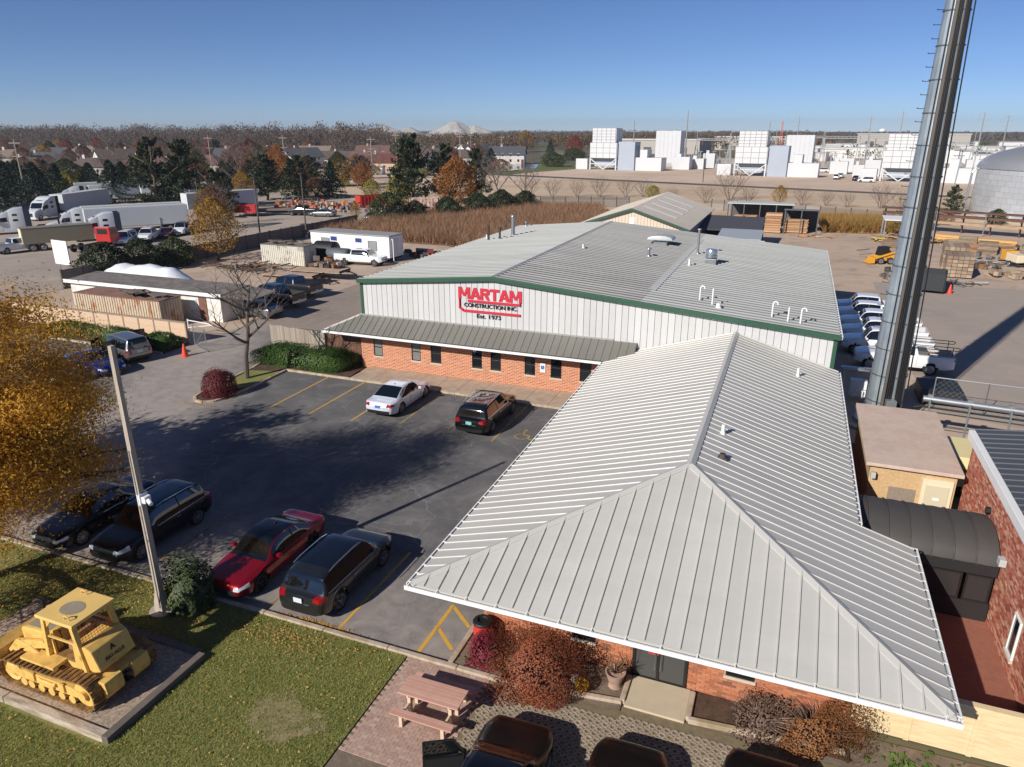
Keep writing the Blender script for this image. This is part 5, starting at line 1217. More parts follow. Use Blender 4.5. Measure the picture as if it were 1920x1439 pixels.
while z < HT:
    mb = MB(); mb.lathe([(rad(z)+.03,-.02),(rad(z)+.06,-.02),(rad(z)+.06,.02),(rad(z)+.03,.02)], (0,0,z), 'Z', NT, True); mb.build('band', M('band_steel', (110,116,120), .5, .6), tw)
    z += 1.45
mb = MB(); mb.cyl((0,0,0),(.32,0,0),.016,n=6); mb.cyl((.32,0,0),(.32,0,.05),.02,n=6); sb = mb.mesh('step_bolt', m_bpipe)
z = 1.2; k = 0
while z < 34: a = ca-1.25-(.2 if k % 2 else 0); o = put('step_bolt', sb, tw, on(z,a,-.02), a); z += .6; k += 1
mb = MB(); mb.box(*[0,.35,-.25,.25],.6,1.2); mb.build('junction_box', m_galv, tw, on(0,ca+.3,.05)[:2]+(0.6,), ca+.3, bevel=.02)
# cable bridge from the tower to the right
ib = thing('cable_bridge', 'galvanised cable bridge on posts running right from the tower base', 'bridge', (6.9,38.4,0), R(-5))
mb = MB(); mb.cyl((.2,0,2.6),(9.5,0,2.6),.16,n=10); mb.build('main_tube', m_galv, ib, smooth=40)
for y in (-.3,.3):
    for z in (2.05,2.3): mb = MB(); mb.cyl((.2,y,z),(9.5,y,z),.03,n=6); mb.build('cable_run', m_plast, ib)
for x in (.5,2.2,3.9,5.6,7.3,9.0):
    mb = MB(); mb.cyl((x,-.35,0),(x,-.35,2.7),.045,n=8); mb.build('post', m_galv, ib); mb = MB(); mb.box(x-.04,x+.04,-.4,.4,2.35,2.42); mb.box(x-.12,x+.12,-.08,.08,2.7,2.85); mb.build('bracket', m_galv, ib)
mb = MB(); mb.tube([(.2,-.3,2.3),(-.2,-.35,2.2),(-.35,-.3,1.8),(-.1,-.2,1.2)], .06, 8); mb.build('cable_loop', m_plast, ib)
fn = thing('compound_fence', 'chain-link fence around the tower compound', 'fence', (8.7,44.6,0), R(-4))
for k in range(6): chain_panel(fn, k*2.6, (k+1)*2.6, 1.9, False, pitch=.3)
fs = thing('pipe_rack', 'galvanised goalpost frame beside the warehouse corner', 'frame', (3.75,43.0,0), R(2))
mb = MB(); mb.cyl((0,0,0),(0,0,2.4),.06,n=8); mb.cyl((1.9,0,0),(1.9,0,2.4),.06,n=8); mb.build('post', m_galv, fs); mb = MB(); mb.cyl((-.15,0,2.35),(2.1,0,2.35),.1,n=10); mb.box(-.2,2.1,-.18,.18,2.42,2.47); mb.build('crossbar', m_galv, fs)
hp = thing('utility_cabinet', 'white utility meters and pipes inside the tower compound', 'cabinet', (4.3,44.3,0))
mb = MB(); mb.box(0,.9,0,.5,.3,1.3); mb.build('box', m_white, hp, bevel=.02); mb = MB(); mb.tube([(.2,-.05,.3),(.2,-.2,.6),(.4,-.25,.9),(.7,-.2,.7),(.7,-.1,.3)], .05, 8); mb.cyl((.45,-.2,.8),(.45,-.35,.8),.12,n=12); mb.build('pipework', m_white, hp)
mb = MB(); mb.box(8.2,10.4,45.3,47.6,0,.9); bw_ = MB(); tag(mb.build('equipment_cabinet', M('dark_cabinet', (40,42,46), .6), None, bevel=.03), 'dark equipment cabinet behind the compound fence', 'cabinet')
# ================================================================== vegetation
m_bark = M('bark', (92,78,66), .95, var=.25, scale=5, stretch=(3,3,.6), bump=.6, bscale=25); m_barkg = M('grey_bark', (128,112,98), .95, var=.2, scale=5, stretch=(3,3,.6), bump=.4)
def skeleton(mb, base, h, r, seed, levels=3, spread=.75, first=.35, kids=(5,5,4), droop=0., lean=(0,0), ratio=.62, up=.25, gn=(7,6,5,4), rmax=99):
    """recursive tapered limbs; returns points along the outer twigs"""
    g = random.Random(seed); tips = []
    def grow(p, d, L, r0, lv):
        n = 4 if lv < 2 else 3; pts = [p.copy()]; q = p.copy(); dd = d.copy()
        for i in range(n):
            dd = (dd+Vector((g.uniform(-.16,.16),g.uniform(-.16,.16),g.uniform(-.1,.12)+(up*.25 if lv else 0)-droop*.3*(lv > 1)))).normalized(); q = q+dd*(L/n); pts.append(q.copy())
            if lv and math.hypot(q.x-base[0],q.y-base[1]) > rmax: break
        n = len(pts)-1
        rs = [r0*(1-.62*i/n) for i in range(n+1)]; mb.tube(pts, rs, gn[lv])
        if lv >= levels-1:
            for i in range(1,n+1): tips.append(pts[i])
            if lv >= levels: return
        if lv < levels:
            k = kids[min(lv,len(kids)-1)]
            for j in range(k):
                u = (first if lv == 0 else .3)+(1-(first if lv == 0 else .3))*(j+.6*g.random())/k; u = min(u,1.); s = u*n; i = min(int(s),n-1); b = pts[i].lerp(pts[i+1],s-i)
                a = 2.4*j+g.uniform(-.5,.5)+seed; perp = Vector((math.cos(a),math.sin(a),0))
                nd = (dd*(.45 if lv else .3)+perp*spread+Vector((0,0,up+g.uniform(-.1,.25)))).normalized()
                grow(b, nd, L*(ratio if lv else .62*(1.15-.5*u))*g.uniform(.8,1.1), rs[i]*.6, lv+1)
    grow(Vector(base), Vector((lean[0],lean[1],1)).normalized(), h*.72, r, 0)
    return tips
def scatter(tips, per, rad, seed, squash=.7):
    g = np.random.default_rng(seed); T = np.array([tuple(t) for t in tips]); P = np.repeat(T, per, 0)
    o = g.normal(size=P.shape)*rad; o[:,2] *= squash; return P+o
# --- the big yellow honey locusts on the left lawn
lf_loc = LEAF('locust_leaf', [(132,98,34),(182,130,40),(212,158,52),(226,178,74),(154,122,46),(222,182,84)], .45, trans=.45)
def locust(label, loc, h, r, seed, per, size, spread=.95, kids=(7,6,5), rad=.42, first=.28, up=.18, droop=.35, low=False, rmax=99):
    t = thing('honey_locust', label, 'tree', loc); mb = MB()
    tips = skeleton(mb, (0,0,0), h, r, seed, 3, spread, first, kids, droop=droop, up=up, ratio=.6, rmax=rmax)
    if low: tips += skeleton(mb, (.1,0,2.4), 7.6, .14, seed+3, 3, 1.0, .2, (6,5,4), droop=.5, up=.02, ratio=.62, lean=(.5,.1), rmax=rmax); tips += skeleton(mb, (-.1,0,2.0), 8.0, .13, seed+5, 3, 1.0, .2, (6,5,4), droop=.5, up=.02, ratio=.62, lean=(-.3,.6), rmax=rmax)
    mb.build('trunk', m_bark, t, smooth=50)
    tips = [p for p in tips if math.hypot(p[0],p[1]) < rmax]
    P = scatter(tips, per, rad, seed, .75); put('crown', quads('crown', P, size, lf_loc, .42, 0, seed), t); return t
locust('yellow honey locust overhanging the dark cars at the left edge', (-25.5,13.0,0), 12.8, .28, 11, 170, .105, .95, rad=.62, first=.08, up=.1, droop=.45, low=True, rmax=5.0)
locust('tall locust left of the lawn shading the middle of the lot', (-33.0,14.0,0), 10.8, .28, 31, 17, .32)
# --- the bare tree on the island
def bare(name, label, loc, h, r, seed, kids=(6,5,4), spread=.9, mat=None, first=.35, leafmat=None, per=0):
    t = thing(name, label, 'tree', loc); mb = MB(); tips = skeleton(mb, (0,0,0), h, r, seed, 3, spread, first, kids, up=.3); mb.build('trunk', mat or m_barkg, t, smooth=50)
    if per: put('crown', quads('crown', scatter(tips, per, .3, seed), .12, leafmat, .5, 0, seed), t)
    return t
bare('bare_tree', 'bare young tree on the mulched island by the gate', (-31.8,34.25,.08), 8.2, .17, 5, (9,5,4), 1.0, M('dark_bark', (96,86,78), .95, var=.2, scale=5), .38)
# --- shrubs
def shrub(name, label, loc, rx, ry, h, leaf, n, size, seed, cat='bush', twigs=40, stemcol=None, inner=.35, flat=0., round_=2., lump=.12, group=None, stems=True):
    t = tag(put(name, None, None, loc), label, cat, group); g = np.random.default_rng(seed)
    u = g.normal(size=(n,3)); u /= np.linalg.norm(u,axis=1)[:,None]; u[:,2] = np.abs(u[:,2])*1.0-.12*(u[:,2] < 0)
    e = 2./round_; v = np.sign(u)*np.abs(u)**e; rr = (inner+(1-inner)*g.random(n)**.35)
    ph = g.uniform(0,6.28,(6,3)); fr = g.normal(size=(6,3))*3.
    bump = 1+lump*sum(np.sin(u@fr[k]+ph[k,0]) for k in range(6))/2.
    P = v*(rr*bump)[:,None]*np.array([rx,ry,h]); P[:,2] = np.maximum(P[:,2],.02)
    if stems:
        mb = MB(); q = random.Random(seed)
        for k in range(twigs):
            a = q.uniform(0,6.28); s = q.uniform(.4,.95); z = h*q.uniform(.5,1.)*(1-.4*s); mb.tube([(.1*rx*math.cos(a),.1*ry*math.sin(a),0),(.55*s*rx*math.cos(a),.55*s*ry*math.sin(a),z*.7),(s*rx*math.cos(a),s*ry*math.sin(a),z)], [.02,.012,.004], 4)
        mb.build('stems', stemcol or m_bark, t)
    put('foliage', quads('foliage', P, size, leaf, .55, flat, seed), t); return t
lf_hedge = LEAF('hedge_leaf', [(32,52,22),(54,80,34),(74,100,44),(94,116,58)], 1.2, trans=.15)
lf_burn = LEAF('barberry_leaf', [(70,28,34),(98,40,44),(120,58,58),(88,36,40)], 1.5); lf_rust = LEAF('rusty_leaf', [(114,58,42),(146,80,56),(166,98,68),(104,66,46),(130,66,48)], 1.2)
lf_crim = LEAF('crimson_leaf', [(96,26,44),(132,44,60),(150,66,76),(84,26,40)], 1.5); lf_brown = LEAF('brown_leaf', [(112,72,44),(140,92,56),(158,110,70),(96,78,48)], 1.2); lf_dust = LEAF('dusty_twig', [(134,112,96),(112,90,78),(150,126,108)], 1.5)
lf_jun = LEAF('juniper_leaf', [(34,48,30),(56,72,44),(82,92,60),(104,110,74)], 1.4, trans=.1)
shrub('hedge', 'long clipped evergreen hedge in front of the board fence', (-30.0,38.1,.09), 3.9, 1.25, 1.25, lf_hedge, 15000, .13, 2, 'hedge', round_=3.2, inner=.75, lump=.08, twigs=60)
shrub('barberry_bush', 'round dark red barberry bush at the tip of the island', (-31.3,31.35,.09), 1.05, 1.0, 1.75, lf_burn, 7000, .1, 3, inner=.6, lump=.06, round_=2.4)
shrub('juniper_bush', 'dark green juniper bush between the pole and red sedan', (-17.45,14.85,.06), .95, .8, 1.75, lf_jun, 7000, .11, 4, inner=.5, lump=.2, round_=2.5)
shrub('crimson_bush', 'small crimson bush beside the red barrel bin', (-7.15,16.05,.07), .62, .5, .85, lf_crim, 4200, .06, 5, inner=.4, lump=.2)
shrub('rusty_bush', 'large rust coloured bush by the brick wall near the picnic table', (-5.35,15.75,.05), 1.4, 1.1, 1.75, lf_rust, 26000, .055, 6, inner=.25, lump=.26, twigs=120)
shrub('dry_bush', 'dry grey twiggy bush right of the entrance slab', (.85,16.35,.07), 1.0, .75, 1.0, lf_dust, 3200, .07, 7, inner=.3, lump=.2, twigs=120, stemcol=M('twig_grey', (140,118,104), .9))
shrub('brown_bush', 'russet bush at the right end of the brick wall', (2.15,16.4,.07), 1.15, .85, 1.25, lf_brown, 10000, .062, 8, inner=.25, lump=.34, twigs=90)
shrub('hedge', 'long low hedge along the tan panel wall', (-49.6,37.8,.05), 5.2, 1.0, 1.0, lf_hedge, 9000, .15, 9, 'hedge', round_=4, inner=.75, lump=.06, twigs=30)
shrub('hedge', 'dark hedge right of the boxy silver SUV', (-42.9,37.8,.05), 1.5, .95, 1.05, lf_hedge, 4000, .15, 10, 'hedge', round_=3, inner=.75, lump=.1, twigs=20)
# --- lawn grass and fallen leaves
g = np.random.default_rng(3)
def blades(n, x0, x1, y0, y1, h, w, mat, name, z0=.06, keep=None):
    x = g.uniform(x0,x1,n); y = g.uniform(y0,y1,n)
    if keep is not None: k = keep(x,y); x, y = x[k], y[k]; n = len(x)
    a = g.uniform(0,6.28,n); hh = h*g.uniform(.5,1.3,n); dx, dy = np.cos(a)*w, np.sin(a)*w; lx, ly = g.normal(size=n)*hh*.5, g.normal(size=n)*hh*.5
    V = np.stack([np.stack([x-dx,y-dy,np.full(n,z0)],1),np.stack([x+dx,y+dy,np.full(n,z0)],1),np.stack([x+lx,y+ly,z0+hh],1)],1).reshape(-1,3)
    return rawmesh(name, V, 3, mat)
sheet('bare_patch', [(-11.4+1.15*math.cos(t_)*(1+.22*math.sin(3*t_+1)), 11.9+.75*math.sin(t_)*(1+.25*math.sin(4*t_))) for t_ in [k*.2 for k in range(31)]], .066, ground_mat('dry_turf', (146,134,98), [(2,.42,.6,(120,116,70),.9),(7,.5,.65,(164,146,118),.7)], .8, 30))
lf_gr = LEAF('grass_blade', [(116,122,58),(142,148,76),(164,164,96),(180,170,116)], .35, trans=.35)
noplinth = lambda x, y: ~((x > -22.6)&(x < -15.0)&(y > 9.4)&(y < 13.2))&((((x+11.4)/1.1)**2+((y-11.9)/.75)**2+.5*np.sin(x*7)*np.sin(y*9) > .8)|(np.sin(x*91.7+y*57.3) > .3))
stuff(tag(put('grass', blades(170000,-25,-9.45,7.5,15.28,.05,.01,lf_gr,'grass',.06,noplinth)), 'short mown green grass around the crawler loader', 'grass'))
lf_fall = LEAF('fallen_leaf', [(150,96,40),(186,134,66),(206,166,100),(128,80,40)], .8, trans=.1)
n1 = 1900; x = np.concatenate([g.uniform(-24,-9.5,n1), g.normal(-13.6,1.6,700), g.normal(-22,2,1500)]); y = np.concatenate([g.uniform(8,15.2,n1), 14.6+g.normal(0,.35,700), g.uniform(13,15.2,1500)]); k = noplinth(x,y)&(y < 15.25)&(x < -9.45)
P = np.stack([x[k],y[k],np.full(k.sum(),.12)],1); stuff(tag(put('fallen_leaves', quads('fallen_leaves', P, .055, lf_fall, .7, 2.5, 4)), 'yellow and brown leaves scattered over the lawn', 'leaves'))
P = np.concatenate([np.stack([g.normal(-12.9,.7,300), 15.6+np.abs(g.normal(0,.08,300)), np.full(300,.02)],1), np.stack([g.normal(-19.0,.8,120), 36.5-np.abs(g.normal(0,.1,120)), np.full(120,.02)],1), np.stack([g.normal(-31.5,.9,140), 29.75-np.abs(g.normal(0,.15,140)), np.full(140,.02)],1), np.stack([g.uniform(-24,-8.5,260), g.uniform(15.6,36,260), np.full(260,.015)],1)])
stuff(tag(put('gutter_leaves', quads('gutter_leaves', P, .06, lf_fall, .7, 3, 5)), 'dry orange leaves blown along the parking kerbs', 'leaves'))
P = np.stack([g.normal(5.0,.9,260), 16.2+g.normal(0,.35,260), np.full(260,.06)],1)
stuff(tag(put('weeds', quads('weeds', P, .16, LEAF('weed_leaf', [(52,84,28),(84,118,44),(108,134,60)], 2), .6, 1.5, 6)), 'patchy green weeds in front of the beige wall', 'weeds'))
P = np.stack([g.normal(-6.9,.45,160), 15.75+np.abs(g.normal(0,.2,160)), np.full(160,.1)],1)
stuff(tag(put('ground_cover', quads('ground_cover', P, .1, MATS['weed_leaf'], .6, 1.2, 6)), 'low green plants under the crimson bush', 'plants'))
# --- reeds
def inpoly(x, y, P):
    r = np.zeros(len(x), bool); j = len(P)-1
    for i in range(len(P)):
        xi, yi = P[i]; xj, yj = P[j]; c = ((yi > y) != (yj > y))&(x < (xj-xi)*(y-yi)/(yj-yi+1e-9)+xi); r ^= c; j = i
    return r
lf_reed = LEAF('reed', [(112,82,62),(146,110,84),(166,132,104),(128,98,70),(182,152,120)], .25, trans=.2)
R1 = [(-67.5,92),(-45,91),(-28.5,80),(-28.5,114),(-37,145),(-56,143),(-67,108)]; R2 = [(4.6,124.5),(16.6,126.5),(15.6,136.5),(4.4,138.5)]
stuff(tag(put('reeds', blades(110000,-68,-28,80,146,1.7,.05,lf_reed,'reeds',0,lambda x, y: inpoly(x,y,R1))), 'field of tall russet reeds behind the warehouse', 'reeds'))
stuff(tag(put('reeds', blades(16000,4,17,124,139,2.0,.06,LEAF('reed_gold', [(140,100,56),(176,136,76),(156,128,70),(120,110,60)], .25),'reeds',0,lambda x, y: inpoly(x,y,R2))), 'clump of golden reeds beside the open lumber shed', 'reeds'))
# --- background tree kinds (one of each, then copies)
LFs = {'pine':LEAF('pine_needle', [(28,36,24),(42,52,32),(58,68,42),(70,80,52)], .5, trans=.08),'spruce':LEAF('spruce_needle', [(22,34,28),(34,50,38),(50,66,50),(66,80,62)], .5, trans=.08),
  'gold':LEAF('gold_leaf', [(120,88,36),(154,116,46),(174,138,64),(134,104,48)], .5, trans=.3),'orange':LEAF('orange_leaf', [(116,70,36),(150,94,44),(168,116,62),(130,94,54)], .5, trans=.3),
  'red':LEAF('red_leaf', [(70,36,38),(98,50,50),(118,68,64),(86,54,50)], .5, trans=.25),'scarlet':LEAF('scarlet_leaf', [(112,46,36),(144,62,46),(160,88,62)], .5, trans=.25),'brown':LEAF('rustbrown_leaf', [(96,66,46),(124,86,58),(140,104,76),(106,84,58)], .5),
  'lime':LEAF('lime_leaf', [(98,98,34),(140,134,48),(168,156,66),(120,116,48)], .5, trans=.3),'green':LEAF('dull_green_leaf', [(40,52,28),(60,72,38),(82,92,52),(70,76,44)], .5)}
m_twig = M('far_twig', (112,98,88), .95, var=.15, scale=1)
proto = {}
def crown_pts(n, seed, prof, lump=.25, inner=.45):
    gg = np.random.default_rng(seed); u = gg.random(n)**.8; a = gg.uniform(0,6.28,n); rr = np.sqrt(inner+(1-inner)*gg.random(n))*np.interp(u,*prof)
    k = 1+lump*(np.sin(a*3+u*9+seed)+np.sin(a*5-u*14+seed*2))*.5
    return np.stack([rr*k*np.cos(a),rr*k*np.sin(a),u],1)
def conifer_pts(n, seed, tiers=16):
    gg = np.random.default_rng(seed); t = gg.integers(0,tiers,n); z = .06+.92*t/tiers; a0 = gg.uniform(0,6.28,(tiers,9)); br = gg.integers(0,9,n); a = a0[t,br]+gg.normal(size=n)*.09; R_ = (1-z)*.5+.03
    s = gg.random(n)**.6; r_ = s*R_; return np.stack([r_*np.cos(a),r_*np.sin(a),np.clip(z-.06*s+gg.normal(size=n)*.012,.02,1)],1)
def bough_pts(n, seed, tiers=13):
    gg = np.random.default_rng(seed); t = gg.integers(0,tiers,n); z = .08+.88*(t+.5)/tiers; nb = 7; a0 = gg.uniform(0,6.28,(tiers,nb)); ln = gg.uniform(.55,1.15,(tiers,nb)); br = gg.integers(0,nb,n)
    R_ = np.interp(z,[0,.12,.3,.6,.85,1],[.2,.34,.38,.3,.17,.05])*ln[t,br]; s = gg.random(n)**.55; a = a0[t,br]+gg.normal(size=n)*.2*(1.1-s); r_ = s*R_
    return np.stack([r_*np.cos(a),r_*np.sin(a),np.clip(z+.05*s+gg.normal(size=n)*.02,.03,1)],1)
def make_proto(key, kind, leaf, seed, n=1500, size=.055):
    """unit-height tree: trunk with limbs, crown of leaf faces"""
    mb = MB()
    if kind == 'conifer': mb.cyl((0,0,0),(0,0,.95),.022,.004,6); P = conifer_pts(n,seed)
    elif kind == 'pine':
        skeleton(mb,(0,0,0),1.25,.028,seed,1,.9,.2,(10,),up=.1,gn=(5,4,4)); P = bough_pts(n,seed)
    elif kind == 'round':
        tips = skeleton(mb,(0,0,0),1.15,.026,seed,2,.75,.25,(7,5),up=.3,gn=(5,4,3)); P = crown_pts(n,seed,([0,.12,.45,.75,1],[.1,.32,.4,.3,.04]),.28); P[:,2] = .14+P[:,2]*.86
    elif kind == 'bush':
        for k in range(6): a = k*1.05+seed; mb.tube([(0,0,0),(.2*math.cos(a),.2*math.sin(a),.5),(.35*math.cos(a),.35*math.sin(a),.85)], [.02,.012,.005], 4)
        P = crown_pts(n,seed,([0,.3,.7,1],[.42,.6,.5,.08]),.35)
    elif kind == 'bare':
        tips = skeleton(mb,(0,0,0),1.2,.024,seed,3,.8,.22,(8,5,4),up=.35,gn=(5,3,3,3)); P = scatter(tips,2,.035,seed)[:n]; size *= .5
    elif kind == 'bareshrub':
        for k in range(7): a = k*.9+seed; skeleton(mb,(.05*math.cos(a),.05*math.sin(a),0),1.1,.012,seed+k,2,.7,.2,(5,4),lean=(.45*math.cos(a),.45*math.sin(a)),gn=(3,3,3)); 
        P = crown_pts(max(n//4,60),seed,([0,.4,1],[.3,.5,.2]),.3); size *= .5
    proto[key] = (mb.mesh('trunk', m_twig if 'bare' in kind else m_bark, recalc=False), quads('crown', P, size, leaf, .6, 0, seed))
for k, kind, lf, n, sz in (('spruce','conifer','spruce',2200,.06),('pine','pine','pine',2600,.06),('pine2','pine','pine',2600,.06),('gold','round','gold',1900,.055),('gold2','round','gold',1300,.05),('orange','round','orange',1900,.055),('red','round','red',1700,.055),('scarlet','round','scarlet',1700,.055),
   ('brown','round','brown',1500,.05),('brown2','round','brown',1100,.05),('limebush','bush','lime',1300,.09),('greenbush','bush','green',1500,.1),('darkbush','bush','pine',1700,.1),('brownbush','bush','brown',1200,.09),('green','round','green',1800,.06),('bare','bare','brown',500,.05),('bare2','bare','brown',400,.05),('bareshrub','bareshrub','brown',300,.06)):
    make_proto(k, kind, LFs[lf], sum(map(ord,k)), int(n*(3.2 if 'bare' not in k else 1)), sz*.56)
def tree(kind, label, x, y, h, w=1., rz=None, cat='tree', group=None, name=None):
    tk, cr = proto[kind]; nm = name or {'spruce':'spruce_tree','pine':'pine_tree','pine2':'pine_tree','bare':'bare_tree','bare2':'bare_tree','bareshrub':'bare_shrub'}.get(kind, 'bush' if 'bush' in kind else 'autumn_tree')
    t = tag(put(nm, None, None, (x,y,-.02), rnd.uniform(0,6.28) if rz is None else rz, (h*w,h*w,h)), label, 'bush' if ('bush' in kind or 'shrub' in kind) else cat, group)
    put('trunk', tk, t); put('crown', cr, t); return t
# ================================================================== inner yard, left
m_shw = M('shed_white', (222,220,214), .7, var=.06, scale=1.5, col2=(206,200,190)); m_felt = M('grey_felt', (122,116,110), .95, var=.15, scale=1.2, col2=(98,92,88))
sd = thing('white_shed', 'long low white shed with grey flat roof behind the tan wall', 'shed')
mb = MB(); mb.box(-61,-43.7,45.2,48.0,0,2.3); mb.build('wall', m_shw, sd)
mb = MB(); mb.add([(-61.3,44.9,2.3),(-43.3,44.9,2.3),(-43.3,48.4,2.5),(-61.3,48.4,2.5),(-61.3,44.9,2.42),(-43.3,44.9,2.42),(-43.3,48.4,2.62),(-61.3,48.4,2.62)], [(0,3,2,1),(4,5,6,7),(0,1,5,4),(1,2,6,5),(2,3,7,6),(3,0,4,7)]); mb.build('roof', m_felt, sd)
mb = MB(); mb.box(-61.35,-43.25,44.8,44.9,2.2,2.5); mb.build('fascia', m_white, sd)
mb = MB(); mb.box(-46.0,-45.2,45.14,45.2,.05,1.95); mb.build('door', M('brown_door', (120,84,66), .7), sd); mb = MB(); mb.box(-46.9,-46.3,45.14,45.2,.9,1.8); mb.build('window', m_white, sd)
for x in (-43.2,-40.6): mb = MB(); mb.cyl((x,47.0,0),(x,47.0,2.3),.05,n=8); mb.build('post', m_galv, sd)
mb = MB(); mb.add([(-43.3,44.9,2.31),(-40.3,45.2,2.15),(-40.3,48.2,2.3),(-43.3,48.4,2.48)], [(0,1,2,3)]); mb.extrude([(-43.3,44.9,2.31),(-40.3,45.2,2.15),(-40.3,48.2,2.3),(-43.3,48.4,2.48)], (0,0,.06)); mb.build('bay_roof', m_felt, sd)
m_rustc = M('rusty_panel', (196,180,156), .8, col2=(168,108,66), scale=1.6, thr=(.52,.64), var=.15, stretch=(1,1,.4)); m_rroof = M('rust_roof', (132,100,86), .9, var=.2, scale=1)
def container(name, label, loc, rz, L_, Wd, H, wallm, roofm, pitch=.28, cat='container', door=True):
    t = thing(name, label, cat, loc, rz); mb = MB(); mb.box(-L_/2+.05,L_/2-.05,-Wd/2+.05,Wd/2-.05,.1,H-.03); mb.build('core', wallm, t)
    mb = MB(); mb.box(-L_/2,L_/2,-Wd/2,Wd/2,H-.028,H+.03); mb.build('roof', roofm, t)
    mb = MB(); mb.box(0,pitch*.72,-.03,.03,.14,H-.05); me = mb.mesh('rib_panel', wallm, bevel=.01)
    for i in range(int(L_/pitch)):
        for s in (-1,1): put('rib_panel', me, t, (-L_/2+i*pitch+.03, s*(Wd/2-.03), 0))
    for i in range(int(Wd/pitch)):
        for s in (-1,1): put('rib_panel', me, t, (s*(L_/2-.03), -Wd/2+i*pitch+.03, 0), R(90))
    return t
container('rusty_container', 'rusty cream container behind the tan panel wall', (-51.6,43.0,0), 0, 9.6, 2.4, 2.25, m_rustc, m_rroof)
mb = MB()
g = random.Random(8)
for k in range(14): mb.obox((g.uniform(-2,2),g.uniform(-.7,.7),.05+.05*k*.6),(g.uniform(.8,2.4),g.uniform(.2,.8),.05),g.uniform(-.5,.5),g.uniform(-.08,.08))
stuff(tag(mb.build('scrap_boards', M('scrap_wood', (120,108,98), .9, rand=[(134,122,110),(96,86,78),(150,134,118),(70,64,60)]), None, (-49.5,43.0,2.28)), 'loose weathered boards piled on the rusty container roof', 'boards'))
m_tarp = M('white_tarp', (224,228,234), .5, var=.06, scale=.8, bump=.9, bscale=1.2)
mb = MB(); gx, gy = 44, 14; V = []; g = random.Random(4)
for j in range(gy+1):
    for i in range(gx+1):
        u, v = i/gx, j/gy; e = min(1,4*u,4*(1-u)*1.0)**.5*math.sin(math.pi*v)**.6
        V.append((-65+13.5*u, 49.4+4.6*v-.5*u, .1+2.95*e*(1-.2*u)+.16*math.sin(9*u+4*v)*e+.1*math.sin(23*u-6*v)*e+g.uniform(-.07,.07)*e))
mb.add(V, [(j*(gx+1)+i,j*(gx+1)+i+1,(j+1)*(gx+1)+i+1,(j+1)*(gx+1)+i) for j in range(gy) for i in range(gx)]); tag(mb.build('tarpaulin', m_tarp, None, smooth=180), 'bright white tarpaulin covering a long stack behind the shed', 'tarp')
# dark site wall of precast panels
m_site = M('dark_panel', (104,98,92), .95, var=.15, scale=1.2, bump=.3); m_sitep = M('dark_post', (88,82,78), .95, var=.12)
t = thing('site_wall', 'dark precast wall between the yard and truck lot', 'wall', (-68.5,50,0), R(90)); n_ = 22; L_ = 2.45
mb = MB(); mb.box(.05,L_-.05,-.05,.05,0,.95); me = mb.mesh('panel', m_site); mb = MB(); mb.box(-.08,.08,-.09,.09,0,2.0); mp = mb.mesh('post', m_sitep)
for i in range(n_):
    for r_ in range(2): put('panel', me, t, (i*L_,0,r_*.965))
for i in range(n_+1): put('post', mp, t, (i*L_,0,0))
def lamp_post(label, x, y, h, arm=True):
    t = thing('lamp_post', label, 'lamp', (x,y,0)); mb = MB(); mb.cyl((0,0,0),(0,0,h),.13,.08,10); mb.build('pole', M('lamp_pole', (88,80,74), .7), t)
    mb = MB(); mb.box(-.35,.35,-.25,.25,h,h+.2); mb.build('lamp_head', m_plast, t); mb = MB(); mb.cyl((0,0,0),(0,0,.5),.25,n=10); mb.build('base', m_conc, t)
lamp_post('tall dark lamp post behind the white rusty container', -69.8, 81.4, 9.0); lamp_post('tall lamp post left of the white office trailer', -68.0, 89.4, 9.2)
lamp_post('lamp post beside the white trailers at the dark pines', -93, 94.5, 7.6)
container('old_container', 'battered white storage container with boards on top', (-56.2,70.2,0), 0, 6.2, 2.5, 2.4, M('peeling_white', (206,202,188), .8, col2=(150,136,118), scale=1.4, thr=(.5,.7), var=.12), m_felt)
mb = MB(); g = random.Random(5)
for k in range(12): mb.obox((g.uniform(-1.6,2.6),g.uniform(-.8,.8),.04+k*.03),(g.uniform(.8,2.2),g.uniform(.15,.5),.05),g.uniform(-.6,.6),g.uniform(-.1,.1))
stuff(tag(mb.build('scrap_boards', MATS['scrap_wood'], None, (-56.4,70.2,2.44)), 'scrap boards on the battered white container', 'boards'))
for lab, x, y, r_ in (('black horizontal tank behind the battered white container',-53.2,73.6,1.1),('smaller dark tank between container and office trailer',-51.0,72.9,.8)):
    t = thing('storage_tank', lab, 'tank', (x,y,0)); mb = MB(); mb.lathe([(0,-1.6),(r_*.7,-1.55),(r_,-1.3),(r_,1.3),(r_*.7,1.55),(0,1.6)], (0,0,r_+.25), 'X', 18); mb.build('vessel', m_plast if r_ > 1 else M('grey_tank', (84,92,98), .6), t, smooth=50)
    mb = MB(); mb.box(-1.1,-.9,-r_*.8,r_*.8,0,.6); mb.box(.9,1.1,-r_*.8,r_*.8,0,.6); mb.build('cradle', m_trk, t)
ot = thing('office_trailer', 'white site office trailer with blue signs and grey windows', 'trailer', (-51.2,77.2,0), R(-4))
mb = MB(); mb.box(-6,6,-1.5,1.5,.55,3.1); mb.build('body', M('trailer_white', (226,228,230), .5, var=.03), ot, bevel=.02)
mb = MB(); mb.box(-6.1,6.1,-1.6,1.6,3.1,3.25); mb.build('roof', M('trailer_roof', (150,148,146), .7), ot, bevel=.03)
for x in (-4.3,2.9): w = window(ot,'y',x,x+1.3,-1.5,1.3,2.5,-1, fm=M('grey_shutter', (120,122,124), .6), gm=M('shutter', (140,142,144), .5), sill=False, split=False)
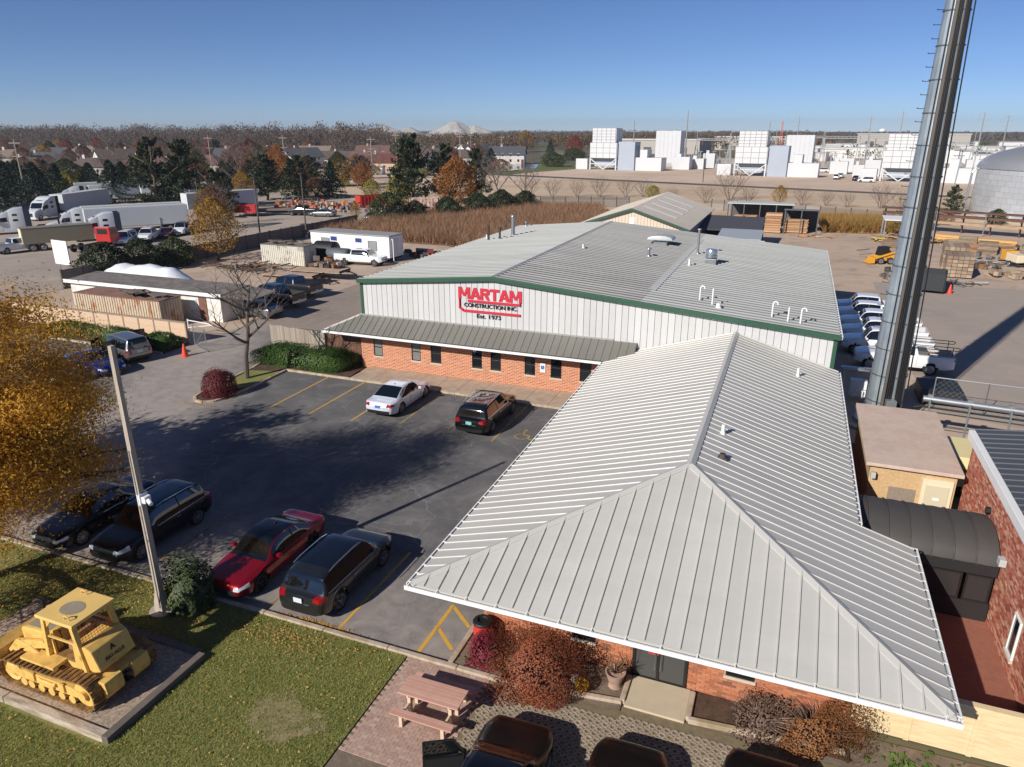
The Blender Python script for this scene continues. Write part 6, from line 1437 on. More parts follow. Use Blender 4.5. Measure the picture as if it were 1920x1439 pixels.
for x in (-2.8,1.0): mb = MB(); mb.box(x,x+.95,-1.53,-1.5,2.2,2.7); mb.build('sign', M('trailer_blue', (44,66,124), .5), ot)
mb = MB(); mb.box(6.0,6.04,-.5,.4,.65,2.7); mb.build('door', M('trailer_door', (210,214,218), .5), ot); mb = MB(); mb.tube([(6.3,-1.1,0),(6.3,-1.1,2.7),(6.1,-1.1,2.8)], .06, 8); mb.build('corner_pipe', m_white, ot)
mb = MB(); mb.box(-5.8,5.8,-1.3,1.3,.3,.55); mb.build('frame', m_plast, ot)
for i in range(2):
    for x in (-.6,.5): ty, ri = wheel_meshes(.41,.23,'steel'); o = put('wheel', ty, ot, (x,-1.3 if i else 1.3,.41), 0 if i else math.pi); put('rim', ri, o)
def flat_trailer(label, x, y, h, L_=6.2):
    t = thing('flat_trailer', label, 'trailer', (x,y,0), R(h)); n_ = 22; mb = MB(); mb.box(0,2.2,-.07,.07,.78,.84); 
    mb = MB(); mb.box(.01,L_/n_-.01,-1.15,1.15,.8,.86); me = mb.mesh('deck_plank', M('deck_wood', (186,158,132), .85, rand=[(190,164,138),(176,146,120),(198,174,150)], var=.1, scale=4))
    for i in range(n_): put('deck_plank', me, t, (-L_/2+i*L_/n_,0,0))
    mb = MB()
    for y_ in (-.9,.9): mb.box(-L_/2,L_/2,y_-.06,y_+.06,.6,.8)
    mb.beam((L_/2,-.9,.7),(L_/2+1.4,0,.6),.1); mb.beam((L_/2,.9,.7),(L_/2+1.4,0,.6),.1); mb.box(L_/2+1.2,L_/2+1.3,-.05,.05,0,.7); mb.box(L_/2-.1,L_/2,-1.1,1.1,.86,1.05); mb.build('frame', m_plast, t)
    ty, ri = wheel_meshes(.38,.23,'steel',True)
    for x_ in (-1.0,-.15):
        for s in (-1,1): o = put('wheel', ty, t, (x_,-s*1.12,.38), 0 if s > 0 else math.pi); put('rim', ri, o)
flat_trailer('tan plank flat trailer nearer the grey pickup', -48.8, 61.3, 3); flat_trailer('tan plank flat trailer nearer the battered container', -47.6, 64.4, 3)
g = random.Random(6)
def junk(label, x, y, rx, ry, n, hmax, mat, seed, cat='scrap', long=False, z=0):
    q = random.Random(seed); mb = MB()
    for k in range(n):
        s = (q.uniform(.8,2.6),q.uniform(.08,.2),q.uniform(.06,.15)) if long else (q.uniform(.25,.9),q.uniform(.2,.7),q.uniform(.15,.6))
        mb.obox((q.gauss(0,rx*.45),q.gauss(0,ry*.45),s[2]/2+q.uniform(0,hmax*.7)*(k/n)),s,q.uniform(0,3.14),q.uniform(-.15,.15),q.uniform(-.15,.15))
    return stuff(tag(mb.build('scrap_pile', mat, None, (x,y,z)), label, cat))
m_junk = M('junk', (110,100,92), .8, rand=[(70,62,58),(130,118,106),(52,50,52),(150,112,80),(96,70,58),(168,164,160)]); m_junkl = M('junk_light', (176,160,140), .8, rand=[(190,172,150),(150,130,110),(206,196,180),(120,110,100)])
m_junkc = M('junk_colour', (150,80,60), .7, rand=[(190,70,40),(210,140,50),(70,110,150),(160,60,50),(200,190,170),(60,58,56),(180,110,60),(96,84,70)])
junk('tangle of scrap metal in front of the battered white container', -58.5, 66.0, 5.0, 2.2, 90, 1.0, m_junk, 1, long=True); junk('heap of dark scrap right of the battered container', -50.6, 70.0, 2.2, 1.2, 50, 1.1, m_junk, 2)
junk('row of red and dark attachments beside the reeds', -41.5, 80.5, 6.0, 1.2, 60, 1.0, M('junk_red', (120,60,50), .7, rand=[(150,56,46),(56,50,48),(90,70,60),(120,112,104),(44,42,42)]), 3)
mb = MB(); mb.beam((-45.5,82.3,.4),(-29,80.6,.4),.35,.8); tag(mb.build('jersey_barrier', m_conc, None, bevel=.05), 'long low concrete barrier along the reed field', 'barrier')
t = thing('sand_hopper', 'stack of boards and red trailer by the old container', 'scrap', (-52.6,72,0)) if False else None
# big shrubs along the site wall
tree('darkbush','dark shrub mass left of the yellow tree on the site wall, nearer part',-69.2,55.5,3.9,1.15); tree('darkbush','dark shrub mass along the site wall, middle part',-69.0,60.3,3.7,1.1,1.0); tree('greenbush','dark shrub mass along the site wall, part next to the yellow tree',-68.2,64.4,3.4,1.1)
tree('gold2','yellow leaved tree leaning over the site wall beside the yard',-66.0,69.0,7.6,1.05); tree('brown2','thin brown tree behind the yellow leaved tree',-72.5,76,7.0,.9); tree('brown','sparse russet tree between truck lot and lamp post',-88.5,92.5,6.8,1.0); tree('bare','bare grey tree among the white trailers',-92,97,6.4,.9)
mb = MB(); mb.box(-1.4,1.4,-.05,.05,1.4,4.0); nb = tag(mb.build('blank_board', m_white, None, (-74.0,54.5,0), R(-8)), 'blank white board on posts behind the dark shrubs', 'board'); mb = MB(); mb.cyl((-.7,0,0),(-.7,0,1.4),.05,n=6); mb.cyl((.7,0,0),(.7,0,1.4),.05,n=6); mb.build('post', m_galv, nb)
# ================================================================== truck lot
m_trw = M('truck_white', (204,208,212), .35, coat=.5, var=.02); m_fair = M('dark_fairing', (52,60,74), .4, .3); m_box = M('trailer_side', (196,200,204), .5, var=.03, scale=.6); m_boxr = M('trailer_top', (188,188,186), .6, var=.05)
def semi_tractor(label, x, y, h, col=None, group='white highway tractors in the truck lot', dark=False):
    col = col or m_trw; t = thing('semi_tractor', label, 'truck', (x,y,0), R(h))
    mb = MB(); mb.side([(1.35,.55),(3.15,.5),(3.3,.7),(3.25,1.35),(2.9,1.65),(1.35,2.05)], -.95, .95); hd = mb.build('hood', col, t, bevel=.08, smooth=40)
    mb = MB(); mb.side([(-.5,.6),(1.4,.6),(1.4,2.0),(.75,2.95),(.3,3.2),(-.5,3.5)], -1.2, 1.2); cb = mb.build('cab', col, t, bevel=.08, smooth=40)
    mb = MB(); mb.side([(-2.5,.6),(-.48,.6),(-.48,3.52),(-1.2,3.85),(-2.5,3.95)], -1.24, 1.24); sl_ = mb.build('sleeper', col, t, bevel=.08, smooth=40)
    mb = MB(); mb.add([(1.42,-1.02,2.06),(1.42,1.02,2.06),(.8,1.0,2.93),(.8,-1.0,2.93)], [(0,1,2,3)]); mb.extrude([(1.42,-1.02,2.06),(1.42,1.02,2.06),(.8,1.0,2.93),(.8,-1.0,2.93)], (.02,0,.015)); mb.build('windshield', m_cglass, cb)
    for s in (-1,1):
        mb = MB(); mb.side([(-.2,1.9),(1.05,1.9),(.7,2.5),(-.2,2.6)], s*1.2, s*1.215); mb.build('side_window', m_cglass, cb)
        for z in (1.95,2.75): mb = MB(); mb.box(-1.6,-.95,min(s*1.24,s*1.255),max(s*1.24,s*1.255),z,z+.32); mb.build('sleeper_window', m_cglass, sl_, bevel=.004)
        mb = MB(); mb.box(-3.3,-2.48,min(s*1.1,s*1.24),max(s*1.1,s*1.24),.9,3.9); mb.build('side_fairing', m_fair if dark else m_black, t)
        mb = MB(); mb.box(-2.4,.3,min(s*1.0,s*1.22),max(s*1.0,s*1.22),.35,.95); mb.build('side_skirt', col, t, bevel=.04)
        mb = MB(); mb.box(1.2,1.45,min(s*1.3,s*1.5),max(s*1.3,s*1.5),1.7,2.4); mb.build('mirror', m_black, t, bevel=.03)
        mb = MB(); mb.obox((3.22,s*.75,1.1),(.1,.3,.25)); mb.build('headlight', m_hl, hd)
        mb = MB(); P = [(2.2+.66*math.cos(R(a)), .52+.66*math.sin(R(a))) for a in range(0,181,20)]; mb.side(P+[(1.54,.62),(2.86,.62)], s*.95, s*1.2); mb.build('front_fender', col, t)
    mb = MB(); mb.box(3.26,3.31,-.5,.5,.75,1.35); mb.build('grille', m_plast, hd); mb = MB(); mb.box(3.1,3.4,-1.15,1.15,.35,.62); mb.build('bumper', col, t, bevel=.05)
    mb = MB(); mb.box(-.5,-.1,-.35,.35,3.42,3.5) if False else mb.box(-.2,.15,-.45,.45,3.3,3.36); mb.build('roof_light', m_plast, cb)
    mb = MB(); mb.box(-6.4,1.5,-.45,.45,.62,.85); mb.box(-5.6,-4.3,-.5,.5,.9,1.1); mb.build('chassis', m_black, t)
    add_wheels(t, (2.2,-4.3,-5.6), 1.08, .52, .3, 'steel'); return t
def box_trailer(label, x, y, h, L_=14.6, group='white box trailers in the truck lot', side=None, front_unit=False):
    t = thing('box_trailer', label, 'trailer', (x,y,0), R(h), group); mb = MB(); mb.box(-L_/2,L_/2,-1.28,1.28,1.15,3.95); bd = mb.build('box', side or m_box, t, bevel=.04)
    mb = MB(); mb.box(-L_/2+.02,L_/2-.02,-1.26,1.26,3.955,4.0); mb.build('roof', m_boxr, t)
    mb = MB(); mb.box(-L_/2-.03,-L_/2,-1.2,-.02,1.25,3.85); d1 = mb.build('rear_door', m_box, t); mb = MB(); mb.box(-L_/2-.03,-L_/2,.02,1.2,1.25,3.85); mb.build('rear_door', m_box, t)
    mb = MB(); mb.box(-L_/2,L_/2,-1.3,1.3,1.08,1.16); mb.build('side_rail', m_galv, t)
    mb = MB(); mb.box(-L_/2+1,-L_/2+4.2,-.5,.5,.8,1.08); mb.box(L_/2-3,L_/2-2.8,-1,-.85,.1,1.1); mb.box(L_/2-3,L_/2-2.8,.85,1,.1,1.1); mb.build('undercarriage', m_black, t)
    if front_unit: mb = MB(); mb.box(L_/2,L_/2+.4,-.8,.8,2.4,3.7); mb.build('reefer_unit', m_plast, t, bevel=.05)
    add_wheels(t, (-L_/2+1.6,-L_/2+2.9), 1.08, .5, .3, 'steel'); return t
semi_tractor('white tractor with plain white trailer, middle of the truck lot', -105.5, 80.0, -125, dark=False); box_trailer('long white trailer coupled to the middle white tractor', -100.2, 87.6, -125)
semi_tractor('white tractor with dark blue fairing behind the parked white cars', -95.6, 76.6, -125, dark=True); box_trailer('long white trailer standing right of the middle white tractor', -97.0, 85.4, -125)
semi_tractor('white tractor at the left edge partly behind the yellow tree', -114.5, 76.4, -125, dark=True)
semi_tractor('white tractor facing the camera with trailer, left of the truck lot', -127.6, 92.0, -72); box_trailer('trailer behind the camera-facing white tractor', -131.2, 103.2, -72)
semi_tractor('white tractor with reefer trailer in the far row', -146.5, 112.0, -125); box_trailer('reefer trailer in the far row of the truck lot', -139.8, 121.4, -125, front_unit=True)
box_trailer('grey topped trailer farthest left in the far row', -150, 126, -125); box_trailer('trailer with bright white front at right of the far row', -131.5, 127.5, -125)
box_trailer('white trailer right of the tall pine, farther one', -113, 121.5, -110); box_trailer('white trailer right of the tall pine, nearer one', -106.0, 113.5, -110)
# beige dump trailer and red tractor
t = thing('dump_trailer', 'beige tarped dump trailer behind the yellow tree', 'trailer', (-93.4,68.8,0), R(62))
mb = MB(); mb.side([(-4.2,1.0),(4.2,1.0),(4.2,3.0),(-4.2,3.0)], -1.2, 1.2); mb.build('body', M('dump_beige', (150,142,118), .7, var=.06), t, bevel=.03); mb = MB(); mb.box(-4.25,4.25,-1.22,1.22,3.01,3.08); mb.build('tarp', M('dump_tarp', (120,116,106), .9), t); mb = MB(); mb.box(-4.24,-4.2,-1.1,1.1,1.05,2.95); mb.build('tailgate', M('tail_cream', (214,206,178), .6), t)
add_wheels(t, (-3.2,-2.0), 1.05, .5, .3, 'steel')
t = thing('red_truck', 'red day-cab truck beside the beige dump trailer', 'truck', (-88.4,71.8,0), R(100))
mb = MB(); mb.side([(-.2,.7),(1.5,.7),(1.5,1.9),(1.2,2.7),(-.2,2.75)], -1.15, 1.15); cb = mb.build('cab', paint('truckred', (190,32,30), .1, .35), t, bevel=.06); mb = MB(); mb.side([(1.5,.7),(2.9,.7),(2.9,1.5),(1.5,1.8)], -.8, .8); mb.build('hood', MATS['paint_truckred'], t, bevel=.06)
for s in (-1,1): mb = MB(); mb.side([(.1,1.75),(1.3,1.75),(1.1,2.5),(.1,2.5)], s*1.15, s*1.165); mb.build('side_window', m_cglass, cb)
mb = MB(); mb.box(-.225,-.2,-.8,.8,1.8,2.5); mb.build('rear_window', m_cglass, cb); mb = MB(); mb.box(-5.2,2.0,-.45,.45,.6,.85); mb.build('chassis', m_black, t); add_wheels(t, (2.0,-3.2,-4.5), 1.05, .52, .3, 'steel')
GF = 'cars parked in the truck lot'
pickup('pickup_truck','white pickup left of the beige dump trailer',-95.8,64.5,80,GF,lod=0); car('parked_suv','white SUV parked beside the red truck','suv',-88.6,75.4,-60,GF,col=P_white,L=5,Wd=1.95,H=1.85,kind='box',hood=1.15,lod=0); pickup('pickup_truck','white pickup next to the white SUV by the red truck',-88.0,79.0,-60,GF,lod=0)
car('parked_car','dark red car in the truck lot row','car',-88.4,82.4,-60,GF,col=P_red,L=4.7,kind='sedan',lod=0); car('parked_suv','white off-roader with black hood in the truck lot row','suv',-88.6,85.8,-60,GF,col=P_white,L=4.4,H=1.85,kind='box',hood=1.15,lod=0,roofcol=P_black); car('parked_suv','dark SUV at the right end of the truck lot row','suv',-88.6,89.2,-60,GF,col=P_dark,L=4.8,H=1.75,kind='suv',hood=1.1,lod=0)
t = thing('blue_canopy', 'blue pop-up canopy in front of the long white trailer', 'canopy', (-95.6,88.5,0)); mb = MB(); mb.add([(-1.5,-1.5,2.1),(1.5,-1.5,2.1),(1.5,1.5,2.1),(-1.5,1.5,2.1),(0,0,3.1)], [(0,1,4),(1,2,4),(2,3,4),(3,0,4)]); mb.build('roof', M('canopy_blue', (84,110,160), .7), t); mb = MB()
for a in (-1.4,1.4): mb.cyl((a,-1.4,0),(a,-1.4,2.1),.04,n=6); mb.cyl((a,1.4,0),(a,1.4,2.1),.04,n=6)
mb.build('leg', m_galv, t)
pickup('pickup_truck','dark pickup beside the long red-ended flatbed',-87.2,114.4,-170,None,col=P_dark,lod=0); car('parked_car','silver sedan standing alone in the open lot','car',-82.6,114.2,-170,None,col=P_silver,L=4.8,kind='sedan',lod=0); car('parked_suv','white SUV behind the dark wall near the lamp post','suv',-69.9,91.5,-60,None,col=P_silver,L=4.7,H=1.68,kind='suv',hood=1.04,lod=0)
car('parked_car','dark car behind the wall left of the reeds','car',-71.0,113.0,100,None,col=P_dark,L=4.7,lod=0); car('parked_suv','dark SUV behind the bush left of the reeds','suv',-69.5,117.5,100,None,col=P_dark,L=4.7,H=1.7,kind='suv',hood=1.05,lod=0); car('parked_car','pale car above the rubble pile by the wall corner','car',-66.5+.0-4,101.5,10,None,col=P_white,L=4.7,lod=0)
junk('pile of tan rubble and posts behind the office trailer', -65.0, 96.0, 3.0, 1.4, 110, 1.2, m_junkl, 9)
m_rc = M('red_container', (188,64,60), .7, var=.1)
t = thing('flatbed_trailer', 'long low flatbed with two red crates at its near end', 'trailer', (-92.0,113.2,0), R(25)); mb = MB(); mb.box(-6.5,6.5,-1.25,1.25,.95,1.15); mb.build('deck', M('flat_deck', (120,104,94), .8), t); mb = MB(); mb.box(-6.4,6.4,-.5,.5,.6,.95); mb.build('beam', m_black, t); add_wheels(t, (4,5.3), 1.05, .48, .3, 'steel')
container('red_crate', 'left red ribbed crate at the end of the flatbed', (-97.9,109.5,.6), R(25), 2.3, 2.2, 1.7, m_rc, m_rc, .3); container('red_crate', 'right red ribbed crate at the end of the flatbed', (-95.2,109.4,.6), R(25), 2.2, 2.2, 1.6, M('red_container2', (196,54,56), .7, var=.1), m_rc, .3)
def skip(label, x, y, h, L_, mat, hh=1.9):
    t = thing('roll_off_bin', label, 'dumpster', (x,y,0), R(h)); mb = MB(); a = L_/2
    mb.add([(-a,-1.15,.3),(a,-1.15,.3),(a,1.15,.3),(-a,1.15,.3),(-a,-1.2,hh),(a,-1.2,hh),(a,1.2,hh),(-a,1.2,hh),(-a+.1,-1.1,hh),(a-.1,-1.1,hh),(a-.1,1.1,hh),(-a+.1,1.1,hh),(-a+.1,-1.05,.45),(a-.1,-1.05,.45),(a-.1,1.05,.45),(-a+.1,1.05,.45)], [(0,1,5,4),(1,2,6,5),(2,3,7,6),(3,0,4,7),(4,5,9,8),(5,6,10,9),(6,7,11,10),(7,4,8,11),(8,9,13,12),(9,10,14,13),(10,11,15,14),(11,8,12,15),(12,13,14,15),(3,2,1,0)]); mb.build('shell', mat, t)
    mb = MB(); k = int(L_/.8)
    for i in range(k):
        for s in (-1,1): mb.box(-a+.2+i*.8,-a+.3+i*.8,min(s*1.18,s*1.28),max(s*1.18,s*1.28),.3,hh)
    mb.build('ribs', mat, t); return t
skip('bright red roll-off bin in the cluttered far corner', -84.0, 133.5, 60, 6.5, M('bin_red', (186,54,40), .6, var=.1), 2.4); skip('white and pink worn bin behind the bush by the reeds', -72.5, 135.5, 20, 6, M('bin_pink', (190,168,158), .8, col2=(140,96,84), var=.1), 2.0); skip('green and white bin behind the dark hedge', -62.5, 127.5, 20, 4, M('bin_green', (70,150,110), .7, col2=(214,214,204), thr=(.45,.5), scale=.6), 1.8)
junk('colourful heap of machines and drums in the far corner', -93, 127, 11, 4, 260, 2.2, m_junkc, 12); junk('pale concrete blocks in front of the colourful heap', -88, 121.5, 5.5, 1.4, 60, 1.1, m_junkl, 13); junk('scrap spread right of the red bin', -76, 131, 5, 3, 110, 1.6, m_junkc, 14); junk('equipment heap behind the dark hedge', -64, 124, 4, 3, 70, 1.6, m_junkc, 15)
# ================================================================== trees around the lots
tree('pine','tall broad pine behind the white trailers, left of the pair',-121.5,112.5,14.0,1.0); tree('pine2','tall broad pine behind the white trailers, right of the pair',-116.5,115.5,13.6,1.0)
for i, (x,y,h) in enumerate(((-150,98,11.5),(-150,108,9.8),(-157,118,9.0),(-141,119,10),(-160,103,11.5),(-165,112,9.5),(-172,120,9.5),(-148,128,9.2))): tree('spruce','dark spruce in the row left of the tall pines',x,y,h,1.05,group='spruces behind the truck lot')
tree('limebush','lime yellow bush behind the far trailers, left one',-171,131,5.6); tree('limebush','lime yellow bush behind the far trailers, right one',-160,138,4.8); tree('pine','dense pine right of the white trailers',-99.5,106,8.6,1.15); tree('limebush','pale lime shrub beside the dense pine',-106,110,5.5,.8); tree('gold','slim golden tree above the red crates',-108,122.5,7.6,.75)
tree('pine2','dark tree mass above the flatbed, left half',-115,138,10.2,1.1); tree('pine','dark tree mass above the flatbed, right half',-107,139,10.0,1.1); tree('bare','grey bare tree left of the dark tree mass',-132,150,11,1.1); tree('bare2','grey bare tree behind the dense pine',-150,165,10.5,1.1); tree('red','purple red tree in front of the houses',-176,205,12.5,1.05); tree('red','second purple red tree beside the houses',-190,214,10.5,1.2)
tree('spruce','pointed spruce at the left end of the tan gravel strip',-104,148,9.2,.95); tree('brown','rusty tree top left of the pointed spruce',-109.5,144,8.8,.7); tree('brownbush','brown thicket under the pointed spruce',-110,150,4.5,1.6); tree('limebush','lime bush on the gravel edge behind the red bin',-98,156,4.0); tree('limebush','large lime bush left of the tall dark pine',-82,142,6.2,.9); tree('bareshrub','bare shrub between the two lime bushes',-90,149,4.8)
tree('pine','tallest dark pine behind the reeds, left stem',-79,142,14.6,.95); tree('pine2','tallest dark pine behind the reeds, right stem',-73,147,12.6,1.0); tree('orange','big orange maple beside the tallest pine',-62.5,130.5,10.6,1.0); tree('pine2','dark pine just behind the orange maple',-68,152,11.5,.9); tree('bare','dark bare tree right of the orange maple',-61,150,9.2,1.15); tree('bare2','second bare tree right of the orange maple',-56.5,153,8.0,1.1)
for x, y, h, k in ((-66,110,5.2,'greenbush'),(-63,114,3.6,'darkbush'),(-59,119,4.0,'darkbush'),(-56,126,4.2,'darkbush'),(-54,133,4.4,'darkbush'),(-51.5,139,3.8,'darkbush')): tree(k,'dark bush in the belt along the reed field',x,y,h,1.1,group='dark bushes along the reeds')
tree('red','dark red shrub at the end of the bush belt',-51.5,141.5,3.6,1.0); tree('gold2','thin yellow sapling in the open lot',-72.5,109.5,3.6,.6)
for i, (x,y,h) in enumerate(((-55,168,5),(-50,172,4.6),(-45,174,5.4),(-39,176,5.0),(-35,178,4.6),(-14.5,176,8.2),(-19,168,4.6),(-10,170,4.4),(1,170,4.4),(6,171,3.6),(10,169,3.6),(16.5,169,5.8),(20,166,4.4),(-60,165,5.5),(-27,172,3.2))): tree('bareshrub','leafless shrub in the scrub strip before the plant road',x,y,h,1.0,group='bare shrubs along the plant road')
tree('limebush','small green bush left of the barn ridge',-32.5,177,2.9); tree('gold2','small golden bush in the scrub strip',-3.5,168,4.2,1.0); tree('pine','conical pine left of the silver tank',28.0,160.5,5.6,.85); tree('greenbush','dull bush at the foot of the silver tank',32.5,146.5,2.6); tree('brownbush','brown brush near the rusty rack',24,143,2.6)
# ================================================================== far fences
m_fwood = M('far_board', (128,120,112), .9, rand=[(138,130,122),(112,104,98),(146,138,130)])
def far_fence(label, p, q, n_, h=2.0):
    d = Vector((q[0]-p[0],q[1]-p[1])); L_ = d.length; t = thing('board_fence', label, 'fence', (p[0],p[1],0), math.atan2(d.y,d.x)); w = L_/n_
    mb = MB(); 
    for r_ in range(3): mb.box(.06,w-.06,-.04,.04,r_*h/3+.02,(r_+1)*h/3-.03)
    me = mb.mesh('panel', m_fwood); mb = MB(); mb.box(-.07,.07,-.08,.08,0,h+.15); mp = mb.mesh('post', M('fence_post_dark', (66,60,56), .9))
    for i in range(n_): put('panel', me, t, (i*w,0,0))
    for i in range(n_+1): put('post', mp, t, (i*w,0,0))
far_fence('grey board fence behind the reed field', (-56,145.5), (-33,153), 9); far_fence('grey board fence behind the golden reeds', (-16,153), (22,139), 15)
# ================================================================== barn and sheds behind the warehouse
bn = thing('barn', 'beige metal barn with skylight strips behind the warehouse', 'barn'); m_bw = M('barn_wall', (212,196,176), .6, var=.04); m_br = M('barn_roof', (178,170,160), .5, .15, var=.05, scale=.6)
mb = MB(); mb.side([(-25.6,0),(-12,0),(-12,3.9),(-18.8,6.1),(-25.6,3.9)], 89, 115.8); bw2 = mb.build('wall', m_joint, bn); n_ = 34; w = 13.6/n_
for i in range(n_):
    a, b = -25.6+i*w, -25.6+(i+1)*w; zf = lambda x: 6.1-abs(x+18.8)*.3235; mb = MB(); mb.extrude([(a+.02,89,0),(b-.02,89,0),(b-.02,89,zf(b)),(a+.02,89,zf(a))], (0,-.03,0)); mb.build('wall_panel', m_bw, bw2)
for s in (-1,1):
    xe = -18.8+s*7.2; ze = 6.2-7.2*.3235; mb = MB(); mb.extrude([(-18.8,88.6,6.2),(xe,88.6,ze),(xe,116,ze),(-18.8,116,6.2)], (0,0,-.1)); rf = mb.build('roof', m_br, bn)
    mb = MB(); mb.extrude([(-18.8,88.5,6.25),(xe,88.5,ze+.05),(xe,88.5,ze-.22),(-18.8,88.5,5.98)], (0,.08,0)); mb.build('rake_trim', m_green, bn)
    for k in range(45):
        y = 88.7+k*.61; mb = MB(); mb.beam((-18.8+s*.05,y,6.2),(xe,y,ze+.01),.05,.04); mb.build('roof_rib', m_br, rf)
    if s > 0:
        for y in (93.5,98.5,103.5,108.5): mb = MB(); mb.extrude([(-18.2,y,6.03),(-13.9,y,4.64),(-13.9,y+.9,4.64),(-18.2,y+.9,6.03)], (0,0,.03)); mb.build('skylight', M('skylight', (226,226,220), .4), rf)
mb = MB(); mb.box(-19.0,-18.4,88.93,88.97,4.3,5.1); mb.build('vent', m_white, bn); mb = MB(); mb.box(-18.85,-18.55,88.7,88.97,3.7,3.95); mb.build('wall_lamp', m_plast, bn)
def open_shed(name, label, x0, x1, y0, y1, h0, h1, roofm, postm, back=True, nposts=3):
    t = thing(name, label, 'shed'); mb = MB(); mb.add([(x0,y0,h0),(x1,y0,h0),(x1,y1,h1),(x0,y1,h1),(x0,y0,h0+.12),(x1,y0,h0+.12),(x1,y1,h1+.12),(x0,y1,h1+.12)], [(0,3,2,1),(4,5,6,7),(0,1,5,4),(1,2,6,5),(2,3,7,6),(3,0,4,7)]); mb.build('roof', roofm, t)
    for i in range(nposts):
        x = x0+.2+(x1-x0-.4)*i/(nposts-1); mb = MB(); mb.box(x-.08,x+.08,y0+.1,y0+.26,0,h0); mb.box(x-.08,x+.08,y1-.3,y1-.14,0,h1); mb.build('post', postm, t)
    if back: mb = MB(); mb.box(x0+.1,x1-.1,y1-.12,y1-.06,0,h1); mb.build('back_wall', postm, t)
    return t
m_shade = M('shed_dark', (86,86,88), .8, var=.1)
open_shed('open_shed', 'long pale canopy shed behind the barn', -10.5, -.2, 124, 131, 4.0, 3.7, M('pale_canopy', (200,204,200), .5), m_shade, nposts=5)
open_shed('lumber_shed', 'open fronted dark shed sheltering stacked lumber', -1.6, 3.6, 120.5, 126, 3.6, 3.2, M('shed_grey', (96,100,104), .6), m_shade)
open_shed('dark_roof_shed', 'low shed with dark grey roof and rusty edge', -12.5, -3.8, 100, 110, 2.6, 3.4, M('dark_shed_roof', (74,74,78), .7, var=.08), m_shade)
open_shed('white_canopy', 'white sloping canopy at the warehouse rear corner', -11.4, -2.6, 74, 79.5, 3.4, 4.2, m_white, m_shade)
open_shed('grey_shed', 'small pale grey metal shed with dark open bay', -8.5, -3.4, 90, 96, 2.9, 3.3, M('pale_shed', (170,178,182), .5, .2), M('shed_wall_pale', (176,184,184), .6), nposts=2)
m_lum = M('lumber', (176,136,100), .85, rand=[(184,146,110),(160,118,84),(196,160,124),(148,108,78)], var=.1)
def lumber(label, x, y, h, L_, Wd, H, mat=None, lay=8, group=None):
    t = thing('lumber_stack', label, 'lumber', (x,y,0), R(h), group); k = max(3,int(Wd/.5)); lh = H/lay; mb = MB(); mb.box(-L_/2,L_/2,.02,Wd/k-.02,.02,lh-.03); me = mb.mesh('board', mat or m_lum)
    for r_ in range(lay):
        for c_ in range(k): put('board', me, t, (rnd.uniform(-.1,.1),-Wd/2+c_*Wd/k,r_*lh+.1))
    mb = MB(); mb.box(-L_/2+.4,-L_/2+.5,-Wd/2,Wd/2,0,.1); mb.box(L_/2-.5,L_/2-.4,-Wd/2,Wd/2,0,.1); mb.build('bearer', m_trk, t); return t
lumber('brown lumber stack inside the open dark shed', .4, 122.6, 0, 3.4, 2.0, 2.0); lumber('tall lumber stack left of the open dark shed', -3.0, 121.5, 0, 2.4, 2.4, 2.9); lumber('low lumber stack under the long pale canopy', -7.5, 125.5, 0, 3.5, 2, 2.0)
m_pal = M('weathered_formwork', (150,128,106), .9, rand=[(158,138,116),(132,110,90),(170,152,130),(120,104,88)], var=.15)
lumber('big stack of weathered formwork panels, nearer half', 17.6, 91.3, 84, 4.0, 2.6, 2.3, m_pal, 6); lumber('big stack of weathered formwork panels, farther half', 18.0, 96.2, 84, 4.0, 2.6, 2.6, m_pal, 6)
# rusty pipe rack along the back
m_ri = M('rusty_iron', (98,66,54), .8, var=.15); rk = thing('storage_rack', 'long rusty steel storage rack along the back of the yard', 'rack', (14,135,0), math.atan2(-9,25))
for i in range(8): x = i*3.8; mb = MB(); mb.box(x-.1,x+.1,-.1,.1,0,3.2); mb.box(x-.1,x+.1,-1.4,0,1.2,1.35); mb.box(x-.1,x+.1,-1.4,0,2.2,2.35); mb.build('upright', m_ri, rk)
for z in (1.36,2.36): mb = MB(); mb.box(0,26.6,-1.3,-.2,z,z+.35); mb.build('stored_beam', m_ri if z > 2 else M('stored_timber', (168,140,112), .85, var=.15), rk)
mb = MB(); mb.box(-.3,26.9,-1.5,.2,3.2,3.4); mb.build('top_beam', m_ri, rk)
for i in range(3): x = 8+i*6.6; mb = MB(); mb.cyl((x,-2.2,0),(x,-2.2,3.3),.07,n=8); mb.build('post', m_galv, rk)
for i, (x,y) in enumerate(((17,124.5),(22,121.5),(27,118.5))): lumber('yellow beams laid under the rusty rack, %s pile' % ('left','middle','right')[i], x, y, -20, 4.6, 1.0, .7, M('yellow_beam', (206,160,96), .8, var=.1), 2)
open_shed('material_shelter', 'white roofed shelter over stacked scaffolding behind the tower', 12.2, 17.4, 117, 121, 3.0, 3.2, M('white_sheet', (222,224,222), .5), m_galv, back=False)
junk('stacked scaffold frames under the white roofed shelter', 14.0, 117.5, 4.0, 2.5, 90, 1.8, M('scaffold', (170,150,130), .7, rand=[(196,176,60),(150,80,60),(176,170,160),(120,110,100),(200,180,150)]), 21, long=True)
junk('silver forms and pipes behind the skid steer', 12.8, 102.5, 2.4, 1.6, 60, 1.2, M('silver_junk', (170,170,168), .4, .5, rand=[(180,180,178),(130,128,124),(90,88,86),(196,190,180)]), 22, long=True)
junk('grey machine parts left of the tower', 11.0, 86.5, 1.3, 1.8, 50, 1.3, M('grey_parts', (140,136,130), .5, .3, rand=[(160,158,154),(110,106,102),(70,68,66),(180,150,120)]), 23)
